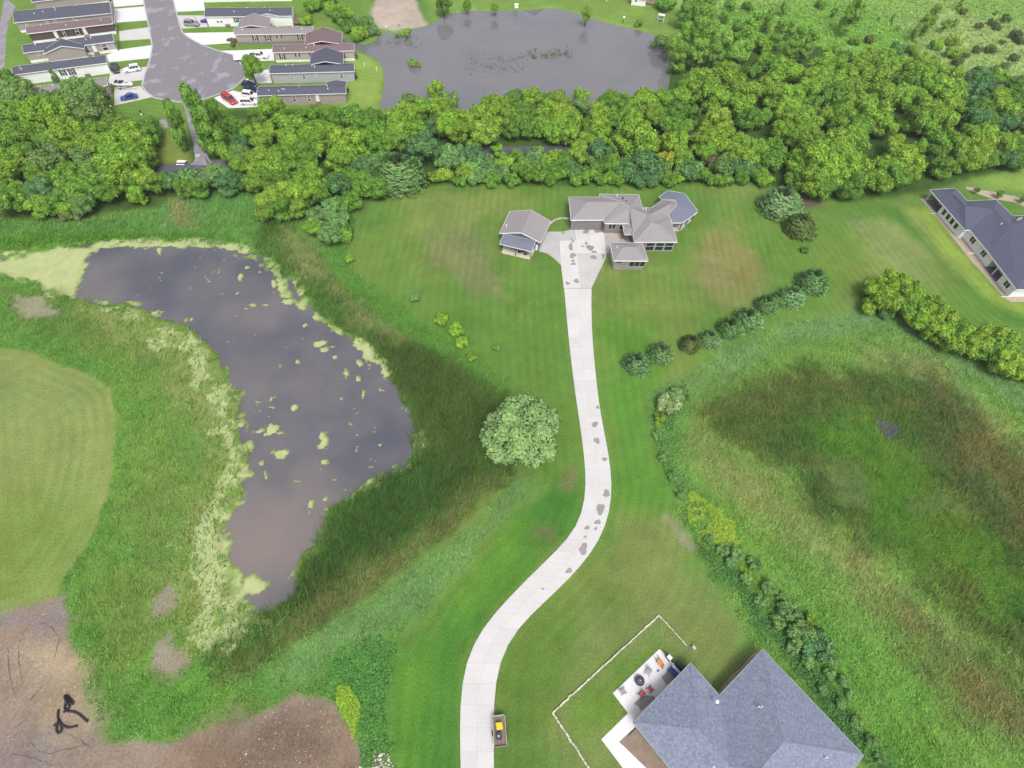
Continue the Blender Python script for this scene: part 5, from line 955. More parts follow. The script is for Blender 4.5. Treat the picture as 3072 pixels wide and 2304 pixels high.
def car(label, at, head, kind, pm, group='cars and vans at the mobile homes', L=None):
    """head = pixel the nose points at; built nose toward local +x"""
    dims = dict(sedan=(4.6, 1.8, 1.42), suv=(4.7, 1.88, 1.78), van=(5.1, 1.98, 1.75), pickup=(5.8, 2.0, 1.85), topper=(5.6, 1.98, 1.85), hatch=(4.3, 1.8, 1.5))[kind]
    l, w_, h = dims; p = g(*at); q_ = g(*head); rz = math.atan2(q_[1]-p[1], q_[0]-p[0]); t = thing(dict(pickup='pickup_truck', topper='pickup_truck', van='minivan').get(kind, 'parked_car'), label, dict(pickup='pickup', topper='pickup', van='minivan', suv='car', sedan='car', hatch='car')[kind], (p[0], p[1], .045), rz, group)
    gc_ = .28; belt = h*.56; hood = h*.52; x0, x1 = -l/2, l/2
    # side profile of the lower body, lofted across the width with a little tumblehome
    tail_h = dict(sedan=belt*.98, suv=belt, van=belt, pickup=belt*.98, topper=belt, hatch=belt)[kind]
    prof = [(x0+.02, gc_+.12), (x0, gc_+.4), (x0+.05, tail_h-.06), (x0+.16, tail_h), (x1-l*.30, belt), (x1-l*.27, hood+.03), (x1-.35, hood-.08), (x1-.08, hood-.22), (x1, gc_+.32), (x1-.04, gc_+.08), (x1-.5, gc_), (x0+.4, gc_)]
    secs = []
    for y, k in ((-w_/2, .93), (-w_/2+.07, 1), (w_/2-.07, 1), (w_/2, .93)):
        cz_ = (gc_+belt)/2; secs.append([(x*(1 if k == 1 else .985), y, cz_+(z-cz_)*k) for x, z in prof])
    mb = MB(); mb.loft(secs); body = mb.build('body', pm, t, bevel=.03, world=False)
    cab = dict(sedan=(x0+.55, x1-l*.285, x0+1.3, x1-l*.285-1.0), suv=(x0+.04, x1-l*.29, x0+.35, x1-l*.29-.8), van=(x0+.04, x1-l*.21, x0+.3, x1-l*.21-1.15), pickup=(x0+2.0, x1-l*.25, x0+2.2, x1-l*.25-.85), topper=(x0+1.95, x1-l*.25, x0+2.15, x1-l*.25-.8), hatch=(x0+.05, x1-l*.27, x0+.6, x1-l*.27-1.0))[kind]
    b0, b1, t0, t1 = cab; wb, wt = w_/2-.05, w_/2-.2; z0, z1 = belt-.04, h
    lo = [(b0, -wb, z0), (b1, -wb, z0), (b1, wb, z0), (b0, wb, z0)]; hi = [(t0, -wt, z1), (t1, -wt, z1), (t1, wt, z1), (t0, wt, z1)]
    mb = MB(); mb._add(lo+hi, [(3, 2, 1, 0), (4, 5, 6, 7), (0, 1, 5, 4), (1, 2, 6, 5), (2, 3, 7, 6), (3, 0, 4, 7)]); mb.build('cabin', pm, t, bevel=.04, world=False)
    lo = [np.array(v) for v in lo]; hi = [np.array(v) for v in hi]
    def pane(name, a, b, c, d, u0, u1, v0=.14, v1=.88):
        f = lambda u, v: (a*(1-u)+b*u)*(1-v)+(d*(1-u)+c*u)*v
        nrm = np.cross(b-a, d-a); nrm = nrm/np.linalg.norm(nrm)*.012; cen = (a+b+c+d)/4
        if nrm@(cen-np.array([(b0+b1)/2, 0, (z0+z1)/2])) < 0: nrm = -nrm
        P4_ = [f(u0, v0), f(u1, v0), f(u1, v1), f(u0, v1)]; mb = MB(); mb._add([x+nrm for x in P4_]+[x-nrm for x in P4_], [(0, 1, 2, 3), (7, 6, 5, 4), (0, 4, 5, 1), (1, 5, 6, 2), (2, 6, 7, 3), (3, 7, 4, 0)]); mb.build(name, M_carglass, t, world=False)
    pane('windscreen', lo[1], lo[2], hi[2], hi[1], .07, .93); pane('rear_window', lo[3], lo[0], hi[0], hi[3], .1, .9, .3 if kind in ('suv', 'van') else .15)
    nsp = 3 if kind in ('suv', 'van') else 2
    for s0, a, b, c, d in ((0, lo[0], lo[1], hi[1], hi[0]), (1, lo[3], lo[2], hi[2], hi[3])):
        for k in range(nsp): pane('side_window', a, b, c, d, .06+k*.88/nsp+.015, .06+(k+1)*.88/nsp-.015)
    if kind == 'pickup':
        mb = MB(); mb.box((x0+1.05, 0, belt+.005), (1.75, w_-.45, .03)); mb.build('load_bed', M_dark, t, world=False)
        for s in (-1, 1): mb = MB(); mb.box((x0+1.05, s*(w_/2-.16), belt+.09), (1.95, .12, .16)); mb.build('bed_rail', pm, t, world=False)
        mb = MB(); mb.box((x0+.12, 0, belt+.06), (.1, w_-.3, .2)); mb.build('tailgate', pm, t, world=False)
    if kind == 'topper':
        mb = MB(); mb._add([(x0+.1, -w_/2+.1, belt-.02), (x0+1.95, -w_/2+.1, belt-.02), (x0+1.95, w_/2-.1, belt-.02), (x0+.1, w_/2-.1, belt-.02), (x0+.25, -w_/2+.22, h-.02), (x0+1.9, -w_/2+.22, h-.02), (x0+1.9, w_/2-.22, h-.02), (x0+.25, w_/2-.22, h-.02)], [(3, 2, 1, 0), (4, 5, 6, 7), (0, 1, 5, 4), (1, 2, 6, 5), (2, 3, 7, 6), (3, 0, 4, 7)]); mb.build('bed_cap', pm, t, bevel=.04, world=False)
        for s in (-1, 1): mb = MB(); mb.box((x0+1.05, s*(w_/2-.155), belt+.4), (1.4, .04, .3)); mb.build('side_window', M_carglass, t, world=False)
    for sx in (-l*.31, l*.315):
        for sy in (-1, 1): wheel(t, sx, sy*(w_/2-.1), .36 if kind in ('pickup', 'topper', 'suv') else .33)
    for sy in (-1, 1):
        mb = MB(); mb.box((x1-.1, sy*(w_/2-.32), hood-.22), (.14, .36, .13)); mb.build('headlight', M_lamp, t, world=False)
        mb = MB(); mb.box((x0+.03, sy*(w_/2-.2), tail_h-.22), (.08, .2, .26)); mb.build('tail_light', M_tail, t, world=False)
        mb = MB(); mb.box((b1-.45, sy*(w_/2+.07), belt+.06), (.14, .2, .14)); mb.build('mirror', pm, t, world=False)
    if kind in ('suv', 'van'):
        for sy in (-1, 1): mb = MB(); mb.tube([(t0+.1, sy*(wt-.12), h+.05), (t1-.1, sy*(wt-.12), h+.05)], .025, 5); mb.build('roof_rail', M_dark, t, world=False)
    return t
P_white = paint('white_car_paint', (.78, .78, .79)); P_blue = paint('blue_car_paint', C(52, 92, 185)); P_red = paint('red_car_paint', C(196, 62, 74)); P_silver = paint('silver_car_paint', C(168, 168, 176)); P_black = paint('black_car_paint', (.02, .022, .025)); P_navy = paint('navy_car_paint', C(40, 52, 92))
zc = cz
car('white four-wheel drive parked on the pad below the white mobile home', cz(1090, 480), cz(700, 545), 'suv', P_white)
car('black car parked tight against the end of the white mobile home', cz(545, 470), cz(600, 900), 'hatch', P_black)
car('blue sedan parked on the angled pad beside the boat', cz(985, 1400), cz(400, 1500), 'sedan', P_blue)
car('silver car parked by the white gabled mobile home', h2(275, 570), h2(800, 600), 'suv', P_silver)
car('white pickup parked in front of the small white trailer', z2(880, 548), z2(1400, 560), 'pickup', P_white)
car('red pickup with a topper parked nose to the tree belt', z2(602, 960), z2(740, 1050), 'topper', P_red)
car('white minivan parked nearest the tan mobile home and the tree belt', z2(790, 985), z2(1100, 985), 'van', P_white)
car('white car parked between the front minivan and the dark blue car', z2(800, 922), z2(1000, 950), 'suv', P_white)
car('dark blue car parked behind the two white vehicles', z2(800, 868), z2(1000, 900), 'sedan', P_navy)
car('dark blue car farthest back under the small pad tree', z2(788, 822), z2(1000, 850), 'hatch', P_navy)
# small white utility trailer
p = g(*z2(690, 572)); q_ = g(*z2(800, 565)); t = thing('cargo_trailer', 'small white open trailer standing behind the white pickup', 'trailer', (p[0], p[1], .05), math.atan2(q_[1]-p[1], q_[0]-p[0]))
mb = MB(); mb.box((0, 0, .5), (3.0, 1.7, .12)); mb.build('floor', P_white, t, world=False)
for s in (-1, 1): mb = MB(); mb.box((0, s*.83, .78), (3.0, .05, .5)); mb.build('side_panel', P_white, t, world=False); wheel(t, -.2, s*.98, .32, .2); mb = MB(); mb.box((-.2, s*.98, .69), (.9, .26, .05)); mb.build('mudguard', P_white, t, world=False)
for s in (-1, 1): mb = MB(); mb.box((s*1.48, 0, .78), (.05, 1.6, .5)); mb.build('end_panel', P_white, t, world=False)
mb = MB(); mb.tube([(1.5, 0, .48), (2.6, 0, .46)], .06, 6); mb.build('drawbar', M_dark, t, world=False)
# boat on trailer
p = g(*cz(840, 1050)); q_ = g(*cz(1250, 1090)); rz = math.atan2(q_[1]-p[1], q_[0]-p[0])
t = thing('boat_trailer', 'pale trailer carrying the white motorboat beside the blue sedan', 'trailer', (p[0], p[1], .05), rz)
for s in (-1, 1): mb = MB(); mb.tube([(-2.4, s*.75, .5), (1.5, s*.75, .5), (3.3, 0, .5)], .07, 6); mb.build('rail', P_white, t, world=False); wheel(t, -1.0, s*1.05, .32, .2); mb = MB(); mb.box((-1.0, s*1.05, .7), (.95, .28, .06)); mb.build('mudguard', P_white, t, world=False)
mb = MB(); mb.tube([(-1, -1.0, .36), (-1, 1.0, .36)], .05, 6); mb.build('axle', M_dark, t, world=False)
t = thing('motorboat', 'white open motorboat sitting on its trailer beside the blue sedan', 'boat', (p[0], p[1], .05), rz)
secs = []
for x, hw, zk, zt_ in ((-2.7, 1.02, .85, 1.55), (-1.5, 1.1, .68, 1.55), (0, 1.08, .62, 1.6), (1.2, .9, .66, 1.68), (2.2, .55, .85, 1.76), (2.95, .1, 1.25, 1.84)):
    secs.append([(x, 0, zk), (x, hw*.75, zk+.28), (x, hw, zk+.55), (x, hw, zt_), (x, 0, zt_+.06), (x, -hw, zt_), (x, -hw, zk+.55), (x, -hw*.75, zk+.28)])
mb = MB(); mb.loft(secs); mb.build('hull', P_white, t, world=False, smooth=False)
for s in (-1, 1):
    mb = MB(); mb.tube([(-2.7, s*1.03, 1.22), (0, s*1.1, 1.28), (1.2, s*.92, 1.36), (2.2, s*.57, 1.46)], .05, 5); mb.build('stripe', M_dark, t, world=False)
mb = MB(); mb.prism([(-2.3, -.75), (-.2, -.8), (-.2, .8), (-2.3, .75)], 1.62, 1.68); mb.build('cockpit', mat('boat_carpet', C(168, 166, 175), .8), t, world=False)
mb = MB(); mb.prism([(.6, -.55), (1.9, -.3), (1.9, .3), (.6, .55)], 1.72, 1.79); mb.build('bow_well', MATS['boat_carpet'], t, world=False)
mb = MB(); mb._add([(.1, -.85, 1.68), (.1, .85, 1.68), (-.25, .7, 2.05), (-.25, -.7, 2.05), (.13, -.85, 1.68), (.13, .85, 1.68), (-.22, .7, 2.05), (-.22, -.7, 2.05)], [(0, 1, 2, 3), (7, 6, 5, 4), (0, 3, 7, 4), (1, 5, 6, 2), (3, 2, 6, 7)]); mb.build('windscreen', M_carglass, t, world=False)
for x, y in ((-.8, .4), (-.8, -.4), (-1.9, 0)): mb = MB(); mb.box((x, y, 1.85), (.5, .5 if x > -1 else 1.3, .35), 0, .85); mb.build('seat', M_dark, t, bevel=.03, world=False)
# wheelie bins
for (x, y), lab, m_, lid in ((cz(310, 1400), 'dark green bin beside the yellow-lidded bin behind the taupe home', mat('green_plastic', C(30, 100, 92), .5), None), (cz(205, 1390), 'bin with yellow lid beside the dark green bin behind the taupe home', mat('grey_plastic', C(90, 90, 80), .5), mat('yellow_plastic', C(246, 214, 60), .5))):
    p = g(x, y); t = thing('wheelie_bin', lab, 'bin', p, .3, 'wheelie bins'); mb = MB(); mb.box((0, 0, .55), (.6, .7, 1.0), 0, 1.15); mb.build('bin_body', m_, t, bevel=.03, world=False)
    mb = MB(); mb.box((0, 0, 1.1), (.74, .86, .1), 0, .9); mb.build('lid', lid or m_, t, world=False)
    for s in (-.25, .25): mb = MB(); mb.cyl((s, .4, .12), .12, .06, 10, axis='x'); mb.build('wheel', M_tyre, t, world=False)
# open box trailer by the driveway, with its load
c = [g(*tR(x, y), .9) for x, y in ((905, 530), (1228, 478), (1278, 1200), (955, 1215))]; cen = np.mean(c, 0); u = (c[1]+c[2]-c[0]-c[3])[:2]; rz = math.atan2(u[1], u[0]); tw = 1.75; tl = 3.5
t = thing('utility_trailer', 'open grey-rimmed utility trailer parked beside the driveway', 'trailer', (cen[0], cen[1], 0), rz)
M_rimw = mat('pale_metal', C(188, 198, 186), .5, .4, (2, .06), (0, 0)); M_ply = mat('plywood', C(158, 138, 128), .85, .2, (2.5, .15), (8, .1))
mb = MB(); mb.box((0, 0, .55), (tw-.05, tl-.05, .08)); mb.build('floor', M_ply, t, world=False)
for s in (-1, 1):
    mb = MB(); mb.box((s*tw/2, 0, .8), (.05, tl, .5)); sp = mb.build('side_panel', mat('dark_steel', C(70, 78, 76), .5), t, world=False); mb = MB(); mb.box((s*tw/2, 0, 1.06), (.09, tl+.08, .05)); mb.build('rim', M_rimw, sp, world=False)
    mb = MB(); mb._add([(-tw/2+.03, s*tl/2, .6), (tw/2-.03, s*tl/2, .6), (tw/2-.03, s*(tl/2+.12), 1.04), (-tw/2+.03, s*(tl/2+.12), 1.04), (-tw/2+.03, s*(tl/2+.04), .6), (tw/2-.03, s*(tl/2+.04), .6), (tw/2-.03, s*(tl/2+.17), 1.04), (-tw/2+.03, s*(tl/2+.17), 1.04)], [(0, 1, 2, 3), (7, 6, 5, 4), (0, 4, 5, 1), (1, 5, 6, 2), (2, 6, 7, 3), (3, 7, 4, 0)]); mb.build('end_panel', M_rimw, t, world=False)
    wheel(t, 0, 0, .3, .01) if False else None
    mb = MB(); mb.cyl((s*(tw/2+.13), -.2, .3), .3, .18, 14, axis='x'); o = mb.build('wheel', M_tyre, t, world=False); mb = MB(); mb.cyl((s*(tw/2+.225), -.2, .3), .18, .02, 10, axis='x'); mb.build('rim', M_rim, o, world=False)
mb = MB(); mb.tube([(0, tl/2, .5), (0, tl/2+1.1, .48)], .05, 6); mb.build('drawbar', M_dark, t, world=False)
p = g(*tR(1080, 735), .59); b = thing('yellow_bin', 'yellow-topped bin standing in the utility trailer', 'bin', p, rz+.08); mb = MB(); mb.box((0, 0, .4), (.82, .86, .8), 0, 1.06); mb.build('bin_body', mat('yellow_plastic', C(246, 214, 60), .5), b, bevel=.05, world=False); mb = MB(); mb.box((.02, 0, .84), (.9, .94, .09), 0, .93); mb.build('lid', MATS['yellow_plastic'], b, bevel=.02, world=False)
p = g(*tR(1075, 1010), .59); b = thing('black_bin', 'dark blue-grey bin standing in the utility trailer', 'bin', p, rz); mb = MB(); mb.box((0, 0, .4), (.72, .9, .8), 0, 1.08); mb.build('bin_body', mat('slate_plastic', C(72, 82, 98), .4), b, bevel=.05, world=False); mb = MB(); mb.box((0, -.02, .84), (.8, .86, .1), 0, .85); mb.build('lid', MATS['slate_plastic'], b, bevel=.03, world=False); mb = MB(); mb.cyl((-.05, 0, .91), .1, .05, 10); mb.build('lid_knob', M_vent, b, world=False)
# ================================================================== PATIO THINGS
def patio_chair(p, rz, label, m, frame, rec=.0):
    t = thing('patio_chair', label, 'chair', p, rz, 'chairs on the white patio')
    mb = MB(); mb.box((0, 0, .42), (.62, .6, .1)); mb.build('seat', m, t, bevel=.03, world=False)
    mb = MB(); mb._add([(-.3, -.36, .42), (.3, -.36, .42), (.28, -.56, 1.05), (-.28, -.56, 1.05), (-.3, -.28, .42), (.3, -.28, .42), (.28, -.48, 1.08), (-.28, -.48, 1.08)], [(0, 1, 2, 3), (7, 6, 5, 4), (0, 4, 5, 1), (1, 5, 6, 2), (2, 6, 7, 3), (3, 7, 4, 0)]); mb.build('backrest', m, t, world=False)
    for s in (-1, 1):
        mb = MB(); mb.tube([(s*.38, -.5, .75), (s*.4, .1, .64), (s*.4, .38, .6)], .035, 6); mb.build('armrest', frame, t, world=False)
        mb = MB(); mb.tube([(s*.36, .36, .6), (s*.42, .46, .02)], .03, 6); mb.build('leg', frame, t, world=False); mb = MB(); mb.tube([(s*.36, -.4, .7), (s*.42, -.52, .02)], .03, 6); mb.build('leg', frame, t, world=False)
    return t
M_red = mat('red_cushion', C(196, 92, 92), .8); M_mesh = mat('grey_mesh', C(186, 180, 182), .7); M_gframe = mat('grey_frame', C(120, 116, 120), .5)
patio_chair(g(*pT(957, 715), .06), 2.3, 'red-cushioned patio chair nearer the patio inner corner', M_red, M_dark)
patio_chair(g(*pT(1082, 640), .06), -.9, 'red-cushioned patio chair nearer the blue swing seat', M_red, M_dark)
patio_chair(g(*pT(725, 665), .06), -1.1, 'pale grey patio chair near the outer patio corner', M_mesh, M_gframe)
patio_chair(g(*pT(1045, 425), .06), 2.6, 'pale grey patio chair between fire pit and orange wheelbarrow', M_mesh, M_mesh)
p = g(*pT(938, 535), .06); t = thing('fire_pit', 'round black fire pit in the middle of the patio', 'fire pit', p); mb = MB(); mb.tube([(0, 0, z) for z in (.12, .3, .45, .5)], [.42, .6, .68, .68], 20); mb.build('bowl', M_dark, t, world=False); mb = MB(); mb.tube([(0, 0, .5), (0, 0, .56)], [.72, .7], 20); mb.build('rim', M_dark, t, world=False); mb = MB(); mb.tube([(0, 0, .56), (0, 0, .66), (0, 0, .72)], [.5, .35, .05], 16); mb.build('spark_guard', mat('wire_guard', C(92, 94, 112), .6), t, world=False); mb = MB(); mb.cyl((0, 0, .76), .06, .08, 8); mb.build('handle', M_vent, t, world=False)
for k in range(3): mb = MB(); a = k*2.09; mb.tube([(.4*math.cos(a), .4*math.sin(a), .2), (.55*math.cos(a), .55*math.sin(a), 0)], .03, 5); mb.build('leg', M_dark, t, world=False)
p = g(*pT(1385, 440), .06); q_ = g(*pT(1430, 375), .06); d = g(*pT(1400, 500), .06)-g(*pT(1310, 400), .06); rz = math.atan2(d[1], d[0])
t = thing('swing_seat', 'blue cushioned patio swing seat under the roof edge', 'swing seat', p, rz); M_blue = mat('blue_cushion', C(48, 96, 178), .7); M_canopy = mat('grey_canopy', C(206, 204, 214), .6)
for k in (-1, 1): mb = MB(); mb.box((k*.45, -.1, .5), (.86, .62, .16)); mb.build('seat_cushion', M_blue, t, bevel=.04, world=False); mb = MB(); mb.box((k*.45, .28, .8), (.86, .16, .55)); mb.build('back_cushion', M_blue, t, bevel=.03, world=False)
mb = MB(); mb.box((0, .42, 1.15), (1.9, .3, .05)); mb.build('canopy', M_canopy, t, world=False)
for k in (-1, 1): mb = MB(); mb.tube([(k*.95, -.5, 0), (k*.95, .42, 1.2), (k*.95, .75, 0)], .035, 6); mb.build('frame', M_dark, t, world=False)
p = g(*pT(1440, 375), .06); t = thing('covered_barbecue', 'dark covered barbecue behind the blue swing seat', 'barbecue', p, rz); mb = MB(); mb.box((0, .4, .55), (1.5, .7, 1.05), 0, .9); mb.build('cover', mat('dark_cover', C(78, 80, 100), .7), t, bevel=.04, world=False); mb = MB(); mb.cyl((.6, .4, 1.12), .06, .1, 8); mb.build('handle', M_vent, t, world=False)
p = g(*pT(1315, 240), .06); t = thing('grill_cart', 'white-topped grill cart on the patio corner', 'grill', p, rz+.05); mb = MB(); mb.box((0, 0, .9), (.75, .62, .28), 0, .9); mb.build('lid', M_white, t, bevel=.04, world=False); mb = MB(); mb.box((0, 0, .45), (.7, .55, .6)); mb.build('cabinet', M_dark, t, world=False)
for s in (-1, 1): mb = MB(); mb.box((s*.6, 0, .8), (.42, .5, .04)); mb.build('side_shelf', M_dark, t, world=False); mb = MB(); mb.cyl((s*.3, .3, .1), .1, .06, 10, axis='x'); mb.build('wheel', M_tyre, t, world=False)
p = g(*pT(1200, 300), .06); q_ = g(*pT(1135, 200), .06); t = thing('wheelbarrow', 'orange wheelbarrow with dark handles on the patio', 'wheelbarrow', p, math.atan2(*(q_-p)[:2][::-1])); mb = MB(); mb._add([(-.5, -.25, .35), (.35, -.25, .35), (.35, .25, .35), (-.5, .25, .35), (-.65, -.36, .68), (.42, -.36, .68), (.42, .36, .68), (-.65, .36, .68), (-.6, -.3, .66), (.38, -.3, .66), (.38, .3, .66), (-.6, .3, .66), (-.46, -.2, .42), (.3, -.2, .42), (.3, .2, .42), (-.46, .2, .42)], [(3, 2, 1, 0), (0, 1, 5, 4), (1, 2, 6, 5), (2, 3, 7, 6), (3, 0, 4, 7), (4, 5, 9, 8), (5, 6, 10, 9), (6, 7, 11, 10), (7, 4, 8, 11), (8, 9, 13, 12), (9, 10, 14, 13), (10, 11, 15, 14), (11, 8, 12, 15), (12, 13, 14, 15)]); mb.build('tray', mat('orange_plastic', C(246, 160, 92), .6), t, world=False)
for s in (-1, 1): mb = MB(); mb.tube([(-.7, s*.1, .25), (.3, s*.27, .33), (1.1, s*.3, .62)], .03, 6); mb.build('handle', M_dark, t, world=False); mb = MB(); mb.tube([(.25, s*.27, .33), (.35, s*.27, 0)], .025, 5); mb.build('leg', M_dark, t, world=False)
mb = MB(); mb.cyl((-.7, 0, .18), .18, .08, 12, axis='y'); mb.build('wheel', M_tyre, t, world=False)
p = g(*pT(1183, 402), .06); t = thing('watering_can', 'small grey watering can beside the wheelbarrow', 'watering can', p, .5); mb = MB(); mb.cyl((0, 0, .14), .13, .26, 10); mb.build('can_body', M_gframe, t, world=False); mb = MB(); mb.tube([(.1, 0, .08), (.35, 0, .3)], .025, 6); mb.build('spout', M_gframe, t, world=False); mb = MB(); mb.tube([(-.12, 0, .1), (-.22, 0, .2), (-.1, 0, .32), (.08, 0, .3)], .018, 5); mb.build('handle', M_gframe, t, world=False)
p = g(*pT(1637, 108)); t = thing('utility_box', 'small grey utility pedestal on the lawn behind the edging', 'utility box', p, .6); mb = MB(); mb.box((0, 0, .3), (.4, .55, .6), 0, .9); mb.build('housing', M_canopy, t, bevel=.02, world=False); mb = MB(); mb.box((0, 0, .62), (.42, .56, .05)); mb.build('lid', M_canopy, t, world=False)
a = g(*pT(890, 1140), .1); b = g(*pT(818, 1215), .1); t = thing('drain_pipe', 'dark downspout extension lying across the mulch bed', 'pipe', a); mb = MB(); mb.tube([a+[0, 0, .02], b], .07, 8); mb.build('pipe_run', M_dark, t); mb = MB(); mb.tube([b, b+(b-a)/np.linalg.norm(b-a)*.2-[0, 0, .02]], .1, 8); mb.build('outlet', M_dark, t)
# stone edging round the lower lawn: single blocks
ed = thing('stone_edging', 'low edging of white stone blocks round the lower house lawn', 'edging', g(*zO(1193, 1540)))
M_block = mat('edging_block', C(228, 222, 206, .7), .85, .2, (3, .12), (9, .12), rand=.16); M_step = mat('edging_soil', C(150, 132, 104), .95)
def block(a, b, wd, z, rg):
    a = np.array(a[:2]); b = np.array(b[:2]); L = np.linalg.norm(b-a); mb = MB(); c = (a+b)/2+rg.normal(0, .025, 2); ang = math.atan2(*(b-a)[::-1])+rg.normal(0, .03); mb.box((c[0], c[1], z/2), (L*.93, wd, z+.1), ang, .95, .8); mb.build('block', M_block, ed)
rg = np.random.default_rng(9)
for s_, e_, wd in (((1423, 1330), (1193, 1540), .24), ((1193, 1540), (1245, 1618), .25), ((1245, 1618), (1310, 1720), .26), ((1423, 1330), (1484, 1396), .15)):
    a, b = g(*zO(*s_)), g(*zO(*e_)); L = np.linalg.norm(b-a); t = 0
    while t < L-.1:
        ln = min(rg.uniform(.45, .75), L-t); block(a+(b-a)*t/L, a+(b-a)*(t+ln)/L, wd*rg.uniform(.8, 1.15), rg.uniform(.16, .26), rg); t += ln
# ================================================================== PIPES AND STONES ON THE BARE DIRT
M_pipe = mat('black_pipe', (.022, .019, .022), .6, .4, (2, .1), (0, 0))
def hose(pts, label, z=None):
    P = np.array([g(*hsz(x, y), 0) for x, y in pts]); d = np.concatenate([[0], np.cumsum(np.linalg.norm(np.diff(P, axis=0), axis=1))]); n = int(d[-1]/.07); t = np.linspace(0, d[-1], n)
    Q = np.stack([np.interp(t, d, P[:, i]) for i in range(2)], -1); 
    for _ in range(26): Q[1:-1] = .25*Q[:-2]+.5*Q[1:-1]+.25*Q[2:]
    hz = height(Q[:, 0], Q[:, 1])+.14; zz = np.zeros(n)
    for i in range(n):                 # ride over earlier turns of the same pipe
        for j in range(0, i-12):
            if np.hypot(*(Q[i]-Q[j])) < .26: zz[i] = max(zz[i], zz[j]+.27)
    for _ in range(8): zz[1:-1] = .25*zz[:-2]+.5*zz[1:-1]+.25*zz[2:]
    t_ = thing('drainage_pipe', label, 'pipe', (*P[0][:2], 0), group='black corrugated pipes on the bare dirt'); mb = MB(); mb.tube([(Q[i, 0], Q[i, 1], hz[i]+zz[i]) for i in range(n)], [.155 if i % 3 else .118 for i in range(n)], 9); mb.build('pipe_run', M_pipe, t_); 
    for e, k in ((0, 1), (n-1, -2)):
        mb = MB(); dv = np.array([*(Q[e]-Q[e+(1 if e == 0 else -1)]), 0]); dv /= np.linalg.norm(dv); c0 = np.array([Q[e, 0], Q[e, 1], hz[e]+zz[e]]); mb.tube([c0-dv*.02, c0+dv*.1], .17, 9); mb.build('coupling', M_pipe, t_)
hose([(1080, 1085), (1010, 1030), (950, 970), (890, 930), (830, 905), (720, 892), (655, 895), (628, 840), (640, 760), (665, 690), (640, 620), (610, 590), (640, 565), (700, 585), (750, 660), (800, 700), (822, 745), (780, 765), (735, 690), (690, 610), (650, 590), (700, 680), (738, 760), (725, 830), (690, 880), (650, 905)], 'longer tangled black corrugated pipe, upper of two on the bare dirt')
hose([(510, 870), (493, 960), (505, 1050), (545, 1130), (610, 1185), (690, 1215), (770, 1215), (870, 1185)], 'smoothly curved black corrugated pipe, lower of the bare dirt pipes')
hose([(440, 1165), (480, 1120), (540, 1130), (575, 1200), (580, 1270), (545, 1330), (510, 1340), (475, 1290), (465, 1210), (490, 1150), (520, 1110)], 'short looped black corrugated pipe crossing the smoothly curved one')
# rock pile at the lower edge
def rock_mesh(seed):
    rg = np.random.default_rng(seed); bm = bmesh.new(); bmesh.ops.create_icosphere(bm, subdivisions=1, radius=1); dirs = rg.normal(0, 1, (5, 3)); dirs /= np.linalg.norm(dirs, axis=1)[:, None]; cut = rg.uniform(.55, .85, 5)
    for v in bm.verts:
        p = np.array(v.co)
        for d, c in zip(dirs, cut):
            k = p@d
            if k > c: p = p-d*(k-c)
        v.co = p*np.array([1, .78, .6])*rg.uniform(.93, 1.07)
    me = bpy.data.meshes.new('stone'); bm.to_mesh(me); bm.free(); return me
M_rock = mat('pale_rock', C(222, 214, 206), .9, .2, (4, .15), (12, .12), rand=.28)
RM = [rock_mesh(k) for k in range(6)]
for m_ in RM: m_.materials.append(M_rock)
rp = thing('rock_pile', 'pile of pale round stones at the lower photo edge', 'rock pile', g(*rk(1000, 1300)))
rg = np.random.default_rng(4); RPS = G(rk, [(620, 960), (700, 930), (820, 980), (1000, 930), (1200, 880), (1290, 940), (1440, 1180), (1490, 1400), (1520, 1700), (480, 1700), (520, 1320), (590, 1120)]); RS = sdf(RPS)
placed = []
for k in range(900):
    x, y = rk(rg.uniform(480, 1520), rg.uniform(880, 1700)); p = g(x, y)
    if samp(RS, p[:1], p[1:2])[0] < .1: continue
    r = rg.choice([.16, .2, .24, .3, .4, .52], p=[.3, .28, .2, .12, .07, .03])
    if any(np.hypot(*(p[:2]-q_[:2])) < .72*(r+q_[2]) for q_ in placed): continue
    placed.append((p[0], p[1], r)); o = bpy.data.objects.new('stone', RM[k % 6]); COL.objects.link(o); o.parent = rp
    o.location = (p[0]-rp.location.x, p[1]-rp.location.y, float(height(p[:1], p[1:2])[0])+r*.35); o.scale = (r, r, r); o.rotation_euler = (rg.uniform(-.3, .3), rg.uniform(-.3, .3), rg.uniform(0, 6.28))
print('stones', len(placed))
rb = MB(); rg = np.random.default_rng(31)
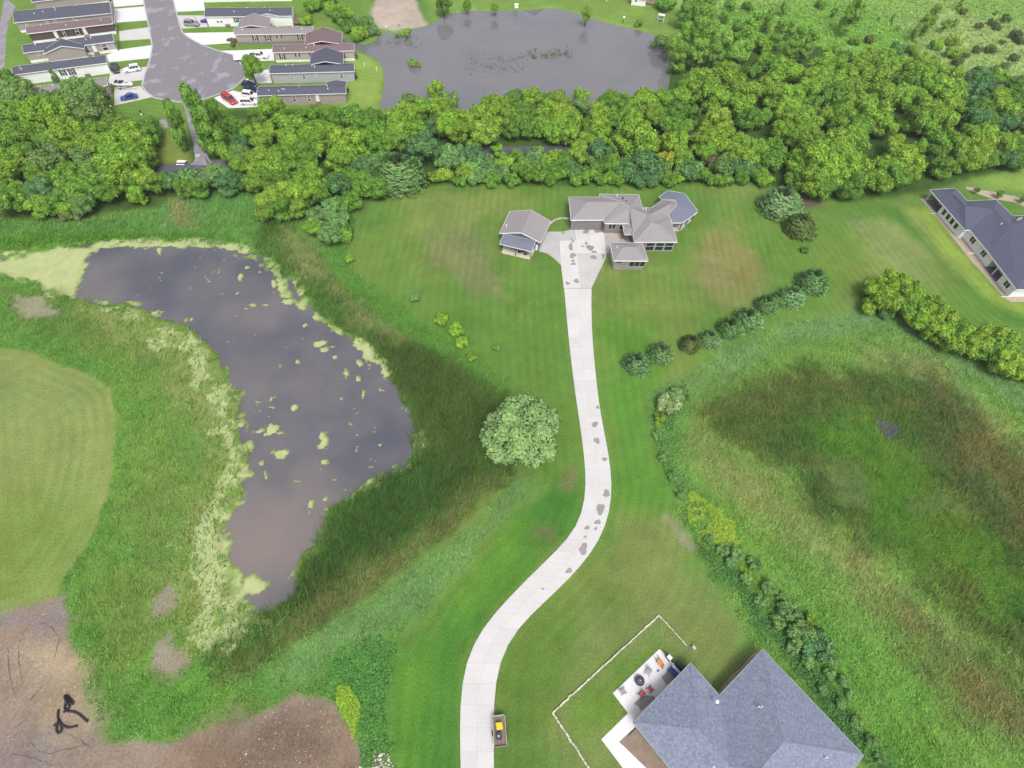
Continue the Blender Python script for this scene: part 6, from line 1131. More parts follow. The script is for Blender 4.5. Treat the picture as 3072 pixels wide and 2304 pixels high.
for L_ in ([(40, 320), (52, 420), (62, 520), (95, 630)], [(105, 330), (112, 440), (130, 560)], [(130, 655), (180, 640), (245, 560)], [(10, 865), (90, 800), (190, 715)], [(150, 860), (215, 925), (270, 945), (380, 915), (500, 885)], [(470, 935), (535, 888)], [(1722, 830), (1705, 1010)], [(1838, 870), (1868, 1010)], [(1560, 820), (1590, 940), (1600, 1010)], [(180, 205), (270, 230), (330, 300), (300, 420)], [(60, 950), (180, 960), (300, 1010)], [(330, 820), (420, 850), (560, 960)]):
    W_ = np.array([q_[:2] for q_ in G(dT, L_)]); d_ = np.concatenate([[0], np.cumsum(np.linalg.norm(np.diff(W_, axis=0), axis=1))]); t_ = np.linspace(0, d_[-1], max(4, int(d_[-1]/.35)))
    Q_ = np.stack([np.interp(t_, d_, W_[:, 0]), np.interp(t_, d_, W_[:, 1])], -1)+rg.normal(0, .05, (len(t_), 2)); hz = height(Q_[:, 0], Q_[:, 1])
    rb.tube([(a_, b_, h_-.03) for (a_, b_), h_ in zip(Q_, hz)], [rg.uniform(.04, .12)*(.5+.5*math.sin(math.pi*k_/(len(t_)-1))) for k_ in range(len(t_))], 5)
tag(rb.build('rut_clods', mat('rut_soil', C(130, 115, 104), .95, .1, (1.5, .2), (6, .2))), 'dark turned-up soil along the wheel ruts in the bare dirt', None, None, 'stuff')
# pebbles sprinkled over the dirt
V = []; F = []; rg = np.random.default_rng(8); DD = Z[DIRT]['d']
ico = np.array([(1, 0, 0), (-1, 0, 0), (0, 1, 0), (0, -1, 0), (0, 0, 1)]); fi = [(0, 2, 4), (2, 1, 4), (1, 3, 4), (3, 0, 4)]
for k in range(9000):
    x, y = rg.uniform(-70, -20), rg.uniform(-12, 26)
    if samp(DD, np.array([x]), np.array([y]))[0] < .4 or rg.random() > .16+.6*sstep(-38, -28, x)*(y < 10): continue
    r = .03*(1+rg.exponential(.55)); r = min(r, .16); z = float(height(np.array([x]), np.array([y]))[0]); o = len(V); V += list(ico*[r*rg.uniform(.7, 1.3), r, r*.7]+[x, y, z]); F += [(a+o, b+o, c+o) for a, b, c in fi]
M_peb = mat('pebble', C(226, 212, 198), .9); me = mesh_np('pebbles', np.array(V), np.array(F), M_peb); tag(link('pebbles', me), 'pale pebbles strewn over the bare dirt', None, None, 'stuff')
for x, y, r, lab in ((1159, 83, 1.0, 'pale boulder at the pond edge, left of two on the bare bank'), (1198, 76, .8, 'pale boulder at the pond edge, right of two on the bare bank')):
    p = g(x, y); o = bpy.data.objects.new('boulder', RM[0 if r == 1 else 3]); COL.objects.link(o); o.location = (p[0], p[1], .3); o.scale = (r, r*1.1, r); tag(o, lab, 'boulder', 'boulders on the bank')
# ================================================================== FAR-OFF SMALL THINGS
def htop(bpx, tpy):
    b = g(*bpx); lo, hi = 0, 30
    for _ in range(40):
        m_ = (lo+hi)/2; lo, hi = (m_, hi) if proj((b[0], b[1], m_))[1] > tpy else (lo, m_)
    return b, lo
b, h = htop((1548, 46), 14); t = thing('birdhouse', 'white birdhouse on a tall pole standing in the far pond', 'birdhouse', (b[0], b[1], -.5)); mb = MB(); mb.cyl((0, 0, h/2), .06, h, 8); mb.build('pole', M_gframe, t, world=False); mb = MB(); mb.box((0, 0, h+.1), (.95, .8, .8)); mb.build('nest_box', M_white, t, world=False)
mb = MB(); mb._add([(-.65, -.55, h+.5), (.65, -.55, h+.5), (.65, .55, h+.5), (-.65, .55, h+.5), (-.65, 0, h+.9), (.65, 0, h+.9)], [(0, 1, 5, 4), (2, 3, 4, 5), (0, 4, 3), (1, 2, 5), (3, 2, 1, 0)]); mb.build('roof', M_white, t, world=False); mb = MB(); mb.box((0, 0, h-.32), (1.3, 1.1, .06)); mb.build('ledge', M_white, t, world=False)
p = g(*z8(1775, 400)); t = thing('garden_swing', 'white canopied garden swing on the lawn by the far pond', 'garden swing', p, -.25)
mb = MB(); mb.box((0, 0, 2.1), (2.3, 1.4, .08)); mb.build('canopy', M_white, t, world=False); mb = MB(); mb.box((0, 0, .55), (1.7, .6, .1)); mb.build('seat', M_canopy, t, world=False); mb = MB(); mb.box((0, .3, .95), (1.7, .1, .7)); mb.build('backrest', M_canopy, t, world=False)
for sx in (-1.05, 1.05):
    for sy in (-.65, .65): mb = MB(); mb.tube([(sx, sy, 0), (sx, sy*.5, 2.1)], .06, 6); mb.build('leg', M_white, t, world=False)
p = g(*z8(650, 10)); t = thing('gazebo', 'blue-roofed shelter with white posts at the photo top', 'gazebo', p, -.1)
mb = MB(); mb.box((0, 1.6, 2.6), (4.6, 3.6, .1)); mb.build('canopy', mat('blue_canopy', C(92, 108, 150), .7), t, world=False); mb = MB(); mb.tube([(0, 1.6, 2.65), (0, 1.6, 3.5)], [2.2, .1], 4); mb.build('canopy_peak', MATS['blue_canopy'], t, world=False)
for sx in (-2.0, 2.0):
    for sy in (0, 3.2): mb = MB(); mb.box((sx, sy, 1.3), (.28, .28, 2.6)); mb.build('post', M_white, t, world=False)
p = g(*z8(1600, 60)); t = thing('round_deck', 'low round wooden deck beside the garden shed', 'deck', p); mb = MB(); mb.cyl((0, 0, .25), 2.0, .3, 20); mb.build('floor', M_wood, t, world=False); mb = MB(); mb.tube([(2.0*math.cos(a), 2.0*math.sin(a), .9) for a in np.linspace(3.4, 6.2, 12)], .06, 5); mb.build('rail', M_canopy, t, world=False)
for k in range(6): a = 3.4+k*.56; mb = MB(); mb.box((2.0*math.cos(a), 2.0*math.sin(a), .6), (.1, .1, .7)); mb.build('post', M_wood, t, world=False)
def lamp(base, top, label, head=M_white, pole=M_dark, r=.18):
    b, h = htop(base, top); t = thing('lamp_post', label, 'lamp', b, 0, 'lamp posts'); mb = MB(); mb.tube([(0, 0, 0), (0, 0, h)], [.09, .05], 8); mb.build('pole', pole, t, world=False); mb = MB(); mb.tube([(0, 0, h-.05), (0, 0, h+.1), (0, 0, h+.3), (0, 0, h+.36)], [r*.6, r, r*.9, .05], 10); mb.build('lamp_head', head, t, world=False)
lamp(z8(1068, 440), 53, 'black garden lamp with white globe on the far pond shore', r=.45)
lamp(zA(1085, 445), 320, 'slim lamp post with pale head on the lawn below the blue sedan', M_vent, M_gframe, .25)
def stake(px, top, label, m_, wdt=.22):
    b, h = htop(px, top); t = thing('marker_post', label, 'post', b, 0, 'marker posts on the lawns'); mb = MB(); mb.box((0, 0, h/2), (wdt, wdt, h), 0, .9); mb.build('post', m_, t, world=False); mb = MB(); mb.box((0, 0, h+.04), (wdt*1.15, wdt*1.15, .08)); mb.build('cap', M_vent, t, world=False)
stake(h3(1738, 765), 60+712*.18083, 'white marker post on the pond lawn nearer the mobile homes', M_white); stake(h3(1937, 845), 60+785*.18083, 'white marker post on the pond lawn nearer the water', M_white)
b, h = htop(zA(1350, 470), 333); t = thing('sign_post', 'short dark post with small white box beside the park lawn', 'post', b); mb = MB(); mb.cyl((0, 0, h/2), .07, h, 8); mb.build('post', M_dark, t, world=False); mb = MB(); mb.box((0, -.1, h*.35), (.4, .25, .5)); mb.build('box', M_white, t, world=False); mb = MB(); mb.box((0, 0, h), (.4, .3, .3)); mb.build('top_box', M_dark, t, world=False)
p = g(*pk(855, 640)); t = thing('picnic_table', 'white picnic table beside the asphalt trail', 'picnic table', p, .05)
for k in range(3): mb = MB(); mb.box((0, (k-1)*.29, .75), (2.1, .27, .06)); mb.build('top_plank', M_white, t, world=False)
for s in (-1, 1): mb = MB(); mb.box((0, s*.85, .45), (2.1, .3, .06)); mb.build('seat', M_white, t, world=False)
for sx in (-.75, .75):
    for s in (-1, 1): mb = MB(); mb.tube([(sx, s*.25, .72), (sx, s*.75, 0)], .05, 6); mb.build('leg', M_gframe, t, world=False)
    mb = MB(); mb.box((sx, 0, .42), (.08, 1.8, .08)); mb.build('crossbar', M_gframe, t, world=False)
p = g(*h2(395, 570)); t = thing('young_conifer', 'slim dark conifer beside the silver car', 'tree', p); mb = MB(); mb.cyl((0, 0, .3), .08, .6, 6); mb.build('trunk', M_wood, t, world=False); FIRS = [(t, 3.4, .55)]
p = g(*h2(540, 500)); t = thing('covered_motorbike', 'motorbike under a purple cover by the white gabled home', 'motorbike', p, .2); mb = MB(); mb.loft([[(x, -w1, 0.12), (x, w1, 0.12), (x, w1*.7, z1_*.7), (x, .08, z1_), (x, -.08, z1_), (x, -w1*.7, z1_*.7)] for x, w1, z1_ in ((-1.1, .15, .6), (-.6, .35, 1.0), (0, .4, .95), (.5, .45, 1.25), (1.1, .15, .7))]); mb.build('cover', mat('purple_cover', C(92, 72, 190), .6), t, world=False, smooth=True)
for x in (-.8, .8): mb = MB(); mb.cyl((x, 0, .3), .3, .12, 12, axis='y'); mb.build('wheel', M_tyre, t, world=False)
for (x, y), lab in ((z2(1802, 552), 'grey air conditioner at the end of the cream home'), (z2(1793, 745), 'dark air conditioner at the end of the pale grey home'), (z2(1715, 870), 'small air conditioner at the end of the dark-blue-roofed home')):
    p = g(x, y); t = thing('air_conditioner', lab, 'air conditioner', p, .1, 'air conditioners at the mobile homes'); mb = MB(); mb.box((0, 0, .45), (.85, .85, .8)); mb.build('casing', M_gframe if 'grey a' in lab[:6] else M_dark, t, bevel=.03, world=False); mb = MB(); mb.cyl((0, 0, .88), .34, .06, 14); mb.build('fan_grille', M_dark, t, world=False)
paved('mulch_bed', G(h2, [(1065, 868), (1235, 862), (1285, 1030), (1200, 1040), (1100, 990), (1040, 945)]), mat('rusty_mulch', C(196, 156, 122), .95, .1, (1.5, .15), (8, .2)), .03, 'rust-brown mulch bed at the corner of the tan mobile home')
# manhole-like pale disc on the footpath
p = g(*pk(1265, 415)); t = thing('concrete_disc', 'round pale concrete cover on the grey footpath', 'manhole', p); mb = MB(); mb.cyl((0, 0, .045), .62, .04, 20); mb.build('cover', M_conc_old, t, world=False); mb = MB(); mb.cyl((0, 0, .055), .68, .035, 20); mb.build('ring', M_kerb, t, world=False)
# ---------------------------------------------------------------- person walking on the trail
def person():
    p = g(*pk(1548, 630)); t = thing('person', 'person in dark clothes walking where footpath meets trail', 'person', (p[0], p[1], .03), 2.2)
    J = dict(pel=(0, 0, .95), sp=(0, .01, 1.18), ch=(0, .02, 1.38), nk=(0, .03, 1.52), hd=(0, .05, 1.66), ht=(0, .05, 1.76), hl=(-.1, 0, .9), kl=(-.11, .2, .52), al=(-.11, .12, .1), tl=(-.11, .28, .04), hr=(.1, 0, .9), kr=(.11, -.02, .5), ar=(.11, -.3, .14), tr=(.11, -.2, .04), sl=(-.2, .02, 1.42), el=(-.26, -.1, 1.16), wl=(-.26, -.02, .92), fl=(-.26, .04, .8), sr=(.2, .02, 1.42), er=(.26, .1, 1.15), wr=(.25, .28, .98), fr=(.25, .36, .9))
    R = dict(pel=.15, sp=.135, ch=.16, nk=.06, hd=.1, ht=.08, hl=.1, kl=.065, al=.045, tl=.045, hr=.1, kr=.065, ar=.045, tr=.045, sl=.07, el=.048, wl=.035, fl=.035, sr=.07, er=.048, wr=.035, fr=.035)
    E = [('pel', 'sp'), ('sp', 'ch'), ('ch', 'nk'), ('nk', 'hd'), ('hd', 'ht'), ('pel', 'hl'), ('hl', 'kl'), ('kl', 'al'), ('al', 'tl'), ('pel', 'hr'), ('hr', 'kr'), ('kr', 'ar'), ('ar', 'tr'), ('ch', 'sl'), ('sl', 'el'), ('el', 'wl'), ('wl', 'fl'), ('ch', 'sr'), ('sr', 'er'), ('er', 'wr'), ('wr', 'fr')]
    ks = list(J); me = bpy.data.meshes.new('body'); me.from_pydata([J[k] for k in ks], [(ks.index(a), ks.index(b)) for a, b in E], []); o = bpy.data.objects.new('body', me); COL.objects.link(o)
    md = o.modifiers.new('skin', 'SKIN'); 
    for i, k in enumerate(ks): me.skin_vertices[0].data[i].radius = (R[k], R[k]*.85)
    me.skin_vertices[0].data[0].use_root = True; o.modifiers.new('sub', 'SUBSURF').levels = 1
    dg = bpy.context.evaluated_depsgraph_get(); m2 = bpy.data.meshes.new_from_object(o.evaluated_get(dg)); bpy.data.objects.remove(o)
    m2.materials.clear()
    for x in (mat('skin', C(214, 160, 140), .6), mat('dark_jacket', C(52, 50, 70), .85), mat('dark_trousers', C(38, 38, 50), .85), mat('dark_shoe', (.02, .02, .02), .6)): m2.materials.append(x)
    for f in m2.polygons:
        z = f.center.z; x = abs(f.center.x); f.material_index = 0 if z > 1.5 or (x > .21 and z < .95) else 1 if z > .93 else 3 if z < .1 else 2; f.use_smooth = True
    o = bpy.data.objects.new('body', m2); COL.objects.link(o); o.parent = t
    mb = MB(); mb.tube([(0, .03, 1.64), (0, .02, 1.72), (0, .03, 1.79), (0, .04, 1.82)], [.105, .115, .09, .03], 10); mb.build('hair', mat('dark_hair', (.03, .022, .018), .8), t, world=False, smooth=True)
    for s in (-1, 1): mb = MB(); mb.cyl((s*.035, .15, 1.68), .012, .012, 6, axis='y'); mb.build('eye', M_dark, t, world=False)
    mb = MB(); mb.box((0, .15, 1.645), (.025, .04, .04), 0, .5); mb.build('nose', MATS['skin'], t, world=False)
person()
# ================================================================== TREES AND SHRUBS
M_leaf = attr_mat('leaf', fine=0, transl=.48, rough=.6, spec=.2, objcol=True)
M_bark = mat('bark', C(96, 84, 72), .95, .1, (3, .2), (12, .2)); M_stemwood = mat('grey_bark', C(130, 122, 112), .95, .1, (3, .2), (0, 0))
def leafcloud(name, kind, seed, n, size):
    """crown made of leaf sprays spread through lobes; unit radius"""
    rg = np.random.default_rng(seed); P = []; N = []; K = []
    def lobes(cs, rs, share):
        for c, r, s in zip(cs, rs, share):
            m_ = int(n*s); d = rg.normal(0, 1, (m_, 3)); d /= np.linalg.norm(d, axis=1)[:, None]
            d = np.where((d[:, 2] < -.45)[:, None] & (rg.random(m_) < .5)[:, None], d*[1, 1, -1], d)
            rr = r*(rg.uniform(.6, 1.0, m_)**.6)*np.where(rg.random(m_) < .14, rg.uniform(1.0, 1.28, m_), 1)*(1+.13*np.sin(d[:, 0]*7+c[0]*9)+.13*np.sin(d[:, 1]*8+c[1]*7)); p = np.array(c)+d*rr[:, None]
            keep = np.ones(m_, bool)
            for c2, r2 in zip(cs, rs):
                if c2 is c: continue
                keep &= np.linalg.norm(p-np.array(c2), axis=1) > r2*.72
            P.append(p[keep]); N.append(d[keep]); v = rg.uniform(.88, 1.14); K.append(np.full(keep.sum(), v))
    if kind in ('round', 'oak', 'shrub', 'willow'):
        k = dict(round=17, oak=30, shrub=9, willow=46)[kind]; cs = []; rs = []
        for i in range(k):
            z = rg.uniform(-.85, .98) if kind != 'shrub' else rg.uniform(-.2, .8); a = i*2.399+rg.uniform(-.4, .4); rad = math.sqrt(max(0, 1-z*z*.8))*rg.uniform(.5, .8)
            cs.append(np.array([rad*math.cos(a), rad*math.sin(a), z*.72])); rs.append(rg.uniform(.28, .42)*dict(round=1, oak=.85, shrub=1.15, willow=.62)[kind])
        cs.append(np.array([0, 0, .1])); rs.append(.5 if kind != 'willow' else .6)
        w_ = np.array(rs)**2; lobes(cs, rs, w_/w_.sum())
    elif kind == 'plume':          # upright feathery poplar / willow thicket
        cs = []; rs = []
        for i in range(20):
            z = rg.uniform(-1, 1.5); rad = .62*math.sqrt(max(.05, 1-((z-.1)/1.5)**2))*rg.uniform(.4, 1); a = i*2.399
            cs.append(np.array([rad*math.cos(a), rad*math.sin(a), z])); rs.append(rg.uniform(.24, .42))
        w_ = np.array(rs)**2; lobes(cs, rs, w_/w_.sum())
    P = np.concatenate(P); N = np.concatenate(N); K = np.concatenate(K); m_ = len(P)
    nr = N+rg.normal(0, .55, (m_, 3))+np.array([0, 0, .25]); nr /= np.linalg.norm(nr, axis=1)[:, None]
    t = rg.normal(0, 1, (m_, 3)); u = np.cross(nr, t); u /= np.linalg.norm(u, axis=1)[:, None]; v = np.cross(nr, u); fl = np.where((nr*N).sum(1) < 0, -1., 1.)[:, None]; v = v*fl; s = size*rg.uniform(.6, 1.45, m_)[:, None]
    cup = nr*s*.35
    V = np.stack([P-u*s-cup, P-v*s*.62, P+u*s-cup, P+v*s*.62], 1).reshape(-1, 3); F = np.arange(4*m_).reshape(-1, 4)
    col = np.repeat((K*np.clip(rg.normal(1, .22 if kind != 'willow' else .1, m_), .5, 1.7))[:, None]*np.stack([rg.uniform(.9, 1.12, m_), np.ones(m_), rg.uniform(.85, 1.15, m_)], -1), 4, 0)
    me = mesh_np(name, V, F, M_leaf, cols=col, smooth=True); sn = N*.75+np.array([0, 0, .45])+rg.normal(0, .42, (m_, 3)); sn /= np.linalg.norm(sn, axis=1)[:, None]
    me.normals_split_custom_set_from_vertices(np.repeat(sn, 4, 0)); return me
def firmesh(name, seed, layers=11, droop=.25, blunt=1.0, n=13):
    rg = np.random.default_rng(seed); V = []; F = []; CO = []
    for i in range(layers):
        z = 2.3*(i+.15)/layers; rad = (1-(z/2.42)**blunt)*rg.uniform(.85, 1.1)+.03
        m_ = max(5, int(n*(rad+.25))); a0 = rg.uniform(0, 6.28)
        for k in range(m_):
            a = a0+k*2*math.pi/m_+rg.uniform(-.12, .12); r = rad*rg.uniform(.7, 1.25); d = np.array([math.cos(a), math.sin(a), 0]); s = np.array([-math.sin(a), math.cos(a), 0]); vcol = rg.uniform(.8, 1.2)
            for j in range(7):          # needle sprays along the bough
                f0 = .15+j*.125; q = d*r*f0+np.array([0, 0, z+.12-droop*rad*f0*f0+rg.uniform(-.03, .03)]); ln = .2*(1.1-f0*.55)*(.5+rad*.7)
                for sg in (-1, 1):
                    e = q+(d*.75+s*sg*rg.uniform(.5, 1.1)+[0, 0, rg.uniform(-.2, .25)])*ln; w_ = (d*rg.uniform(.2, .5)-s*sg*.55+[0, 0, .15])*ln*.6
                    o = len(V); V += [q-w_*.6, q+w_*.6, e]; F.append((o, o+1, o+2)); c = vcol*(.82+.45*f0)*rg.uniform(.85, 1.15); CO += [(c, c, c)]*3
    return mesh_np(name, np.array(V), np.array(F), M_leaf, cols=np.array(CO))
def spruce_dome(name, seed, nb=330, hgt=1.25):
    """conifer: dome of radiating boughs, each a spray of needles with paler tips"""
    rg = np.random.default_rng(seed); V = []; CO = []; NN = []
    for b in range(nb):
        z = hgt*rg.random()*.98; rad = math.sqrt(max(0, 1-(z/hgt)**1.5)); a = b*2.39996+rg.uniform(-.2, .2); d = np.array([math.cos(a)*rad, math.sin(a)*rad, z]); out = np.array([math.cos(a), math.sin(a), .25+.9*z/hgt]); out /= np.linalg.norm(out); ln = rg.uniform(.16, .36); bc = rg.uniform(.72, 1.2); s = np.cross(out, [0, 0, 1.]); s /= np.linalg.norm(s); w2 = np.cross(s, out); root = d*(rg.uniform(.78, .95) if b % 3 else rg.uniform(.45, .75))
        for j in range(9):
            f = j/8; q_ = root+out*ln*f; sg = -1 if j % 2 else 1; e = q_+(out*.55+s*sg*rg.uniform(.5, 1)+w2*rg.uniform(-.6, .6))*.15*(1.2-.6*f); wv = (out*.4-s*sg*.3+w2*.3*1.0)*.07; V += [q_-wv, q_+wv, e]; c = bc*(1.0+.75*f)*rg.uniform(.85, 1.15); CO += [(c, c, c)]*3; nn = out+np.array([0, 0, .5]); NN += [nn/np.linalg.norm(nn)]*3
    V = np.array(V); F = np.arange(len(V)).reshape(-1, 3); fn = np.cross(V[1::3]-V[::3], V[2::3]-V[::3]); N1 = np.array(NN)[::3]; fl = (fn*N1).sum(1) < 0; F[fl] = F[fl][:, ::-1]
    me = mesh_np(name, V, F, M_leaf, cols=np.array(CO), smooth=True); me.normals_split_custom_set_from_vertices(NN); return me
LEAF = dict(round=[leafcloud('crown', 'round', 10+k, 9000, .056) for k in range(6)], oak=[leafcloud('crown', 'oak', 30+k, 11500, .05) for k in range(4)], shrub=[leafcloud('crown', 'shrub', 50+k, 4600, .075) for k in range(5)],
            willow=[leafcloud('crown', 'willow', 70, 26000, .034)], plume=[leafcloud('crown', 'plume', 80+k, 8200, .052) for k in range(5)])
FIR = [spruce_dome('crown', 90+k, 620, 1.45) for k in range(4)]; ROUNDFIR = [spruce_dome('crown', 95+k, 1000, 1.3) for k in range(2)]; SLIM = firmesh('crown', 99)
def trunkmesh(seed, limbs=5):
    rg = np.random.default_rng(seed); mb = MB(); mb.tube([(0, 0, -.05), (.02, .01, .3), (.0, .03, .62), (.03, 0, 1.0)], [.075, .055, .045, .03], 7)
    for k in range(limbs):
        a = k*2.4; z = rg.uniform(.45, .75); mb.tube([(0, .02, z), (.16*math.cos(a), .16*math.sin(a), z+.16), (.34*math.cos(a), .34*math.sin(a), z+.34)], [.03, .022, .01], 5)
    me = bpy.data.meshes.new('trunk'); me.from_pydata(mb.v, [], mb.f); me.materials.append(M_bark); return me
TRUNK = [trunkmesh(k) for k in range(3)]
TREES = []
PAL = dict(Y=(146, 182, 72), L=(139, 175, 70), M=(120, 160, 68), D=(98, 140, 70), B=(106, 148, 92), O=(128, 160, 92), W=(138, 176, 80), S=(106, 138, 84), X=(158, 186, 122), G=(122, 152, 104), N=(112, 130, 76), P=(128, 166, 102), T=(140, 134, 112), V=(172, 196, 72))
def place(kind, pos, R, col, vz=.9, trunk=True, name=None, lift=None, cat=None, cz_=None, rot=None):
    """pos = world (x, y) of the stem; R = crown radius in metres"""
    rg = np.random.default_rng(int(abs(pos[0])*971+abs(pos[1])*577)); k = kind; src = LEAF[k] if k in LEAF else (FIR if k == 'fir' else ROUNDFIR)
    me = src[rg.integers(len(src))]; name = name or dict(fir='spruce_tree', roundfir='conifer_tree', shrub='shrub', plume='poplar_tree', willow='willow_tree').get(k, 'deciduous_tree')
    t = bpy.data.objects.new(name, None); COL.objects.link(t); t.location = (pos[0], pos[1], 0); t.empty_display_size = .5
    c = bpy.data.objects.new('crown', me); COL.objects.link(c); c.parent = t
    hc = cz_ if cz_ is not None else (0 if k in ('fir', 'roundfir') else R*(.45 if k == 'shrub' else .92)+(.15 if k == 'shrub' else .5) if k != 'plume' else R*1.25)
    c.location = (0, 0, hc); s = R*rg.uniform(.96, 1.06); c.scale = (s*rg.uniform(.92, 1.08), s, s*vz); c.rotation_euler = (0, 0, rg.uniform(0, 6.28) if rot is None else rot)
    a = np.array(C(*PAL[col], 1.36)); a = a*rg.uniform(.88, 1.12)*np.array([rg.uniform(.95, 1.05), 1, rg.uniform(.93, 1.07)]); c.color = (*np.minimum(a, .64), 1)
    tk = bpy.data.objects.new('trunk', TRUNK[rg.integers(3)]); COL.objects.link(tk); tk.parent = t
    hgt = max(.4, hc+ (R*.35 if k not in ('fir', 'roundfir') else R*1.6)); wdt = hgt*.62 if k in ('round', 'oak', 'willow') else hgt*.3; tk.scale = (wdt, wdt, hgt); tk.rotation_euler = (0, 0, rg.uniform(0, 6.28))
    TREES.append(dict(o=t, px=None, R=R, col=col, kind=k, cat=cat)); return t
def at_crown(zf, x, y, rz_, kind, scale):
    px, py = zf(x, y); z = 2.0; R = 3
    for _ in range(6):
        p = g(px, py, z); R = rz_*scale*1.1/FPX*depth(p); z = R*(.45 if kind == 'shrub' else .92)+(.15 if kind == 'shrub' else .5) if kind != 'plume' else R*1.25
    return p, R, (px, py)
def grow(zf, scale, rows, kmap=None, kind=None):
    for x, y, r, c in rows:
        k = kind or ('plume' if c == 'W' else 'shrub' if r*scale < 24 and c not in 'Y' else ('oak' if r*scale > 40 else 'round'))
        if c == 'D' and int(x+y) % 2 == 0: c = 'M'
        if c == 'W' and (zf(x, y)[0] > 2300): r *= .74
        elif zf(x, y)[1] < 215 and zf(x, y)[0] > 2500: r *= .86
        p, R, px = at_crown(zf, x, y, r, k if k != 'oak' else 'round', scale*(1.0 if k != 'plume' else .84)); place(k, p, R, c); TREES[-1]['px'] = px
SA = .31646
grow(zA, SA, [(40, 130, 105, 'M'), (170, 255, 140, 'O'), (75, 335, 115, 'O'), (310, 330, 120, 'O'), (130, 480, 140, 'L'), (30, 540, 120, 'M'), (60, 700, 125, 'M'), (180, 650, 135, 'D'), (400, 470, 165, 'Y'), (340, 570, 115, 'Y'), (520, 330, 115, 'O'), (590, 430, 140, 'L'), (800, 260, 165, 'O'), (830, 420, 150, 'O'),
              (650, 640, 155, 'Y'), (440, 690, 110, 'M'), (690, 770, 105, 'L'), (130, 930, 145, 'L'), (50, 1010, 120, 'L'), (240, 850, 115, 'D'), (460, 900, 165, 'O'), (410, 1040, 120, 'M'), (540, 820, 95, 'M'), (890, 780, 135, 'Y'), (800, 870, 115, 'O'), (1000, 770, 120, 'L'), (870, 930, 125, 'O'), (1230, 640, 140, 'Y'), (1390, 640, 115, 'D'), (1290, 750, 145, 'Y'), (1430, 570, 95, 'D'), (1060, 610, 125, 'D'), (910, 620, 110, 'D'),
              (1100, 900, 170, 'L'), (1280, 880, 150, 'L'), (1090, 1040, 145, 'Y'), (1370, 1060, 105, 'Y'), (1395, 860, 100, 'L'), (640, 1050, 130, 'D'), (880, 1090, 150, 'D'), (780, 1180, 125, 'D'), (1000, 1180, 110, 'D'), (620, 1190, 110, 'D'), (230, 1210, 115, 'Y'), (370, 1330, 95, 'Y'), (380, 1180, 125, 'B'), (100, 1270, 125, 'D'), (40, 1180, 110, 'D'), (500, 1310, 90, 'D'), (780, 1310, 100, 'O'), (660, 1350, 85, 'L'), (1290, 1210, 78, 'Y'), (1370, 1270, 45, 'L'), (1480, 1090, 110, 'D'), (1240, 1090, 100, 'D'),
              (1650, 1095, 90, 'B'), (1800, 1065, 95, 'P'), (1930, 1060, 110, 'P'), (2060, 1040, 105, 'P'), (1890, 1150, 85, 'M'), (1740, 1150, 85, 'M'), (2150, 1130, 95, 'B'), (730, 1400, 60, 'T'), (620, 1420, 50, 'T'), (1120, 510, 50, 'Y'), (1300, 560, 60, 'B'), (1200, 540, 55, 'B')])
grow(zB, SA, [(250, 550, 105, 'M'), (150, 700, 105, 'D'), (360, 740, 85, 'B'), (380, 590, 95, 'M'), (470, 650, 85, 'L'), (240, 650, 70, 'L'), (690, 440, 140, 'L'), (600, 520, 90, 'M'), (770, 500, 85, 'L'), (620, 620, 95, 'Y'), (600, 740, 95, 'Y'), (280, 820, 95, 'Y'), (420, 850, 100, 'O'), (360, 930, 85, 'Y'), (900, 640, 165, 'L'), (1080, 650, 145, 'L'), (1200, 630, 115, 'L'), (1000, 790, 125, 'M'), (1150, 750, 115, 'L'), (870, 730, 125, 'L'), (1390, 740, 155, 'Y'), (1320, 690, 100, 'Y'), (1460, 830, 120, 'Y'), (1290, 880, 115, 'L'), (1400, 930, 120, 'L'),
              (600, 880, 115, 'L'), (800, 880, 135, 'L'), (720, 980, 120, 'L'), (900, 960, 105, 'M'), (560, 1010, 105, 'Y'), (1010, 910, 90, 'D'), (500, 1100, 95, 'L'), (640, 1060, 105, 'M'), (750, 1090, 105, 'M'), (1060, 1080, 140, 'L'), (1010, 1190, 110, 'L'), (1140, 1200, 100, 'M'), (900, 1140, 95, 'L'), (330, 1100, 100, 'B'), (660, 1280, 125, 'Y'), (850, 1230, 125, 'Y'), (780, 1340, 110, 'M'), (920, 1340, 85, 'L'), (620, 1390, 80, 'L'), (1010, 1290, 75, 'M'), (1330, 1130, 110, 'B'), (1270, 1100, 85, 'D'), (1430, 1060, 95, 'M'), (1540, 980, 115, 'B'), (1560, 1120, 110, 'M'), (1680, 1150, 100, 'M'), (1650, 990, 95, 'P'), (1700, 890, 90, 'P'), (1810, 880, 80, 'P'),
              (2100, 770, 155, 'B'), (2060, 600, 85, 'Y'), (1270, 480, 85, 'D'), (1450, 490, 110, 'M'), (1560, 560, 95, 'M'), (1640, 510, 100, 'M'), (1700, 640, 110, 'M'), (1620, 660, 90, 'L'), (1840, 490, 100, 'L'), (1870, 600, 110, 'L'), (1950, 440, 100, 'L'), (1780, 720, 100, 'L'), (1900, 700, 100, 'M'), (1660, 740, 85, 'M'), (520, 440, 60, 'M'), (960, 450, 50, 'M'), (1080, 440, 60, 'M'), (1180, 470, 50, 'M'),
              (1250, 1360, 115, 'P'), (1110, 1420, 100, 'P'), (1350, 1310, 90, 'M'), (1450, 1270, 85, 'M'), (1080, 1510, 78, 'L'), (1280, 1500, 100, 'P'), (1240, 1600, 90, 'P'), (1350, 1570, 75, 'M'), (1180, 1520, 70, 'P')])
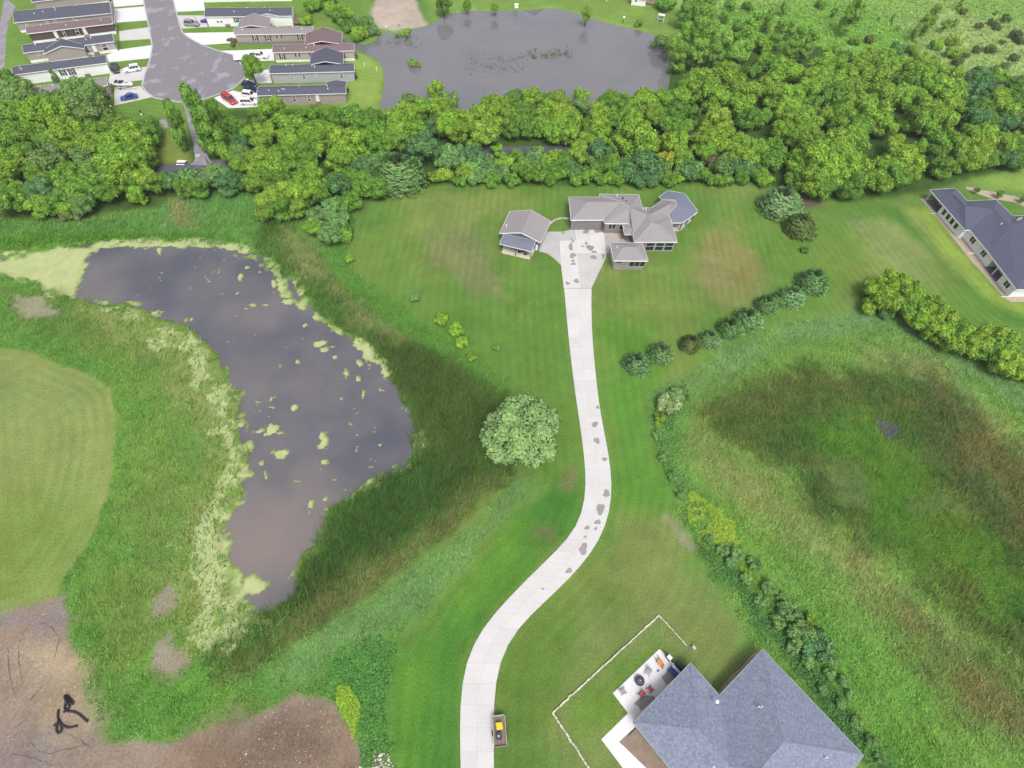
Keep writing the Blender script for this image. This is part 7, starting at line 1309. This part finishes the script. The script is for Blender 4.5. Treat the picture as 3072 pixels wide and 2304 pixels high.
grow(zC, SA, [(340, 370, 72, 'Y'), (380, 470, 60, 'O'), (100, 490, 75, 'O'), (470, 480, 85, 'O'), (250, 550, 105, 'L'), (380, 570, 105, 'L'), (130, 600, 85, 'L'), (50, 680, 105, 'L'), (520, 660, 105, 'Y'), (440, 720, 115, 'L'), (560, 770, 100, 'L'), (310, 720, 85, 'B'), (850, 510, 95, 'L'), (950, 550, 105, 'L'), (730, 640, 115, 'Y'), (830, 650, 125, 'Y'), (800, 780, 120, 'Y'), (900, 740, 80, 'L'), (690, 730, 80, 'L'), (1020, 650, 105, 'L'), (1060, 490, 85, 'D'), (1240, 440, 85, 'L'), (1140, 430, 60, 'O'), (1210, 580, 90, 'M'), (1220, 720, 105, 'M'), (1070, 730, 95, 'D'), (1150, 650, 80, 'L'),
              (1360, 490, 78, 'L'), (1500, 500, 105, 'L'), (1400, 610, 115, 'L'), (1530, 640, 125, 'Y'), (1620, 710, 115, 'Y'), (1340, 730, 95, 'L'), (1480, 770, 105, 'L'), (1600, 800, 90, 'L'), (1710, 440, 70, 'L'), (1700, 540, 88, 'O'), (1870, 620, 115, 'Y'), (1890, 730, 105, 'L'), (1800, 740, 88, 'M'), (2010, 450, 78, 'L'), (2130, 450, 45, 'D'), (1950, 510, 78, 'M'), (2050, 630, 95, 'D'), (2110, 570, 95, 'M'), (1760, 890, 95, 'Y'), (1690, 970, 105, 'Y'), (1900, 880, 70, 'Y'), (1900, 960, 105, 'B'), (700, 920, 75, 'L'), (920, 950, 60, 'L'), (690, 1000, 95, 'B')])
grow(zC, SA, [(460, 980, 80, 'P'), (400, 1070, 88, 'P'), (540, 960, 70, 'P'), (580, 1060, 88, 'P'), (700, 1110, 95, 'P'), (620, 1170, 88, 'L'), (820, 1140, 88, 'P'), (930, 1180, 88, 'P'), (1000, 1080, 88, 'L'), (430, 1190, 78, 'Y'), (330, 1210, 70, 'L'), (720, 1230, 78, 'P'), (840, 1060, 70, 'P'), (1110, 1000, 70, 'M'), (1060, 1240, 70, 'M'), (1240, 1060, 95, 'P'), (1310, 1000, 78, 'O'), (1130, 1130, 88, 'M'), (1270, 1190, 115, 'M'), (1400, 1150, 88, 'M'), (1510, 1150, 95, 'M'), (1420, 1050, 80, 'L'), (1560, 1060, 88, 'M'), (1640, 1150, 95, 'B'), (1720, 1220, 88, 'M'), (1500, 1020, 70, 'L'), (1830, 1060, 88, 'O'), (1810, 1180, 95, 'M'), (1960, 1220, 55, 'Y'), (1950, 1110, 95, 'M'), (2060, 1090, 95, 'B'), (2120, 1180, 95, 'B'), (1880, 1240, 60, 'M'), (880, 1240, 70, 'M'), (560, 1240, 65, 'M'), (1420, 1240, 60, 'M'), (2020, 1230, 60, 'M')], kind='shrub')
grow(zD, SA, [(330, 840, 185, 'Y'), (330, 710, 120, 'Y'), (450, 900, 115, 'Y'), (200, 890, 115, 'Y'), (420, 510, 125, 'L'), (600, 490, 105, 'L'), (350, 570, 105, 'L'), (500, 620, 105, 'L'), (850, 390, 130, 'L'), (760, 480, 115, 'L'), (950, 300, 130, 'L'), (1150, 260, 135, 'L'), (1250, 340, 125, 'L'), (1050, 430, 125, 'L'), (1380, 410, 125, 'Y'), (1330, 540, 135, 'Y'), (1150, 490, 105, 'L'), (700, 620, 105, 'M'), (860, 620, 105, 'M'), (780, 740, 95, 'D'), (640, 700, 90, 'M'), (1100, 680, 135, 'Y'), (1030, 790, 115, 'Y'), (1180, 740, 90, 'L'), (960, 880, 105, 'Y'), (1100, 880, 115, 'Y'), (1010, 960, 88, 'L'), (720, 900, 125, 'Y'), (640, 880, 88, 'Y'), (620, 1040, 85, 'V'), (750, 1010, 105, 'L'),
              (1330, 900, 105, 'Y'), (1280, 980, 95, 'L'), (1490, 930, 80, 'L'), (1400, 1000, 95, 'L'), (1380, 650, 105, 'D'), (1520, 640, 95, 'D'), (1720, 230, 145, 'L'), (1600, 340, 105, 'L'), (1830, 210, 90, 'L'), (1780, 430, 115, 'L'), (1950, 400, 115, 'L'), (1650, 440, 105, 'L'), (2000, 280, 115, 'L'), (2130, 150, 115, 'L'), (2160, 330, 115, 'L'), (1850, 550, 88, 'L'), (1760, 590, 115, 'L'), (1830, 700, 135, 'L'), (1730, 760, 100, 'Y'), (1980, 680, 125, 'L'), (2100, 620, 95, 'L'), (2000, 530, 95, 'D'), (1900, 830, 105, 'L'), (2000, 900, 135, 'L'), (2050, 1080, 175, 'L'), (1900, 1060, 125, 'L'), (2000, 1240, 140, 'L'), (1880, 1220, 105, 'M'), (2120, 960, 105, 'L'), (2140, 1240, 105, 'L'), (2080, 1330, 90, 'M')])
grow(zD, SA, [(100, 1100, 105, 'M'), (250, 1110, 95, 'B'), (420, 1100, 140, 'B'), (360, 1210, 105, 'B'), (560, 1150, 105, 'B'), (70, 1230, 50, 'Y'), (650, 1230, 80, 'M'), (750, 1210, 50, 'Y'), (850, 1140, 115, 'B'), (960, 1180, 95, 'M'), (1060, 1070, 75, 'T'), (1150, 1150, 115, 'O'), (1200, 1060, 88, 'O'), (1180, 1240, 75, 'M'), (1330, 1130, 95, 'B'), (1430, 1110, 80, 'B'), (1330, 1210, 75, 'D'), (1600, 1090, 105, 'D'), (1640, 940, 105, 'D'), (1700, 1020, 95, 'D'), (1560, 1240, 75, 'L'), (1490, 1190, 85, 'M'), (160, 1230, 70, 'M'), (480, 1240, 80, 'B'), (1060, 1230, 70, 'M')], kind='shrub')
grow(zE, SA, [(450, 170, 125, 'L'), (620, 130, 125, 'L'), (780, 90, 115, 'L'), (900, 70, 95, 'L'), (640, 230, 115, 'L'), (500, 300, 125, 'L'), (360, 340, 105, 'L'), (430, 440, 115, 'M'), (600, 390, 115, 'L'), (760, 300, 115, 'L'), (900, 210, 115, 'L'), (1050, 170, 115, 'L'), (1200, 210, 125, 'L'), (1350, 180, 105, 'L'), (1500, 250, 105, 'Y'), (1300, 340, 115, 'L'), (1120, 310, 100, 'D'), (860, 450, 125, 'L'), (1000, 420, 115, 'L'), (1150, 470, 105, 'L'), (1420, 350, 105, 'L'), (1520, 390, 105, 'Y'), (650, 540, 115, 'L'), (1300, 550, 115, 'L'), (1450, 510, 125, 'L'), (1560, 570, 95, 'L'), (500, 640, 105, 'L'), (800, 650, 140, 'L'), (900, 730, 105, 'L'), (1150, 650, 115, 'M'), (1280, 690, 125, 'L'), (1420, 690, 135, 'L'), (650, 730, 95, 'M'), (600, 810, 105, 'L'), (450, 710, 85, 'D'),
              (450, 910, 145, 'Y'), (600, 910, 135, 'L'), (350, 1000, 145, 'L'), (500, 1090, 145, 'L'), (620, 1160, 125, 'L'), (400, 1200, 135, 'L'), (300, 1280, 115, 'M'), (560, 1300, 110, 'M'), (700, 1210, 95, 'L'), (1000, 910, 95, 'Y'), (960, 1010, 105, 'L'), (900, 1110, 115, 'L'), (1100, 1070, 125, 'Y'), (1180, 970, 95, 'Y'), (1000, 1200, 115, 'M'), (850, 1250, 105, 'L'), (1120, 1180, 95, 'L'), (1380, 890, 125, 'M'), (1350, 1010, 115, 'M'), (1550, 910, 125, 'L'), (1700, 840, 125, 'Y'), (1800, 910, 120, 'Y'), (1740, 1020, 110, 'L'), (1620, 1050, 105, 'L'), (1450, 1110, 100, 'D'), (1840, 790, 88, 'L'), (2000, 910, 115, 'L'), (2100, 860, 95, 'L'), (2150, 960, 105, 'M'), (2080, 1040, 90, 'B'), (1950, 1020, 80, 'D'), (2180, 1060, 80, 'D'), (1850, 1060, 80, 'M'),
              (1750, 650, 105, 'B'), (1850, 700, 95, 'M'), (1950, 510, 125, 'Y'), (2030, 450, 85, 'Y'), (1700, 410, 115, 'B'), (1750, 290, 105, 'B'), (1850, 350, 95, 'B'), (1980, 250, 80, 'Y'), (2130, 490, 105, 'D'), (2100, 610, 105, 'L'), (2190, 690, 95, 'O'), (2050, 690, 88, 'B'), (2170, 340, 105, 'D'), (1800, 560, 95, 'M')])
grow(zF, SA, [(600, 70, 130, 'W'), (480, 140, 110, 'W'), (700, 120, 110, 'W'), (640, 260, 130, 'W'), (470, 380, 110, 'W'), (380, 470, 100, 'W'), (620, 410, 140, 'W'), (740, 340, 100, 'W'), (420, 570, 110, 'W'), (600, 550, 120, 'W'), (760, 570, 100, 'W'), (850, 490, 120, 'W'), (960, 370, 120, 'W'), (1050, 450, 120, 'W'), (950, 570, 110, 'W'), (1140, 260, 110, 'W'), (1270, 210, 110, 'W'), (1360, 350, 130, 'W'), (1480, 290, 110, 'W'), (1560, 390, 130, 'W'), (1680, 410, 120, 'W'), (1480, 510, 110, 'W'), (1620, 530, 100, 'W'), (2060, 190, 165, 'W'), (2140, 130, 110, 'W'), (1420, 90, 70, 'W'), (900, 120, 80, 'W'), (1900, 130, 60, 'W')])
grow(zF, SA, [(270, 430, 80, 'O'), (1220, 450, 90, 'L'), (1260, 600, 90, 'D'), (1150, 680, 65, 'D'), (1080, 70, 55, 'M'), (310, 50, 75, 'M'), (1770, 50, 45, 'M'), (2100, 390, 55, 'L'), (1900, 490, 65, 'L'), (1380, 620, 80, 'D'), (60, 225, 38, 'L')], kind='shrub')
grow(zG, .27125, [(505, 440, 58, 'N'), (1540, 130, 45, 'N'), (1720, 290, 48, 'N'), (1850, 250, 48, 'N'), (1910, 300, 48, 'N'), (2010, 210, 56, 'N'), (2120, 390, 75, 'N'), (2170, 450, 58, 'N'), (1970, 465, 34, 'N'), (1700, 560, 58, 'N'), (1845, 550, 62, 'N'), (2100, 640, 62, 'N'), (2000, 740, 56, 'N'), (1570, 610, 38, 'N'), (1470, 690, 66, 'N'), (1900, 145, 28, 'L'), (605, 215, 22, 'N'), (800, 540, 85, 'B'), (970, 570, 85, 'L'), (1250, 500, 85, 'L'), (1420, 450, 85, 'Y'), (1420, 590, 85, 'Y'), (1760, 830, 100, 'B'), (1920, 830, 90, 'B')], kind='shrub')
grow(zG, .27125, [(1510, 50, 60, 'W'), (1200, 190, 110, 'W'), (1090, 310, 110, 'W'), (1010, 370, 95, 'W'), (760, 210, 50, 'W'), (820, 320, 36, 'W'), (1340, 300, 85, 'W'), (1440, 270, 55, 'W'), (1090, 640, 70, 'W')])
# tall columnar trees along the footpath (base pixel, top pixel row)
def column(base, topy, R, col):
    b, h = htop(base, topy); place('plume', b, R, col, vz=h/2/R/1.35, cz_=h*.46); TREES[-1]['px'] = base
column(zA(1785, 800), 200+400*SA, 2.5, 'W'); column(zA(1760, 740), 200+470*SA, 2.2, 'M')
column(zA(2010, 800), 200+205*SA, 3.2, 'W'); column(zA(2060, 850), 200+330*SA, 3.0, 'M'); column(zA(2110, 870), 200+420*SA, 3.0, 'W'); column(zA(2120, 700), 200+360*SA, 2.6, 'M')
column(zA(600, 240), 207, 1.2, 'O')
# single trees
def one(kind, px, rpx, col, scale=1.0, **k):
    p, R, q_ = at_crown(ident, *px, rpx, 'round' if kind != 'shrub' else 'shrub', 1.0) if kind not in ('fir', 'roundfir') else (None, None, px)
    if p is None: p = g(*px); R = rpx/FPX*depth(p)
    t = place(kind, p, R, col, **k); TREES[-1]['px'] = px; return t
one('willow', zO(1131, 934), 116, 'X', vz=.70)
TREES[-1]['label'] = 'big pale green willow standing alone between cattails and driveway'
one('roundfir', zO(1680, 455), 58, 'G', vz=.85); TREES[-1]['label'] = 'round blue-grey spruce at the lawn corner before the wood'
one('roundfir', zO(1724, 500), 46, 'N', vz=.8); TREES[-1]['label'] = 'round olive conifer just below the blue-grey spruce'
one('roundfir', zB(1890, 1120), 66, 'S', vz=.95); TREES[-1]['label'] = 'dark olive round conifer where lawn meets the shrub thicket'
b, h = htop(z2(852, 800), 166); place('round', b, 92*.31646/FPX*depth(b), 'L', vz=h*.82/2/(92*.31646/FPX*depth(b))/.95, cz_=h*.58); TREES[-1]['px'] = z2(852, 800); TREES[-1]['label'] = 'bright green tree beside the white trailer, rising over the small pad'
one('shrub', zO(1738, 540), 11, 'D'); TREES[-1]['label'] = 'tiny dark round bush alone below the olive conifer'
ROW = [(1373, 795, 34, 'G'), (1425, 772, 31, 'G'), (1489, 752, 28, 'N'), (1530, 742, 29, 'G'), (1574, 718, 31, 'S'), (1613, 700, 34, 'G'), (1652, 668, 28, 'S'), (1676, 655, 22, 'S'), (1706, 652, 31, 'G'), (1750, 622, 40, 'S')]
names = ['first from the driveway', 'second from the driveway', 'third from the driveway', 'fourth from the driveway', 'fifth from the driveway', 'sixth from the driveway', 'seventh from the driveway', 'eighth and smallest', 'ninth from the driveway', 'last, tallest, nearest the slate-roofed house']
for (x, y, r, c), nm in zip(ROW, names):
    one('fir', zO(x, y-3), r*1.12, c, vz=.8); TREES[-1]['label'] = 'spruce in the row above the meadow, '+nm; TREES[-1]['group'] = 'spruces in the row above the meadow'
# hedge of bushy trees along the right edge of the meadow
grow(zO, 1.38879, [(1895, 640, 26, 'L'), (1930, 615, 30, 'Y'), (1960, 630, 30, 'L'), (1985, 655, 30, 'L'), (1920, 650, 28, 'L'), (1945, 660, 24, 'M'), (2010, 670, 30, 'L'), (1990, 690, 26, 'L'), (2035, 690, 30, 'Y'), (2020, 710, 28, 'L'), (2060, 715, 30, 'L'), (2085, 735, 30, 'Y'), (2055, 735, 26, 'L'), (2110, 745, 28, 'L'), (2140, 725, 26, 'Y'), (2165, 735, 28, 'L'), (2130, 760, 24, 'M'), (2170, 785, 30, 'Y'), (2205, 790, 30, 'L'), (2190, 770, 24, 'L'), (2240, 800, 30, 'L'), (1875, 665, 14, 'Y'), (1910, 675, 16, 'B'), (1880, 620, 18, 'L')])
# shrubs at the meadow corner and edge
grow(zO, 1.38879, [(1445, 875, 24, 'X'), (1460, 855, 18, 'P'), (1425, 905, 12, 'L'), (1480, 845, 12, 'P'), (1730, 1370, 26, 'P'), (1762, 1395, 30, 'B'), (1790, 1420, 18, 'P'), (1660, 1270, 16, 'P'), (1700, 1320, 20, 'P'), (1630, 1220, 14, 'P'), (1590, 1200, 14, 'P'), (1750, 1340, 14, 'L'), (1560, 1190, 12, 'P'), (1820, 1470, 12, 'P')], kind='shrub')
grow(zO, 1.38879, [(1420, 940, 9, 'P'), (1432, 990, 9, 'P'), (1455, 1030, 10, 'P'), (1470, 1070, 9, 'P'), (1530, 1165, 10, 'P'), (1575, 1215, 11, 'P'), (1610, 1250, 11, 'P'), (1645, 1300, 13, 'P'), (1680, 1345, 13, 'P'), (1712, 1400, 14, 'P'), (1745, 1430, 13, 'P'), (1790, 1455, 12, 'P'), (1775, 1490, 11, 'P'), (1815, 1520, 12, 'P'), (1850, 1560, 13, 'P'), (1835, 1500, 10, 'P'), (1880, 1600, 12, 'P'), (1900, 1640, 11, 'P'), (1690, 1290, 10, 'P'), (1725, 1335, 10, 'P')], kind='shrub')
# weedy bushes on the near lawn's slope down to the cattails
grow(zO, 1.38879, [(755, 560, 10, 'Y'), (955, 690, 14, 'L'), (985, 715, 16, 'L'), (1000, 740, 14, 'L'), (730, 470, 24, 'P'), (705, 500, 22, 'P'), (740, 510, 18, 'L'), (690, 470, 20, 'P'), (1072, 750, 8, 'P'), (897, 645, 9, 'P'), (1020, 770, 10, 'L')], kind='shrub')
# bushes along the creek by the far pond, and islets in it
grow(z2, .31646, [(1380, 60, 75, 'M'), (1470, 20, 70, 'M'), (1560, 90, 70, 'L'), (1640, 170, 75, 'M'), (1710, 130, 60, 'L'), (1740, 250, 75, 'M'), (1820, 210, 60, 'P'), (1820, 330, 70, 'L'), (1880, 280, 55, 'M'), (1330, 200, 55, 'L'), (1960, 300, 50, 'P'), (1900, 200, 50, 'O'), (1560, 0, 60, 'D')], kind='shrub')
grow(ident, 1, [(1220, 100, 14, 'L'), (1192, 107, 8, 'L'), (1240, 190, 11, 'L'), (1256, 194, 7, 'M'), (1228, 188, 6, 'L')], kind='shrub')
for (bx, by), top, r, c, lab in (((1333, 50), -14, 23, 'M', 'dark young tree at the far pond edge, leftmost of four'), ((1402, 41), 0, 13, 'M', 'slim young tree at the far pond edge, second of four'), ((1484, 46), 8, 13, 'L', 'small pale young tree at the far pond edge beside the birdhouse'), ((1754, 76), 18, 16, 'L', 'tall young tree standing in the far pond beyond the reeds')):
    b, h = htop((bx, by), top); R = r/FPX*depth(b); place('round', b, R, c, vz=max(.7, (h*.72)/2/R/.95), cz_=h*.6); TREES[-1]['px'] = (bx, by); TREES[-1]['label'] = lab; TREES[-1]['group'] = 'young trees round the far pond'
fr = FIRS[0]; c = bpy.data.objects.new('crown', SLIM); COL.objects.link(c); c.parent = fr[0]; c.scale = (fr[2], fr[2], fr[1]/2.4); c.color = (*C(70, 96, 66), 1)
grow(h2, .13562, [(1180, 900, 60, 'N'), (1180, 985, 55, 'N'), (1075, 885, 35, 'N')], kind='shrub')
# yard saplings behind the slate-roofed house
for x, y, r in ((930, 130, 34), (1230, 180, 44), (1530, 250, 40)):
    p, R, q_ = at_crown(h6, x, y, r, 'round', .229); place('round', p, R, 'M'); TREES[-1]['px'] = q_; TREES[-1]['label'] = 'young tree in the sandy bed behind the slate-roofed house, '+{930: 'leftmost', 1230: 'middle', 1530: 'rightmost'}[x]
# ---- labels: every tree told apart by colour, size, place and order
ORD = ['leftmost', 'second', 'third', 'fourth', 'fifth', 'sixth', 'seventh', 'eighth', 'ninth', 'tenth', 'eleventh', 'twelfth', 'thirteenth', 'fourteenth', 'fifteenth', 'sixteenth', 'seventeenth', 'eighteenth', 'nineteenth', 'twentieth']
ORD = [ORD[0]]+[o_+' from left,' for o_ in ORD[1:]]
CN = dict(Y='yellow-green', V='lime', L='light-green', M='mid-green', D='dark-green', B='blue-green', O='grey-green', W='feathery', S='olive', X='pale-green', G='blue-grey', N='dark-olive', P='fresh-green', T='brownish')
def zone_of(px, py):
    if px < 565 and py < 545: return 'in the belt left of the footpath, '+('back' if py < 345 else 'middle' if py < 430 else 'front' if py < 500 else 'trail edge')
    if px < 565: return 'at the marsh edge left of the footpath'
    if 670 < px < 720 and 100 < py < 160: return 'in the mulch bed by the tan home'
    if px < 1040 and py < 660: return 'in the clump right of the footpath, '+('back' if py < 375 else 'middle' if py < 450 else 'front' if py < 530 else 'marsh edge')
    if px < 1120 and py > 560: return 'on the lawn slope by the cattails'
    if 900 < px < 1120 and py < 150: return 'along the creek by the mobile homes'
    if px < 1320 and py < 215: return 'at the west end of the far pond'
    if px < 1900 and py < 300: return 'with its top against the far pond'
    if px < 1900 and py < 345: return 'in the pond-side row, upper half'
    if px < 1900 and py < 420: return 'in the pond-side row, lower half'
    if px < 1900 and 420 <= py < 475: return 'beside the dark trail'
    if px < 2320 and 475 <= py < 640: return 'in the front thicket, '+('left' if px < 1420 else 'middle' if px < 1640 else 'above the stone house' if px < 1980 else 'right')+(' upper row' if py < 510 else ' lower row')
    if py > 1100: return 'at the meadow edge, '+('driveway corner' if py < 1560 else 'beside the yellow weeds' if py < 1780 else 'above the grey-roofed house' if py < 1950 else 'beside the grey-roofed house')
    if py > 800: return 'in the hedge between meadow and slate-roofed house'
    if px < 2460 and py < 215: return 'in the pond-end grove, '+('back row' if py < 70 else 'middle row' if py < 125 else 'front row')
    if py < 215: return 'in the open field, top right, '+('upper half' if py < 95 else 'lower half')
    c = 'left' if px < 2160 else 'middle' if px < 2460 else 'right' if px < 2760 else 'far right'
    r = 'back' if py < 250 else 'upper' if py < 310 else 'middle' if py < 370 else 'lower' if py < 430 else 'front' if py < 490 else 'lawn edge'
    return 'in the big wood, %s %s' % (c, r)
gr_ = {}
for t in TREES:
    o = t['o']
    if o.name.startswith('deciduous') and zone_of(*t['px']).startswith('in the hedge'): o.name = 'hedge_tree'
    if o.name.startswith('deciduous') and 'young tree' in t.get('label', ''): o.name = 'young_tree'
    o = t['o']; noun = dict(fir='spruce', roundfir='conifer', shrub='bush', plume='poplar', willow='willow').get(t['kind'], 'tree'); cat = 'bush' if t['kind'] == 'shrub' else 'tree'; o['category'] = cat
    if t.get('label'): o['label'] = t['label']; 
    else:
        zn = zone_of(*t['px']); t['zn'] = zn; gr_.setdefault((zn, t['col'], noun), []).append(t)
    if t.get('group'): o['group'] = t['group']
for (zn, c, noun), L_ in gr_.items():
    L_.sort(key=lambda t: t['px'][0])
    for i, t in enumerate(L_):
        base = CN[c]+' '+noun+' '+zn
        t['o']['label'] = ('only '+base) if len(L_) == 1 else ORD[min(i, 19)]+' '+base if True else base
        t['o']['group'] = ('bushes ' if noun == 'bush' else 'trees ')+zn.split(',')[0]
print('trees', len(TREES), 'max words', max(len(t['o']['label'].split()) for t in TREES))
# ================================================================== UNDERGROWTH, GRASS AND REEDS
tufts('marsh_grass', ['north_marsh', 'north_marsh_tan', 'north_marsh_lush', 'marsh', 'marsh_olive', 'marsh_dark', 'shore_mix', 'mud_a', 'mud_b', 'mud_c'], 'marsh grass and sedge round the west side of the near pond', 2.1, 1)
tufts('cattails', ['cattail', 'cattail_dark', 'cattail_deep', 'cattail_pale', 'sedge_brown'], 'dense dark cattails on the east shore of the near pond', 2.2, 2)
tufts('lawn_edge_weeds', ['blue_grass', 'corner_weeds', 'lawn_weeds'], 'weeds and long grass between cattails and mown lawn', 1.7, 3)
tufts('meadow_grass', [z['name'] for z in Z if z['name'].startswith('meadow')], 'tall mixed meadow grass in the wet hollow on the right', 2.0, 4)
tufts('field_grass', ['field', 'field_pale', 'field_lush', 'shore_rough', 'belt_floor'], 'rough grass of the open field and under the trees', .5, 5)
def weeds(name, poly, col, n, label, hmax, size, seed):
    rg = np.random.default_rng(seed); w_ = G(zO, poly); S_ = sdf(w_); p = np.array([q_[:2] for q_ in w_]); x = rg.uniform(p[:, 0].min(), p[:, 0].max(), n); y = rg.uniform(p[:, 1].min(), p[:, 1].max(), n)
    cl = fbm(x, y, 1.7, 55); ok = (samp(S_, x, y)+2.5*fbm(x, y, 3, 56) > 0) & (cl > -.1); x, y, cl = x[ok], y[ok], cl[ok]; n = len(x)
    z = height(x, y)+hmax*(.35+.9*np.clip(cl+.2, 0, 1))*rg.uniform(.35, 1, n); q_ = np.stack([x, y, z], -1); u = rg.normal(0, 1, (n, 3)); u[:, 2] *= .45; u /= np.linalg.norm(u, axis=1)[:, None]; v = rg.normal(0, 1, (n, 3)); v[:, 2] *= .45; v -= u*(u*v).sum(1)[:, None]; v /= np.linalg.norm(v, axis=1)[:, None]; s = size*rg.uniform(.6, 1.5, n)[:, None]
    V = np.stack([q_-u*s, q_-v*s*.6, q_+u*s, q_+v*s*.6], 1).reshape(-1, 3); c = np.array(C(*col, .95))*np.clip(rg.normal(1, .2, n), .5, 1.6)[:, None]*np.stack([rg.uniform(.85, 1.1, n), np.ones(n), rg.uniform(.7, 1.2, n)], -1)
    tag(link(name, mesh_np(name, V, np.arange(4*n).reshape(-1, 4), MATS['blade'], cols=np.repeat(c, 4, 0))), label, None, None, 'stuff')
weeds('goldenrod', [(1478, 1060), (1500, 1065), (1560, 1110), (1605, 1150), (1600, 1180), (1560, 1180), (1520, 1165), (1485, 1110)], (160, 188, 74), 20000, 'patch of yellow-green flowering weeds on the meadow edge', 1.1, .13, 1)
weeds('goldenrod_fringe', [(1450, 1050), (1480, 1060), (1540, 1160), (1640, 1240), (1660, 1290), (1600, 1240), (1520, 1180)], (150, 182, 66), 14000, 'thin fringe of yellowish weeds below the yellow-green patch', .7, .11, 2)
weeds('yellow_weeds', [(728, 1488), (752, 1478), (770, 1510), (778, 1570), (772, 1600), (758, 1600), (740, 1540)], (158, 190, 70), 12000, 'yellow-green weeds by the bare dirt edge', .9, .12, 3)
weeds('edge_herbs', [(1406, 870), (1440, 840), (1470, 860), (1450, 960), (1480, 1060), (1560, 1170), (1680, 1330), (1790, 1480), (1900, 1640), (1860, 1640), (1740, 1480), (1620, 1330), (1500, 1160), (1440, 1040), (1412, 950)], (104, 148, 84), 70000, 'leafy herbs along the near edge of the meadow', .8, .13, 4)
weeds('corner_herbs', [(690, 1440), (820, 1370), (860, 1390), (835, 1500), (828, 1659), (790, 1659), (770, 1590), (745, 1480)], (100, 154, 76), 46000, 'leafy herbs between bare dirt and mown strip', .7, .13, 5)
weeds('field_scrub', [(1480, -20), (2300, -20), (2300, 300), (2130, 230), (1990, 140), (1800, 110), (1560, 110)], (140, 174, 92), 50000, 'soft mixed scrub and tall herbs over the open field, top right', 1.5, .32, 7)
# emergent reeds in the far pond
rg = np.random.default_rng(12); V = []; CO = []
def reed(px, py, k, h, c):
    p = g(px, py)
    for _ in range(k):
        x, y = p[0]+rg.normal(0, .35), p[1]+rg.normal(0, .35); a = rg.uniform(0, 6.28); l_ = rg.uniform(.1, .4); w_ = .07; V.extend([(x-w_*math.sin(a), y+w_*math.cos(a), WZ-.1), (x+w_*math.sin(a), y-w_*math.cos(a), WZ-.1), (x+l_*math.cos(a), y+l_*math.sin(a), WZ+h*rg.uniform(.5, 1.1))]); CO.extend([np.array(C(*c))*rg.uniform(.7, 1.2)]*3)
for k in range(150):
    x = rg.uniform(1400, 1590); y = 185+rg.normal(0, 18)-(x-1500)*.06
    reed(x, y, rg.integers(1, 7), .5, (100, 104, 86))
for k in range(60): x = rg.uniform(1585, 1720); reed(x, 160-(x-1650)*.05+rg.normal(0, 7), rg.integers(4, 14), .9, (130, 150, 84))
for k in range(40): reed(rg.uniform(1160, 1262), rg.uniform(110, 140), rg.integers(1, 8), .6, (110, 130, 80))
for k in range(70): reed(rg.uniform(1180, 1900), rg.uniform(100, 300), rg.integers(1, 3), .4, (92, 92, 96))
me = mesh_np('reeds', np.array(V), np.arange(len(V)).reshape(-1, 3), MATS['blade'], cols=np.array(CO)); tag(link('reeds', me), 'sparse reeds standing in the far pond', None, None, 'stuff')
# ================================================================== AIR
hz_m = bpy.data.materials.new('haze_air'); hz_m.use_nodes = True; hn = hz_m.node_tree; hn.nodes.clear(); ho = hn.nodes.new('ShaderNodeOutputMaterial'); hv = hn.nodes.new('ShaderNodeVolumePrincipled')
hv.inputs['Density'].default_value = .00022; hv.inputs['Color'].default_value = (.86, .9, .95, 1); hv.inputs['Anisotropy'].default_value = .2; hn.links.new(hv.outputs[0], ho.inputs['Volume'])
mb = MB(); mb.box((0, 0, 48), (12200, 12200, 101)); tag(mb.build('haze', hz_m), 'thin pale haze in the air over the whole site', None, None, 'stuff')
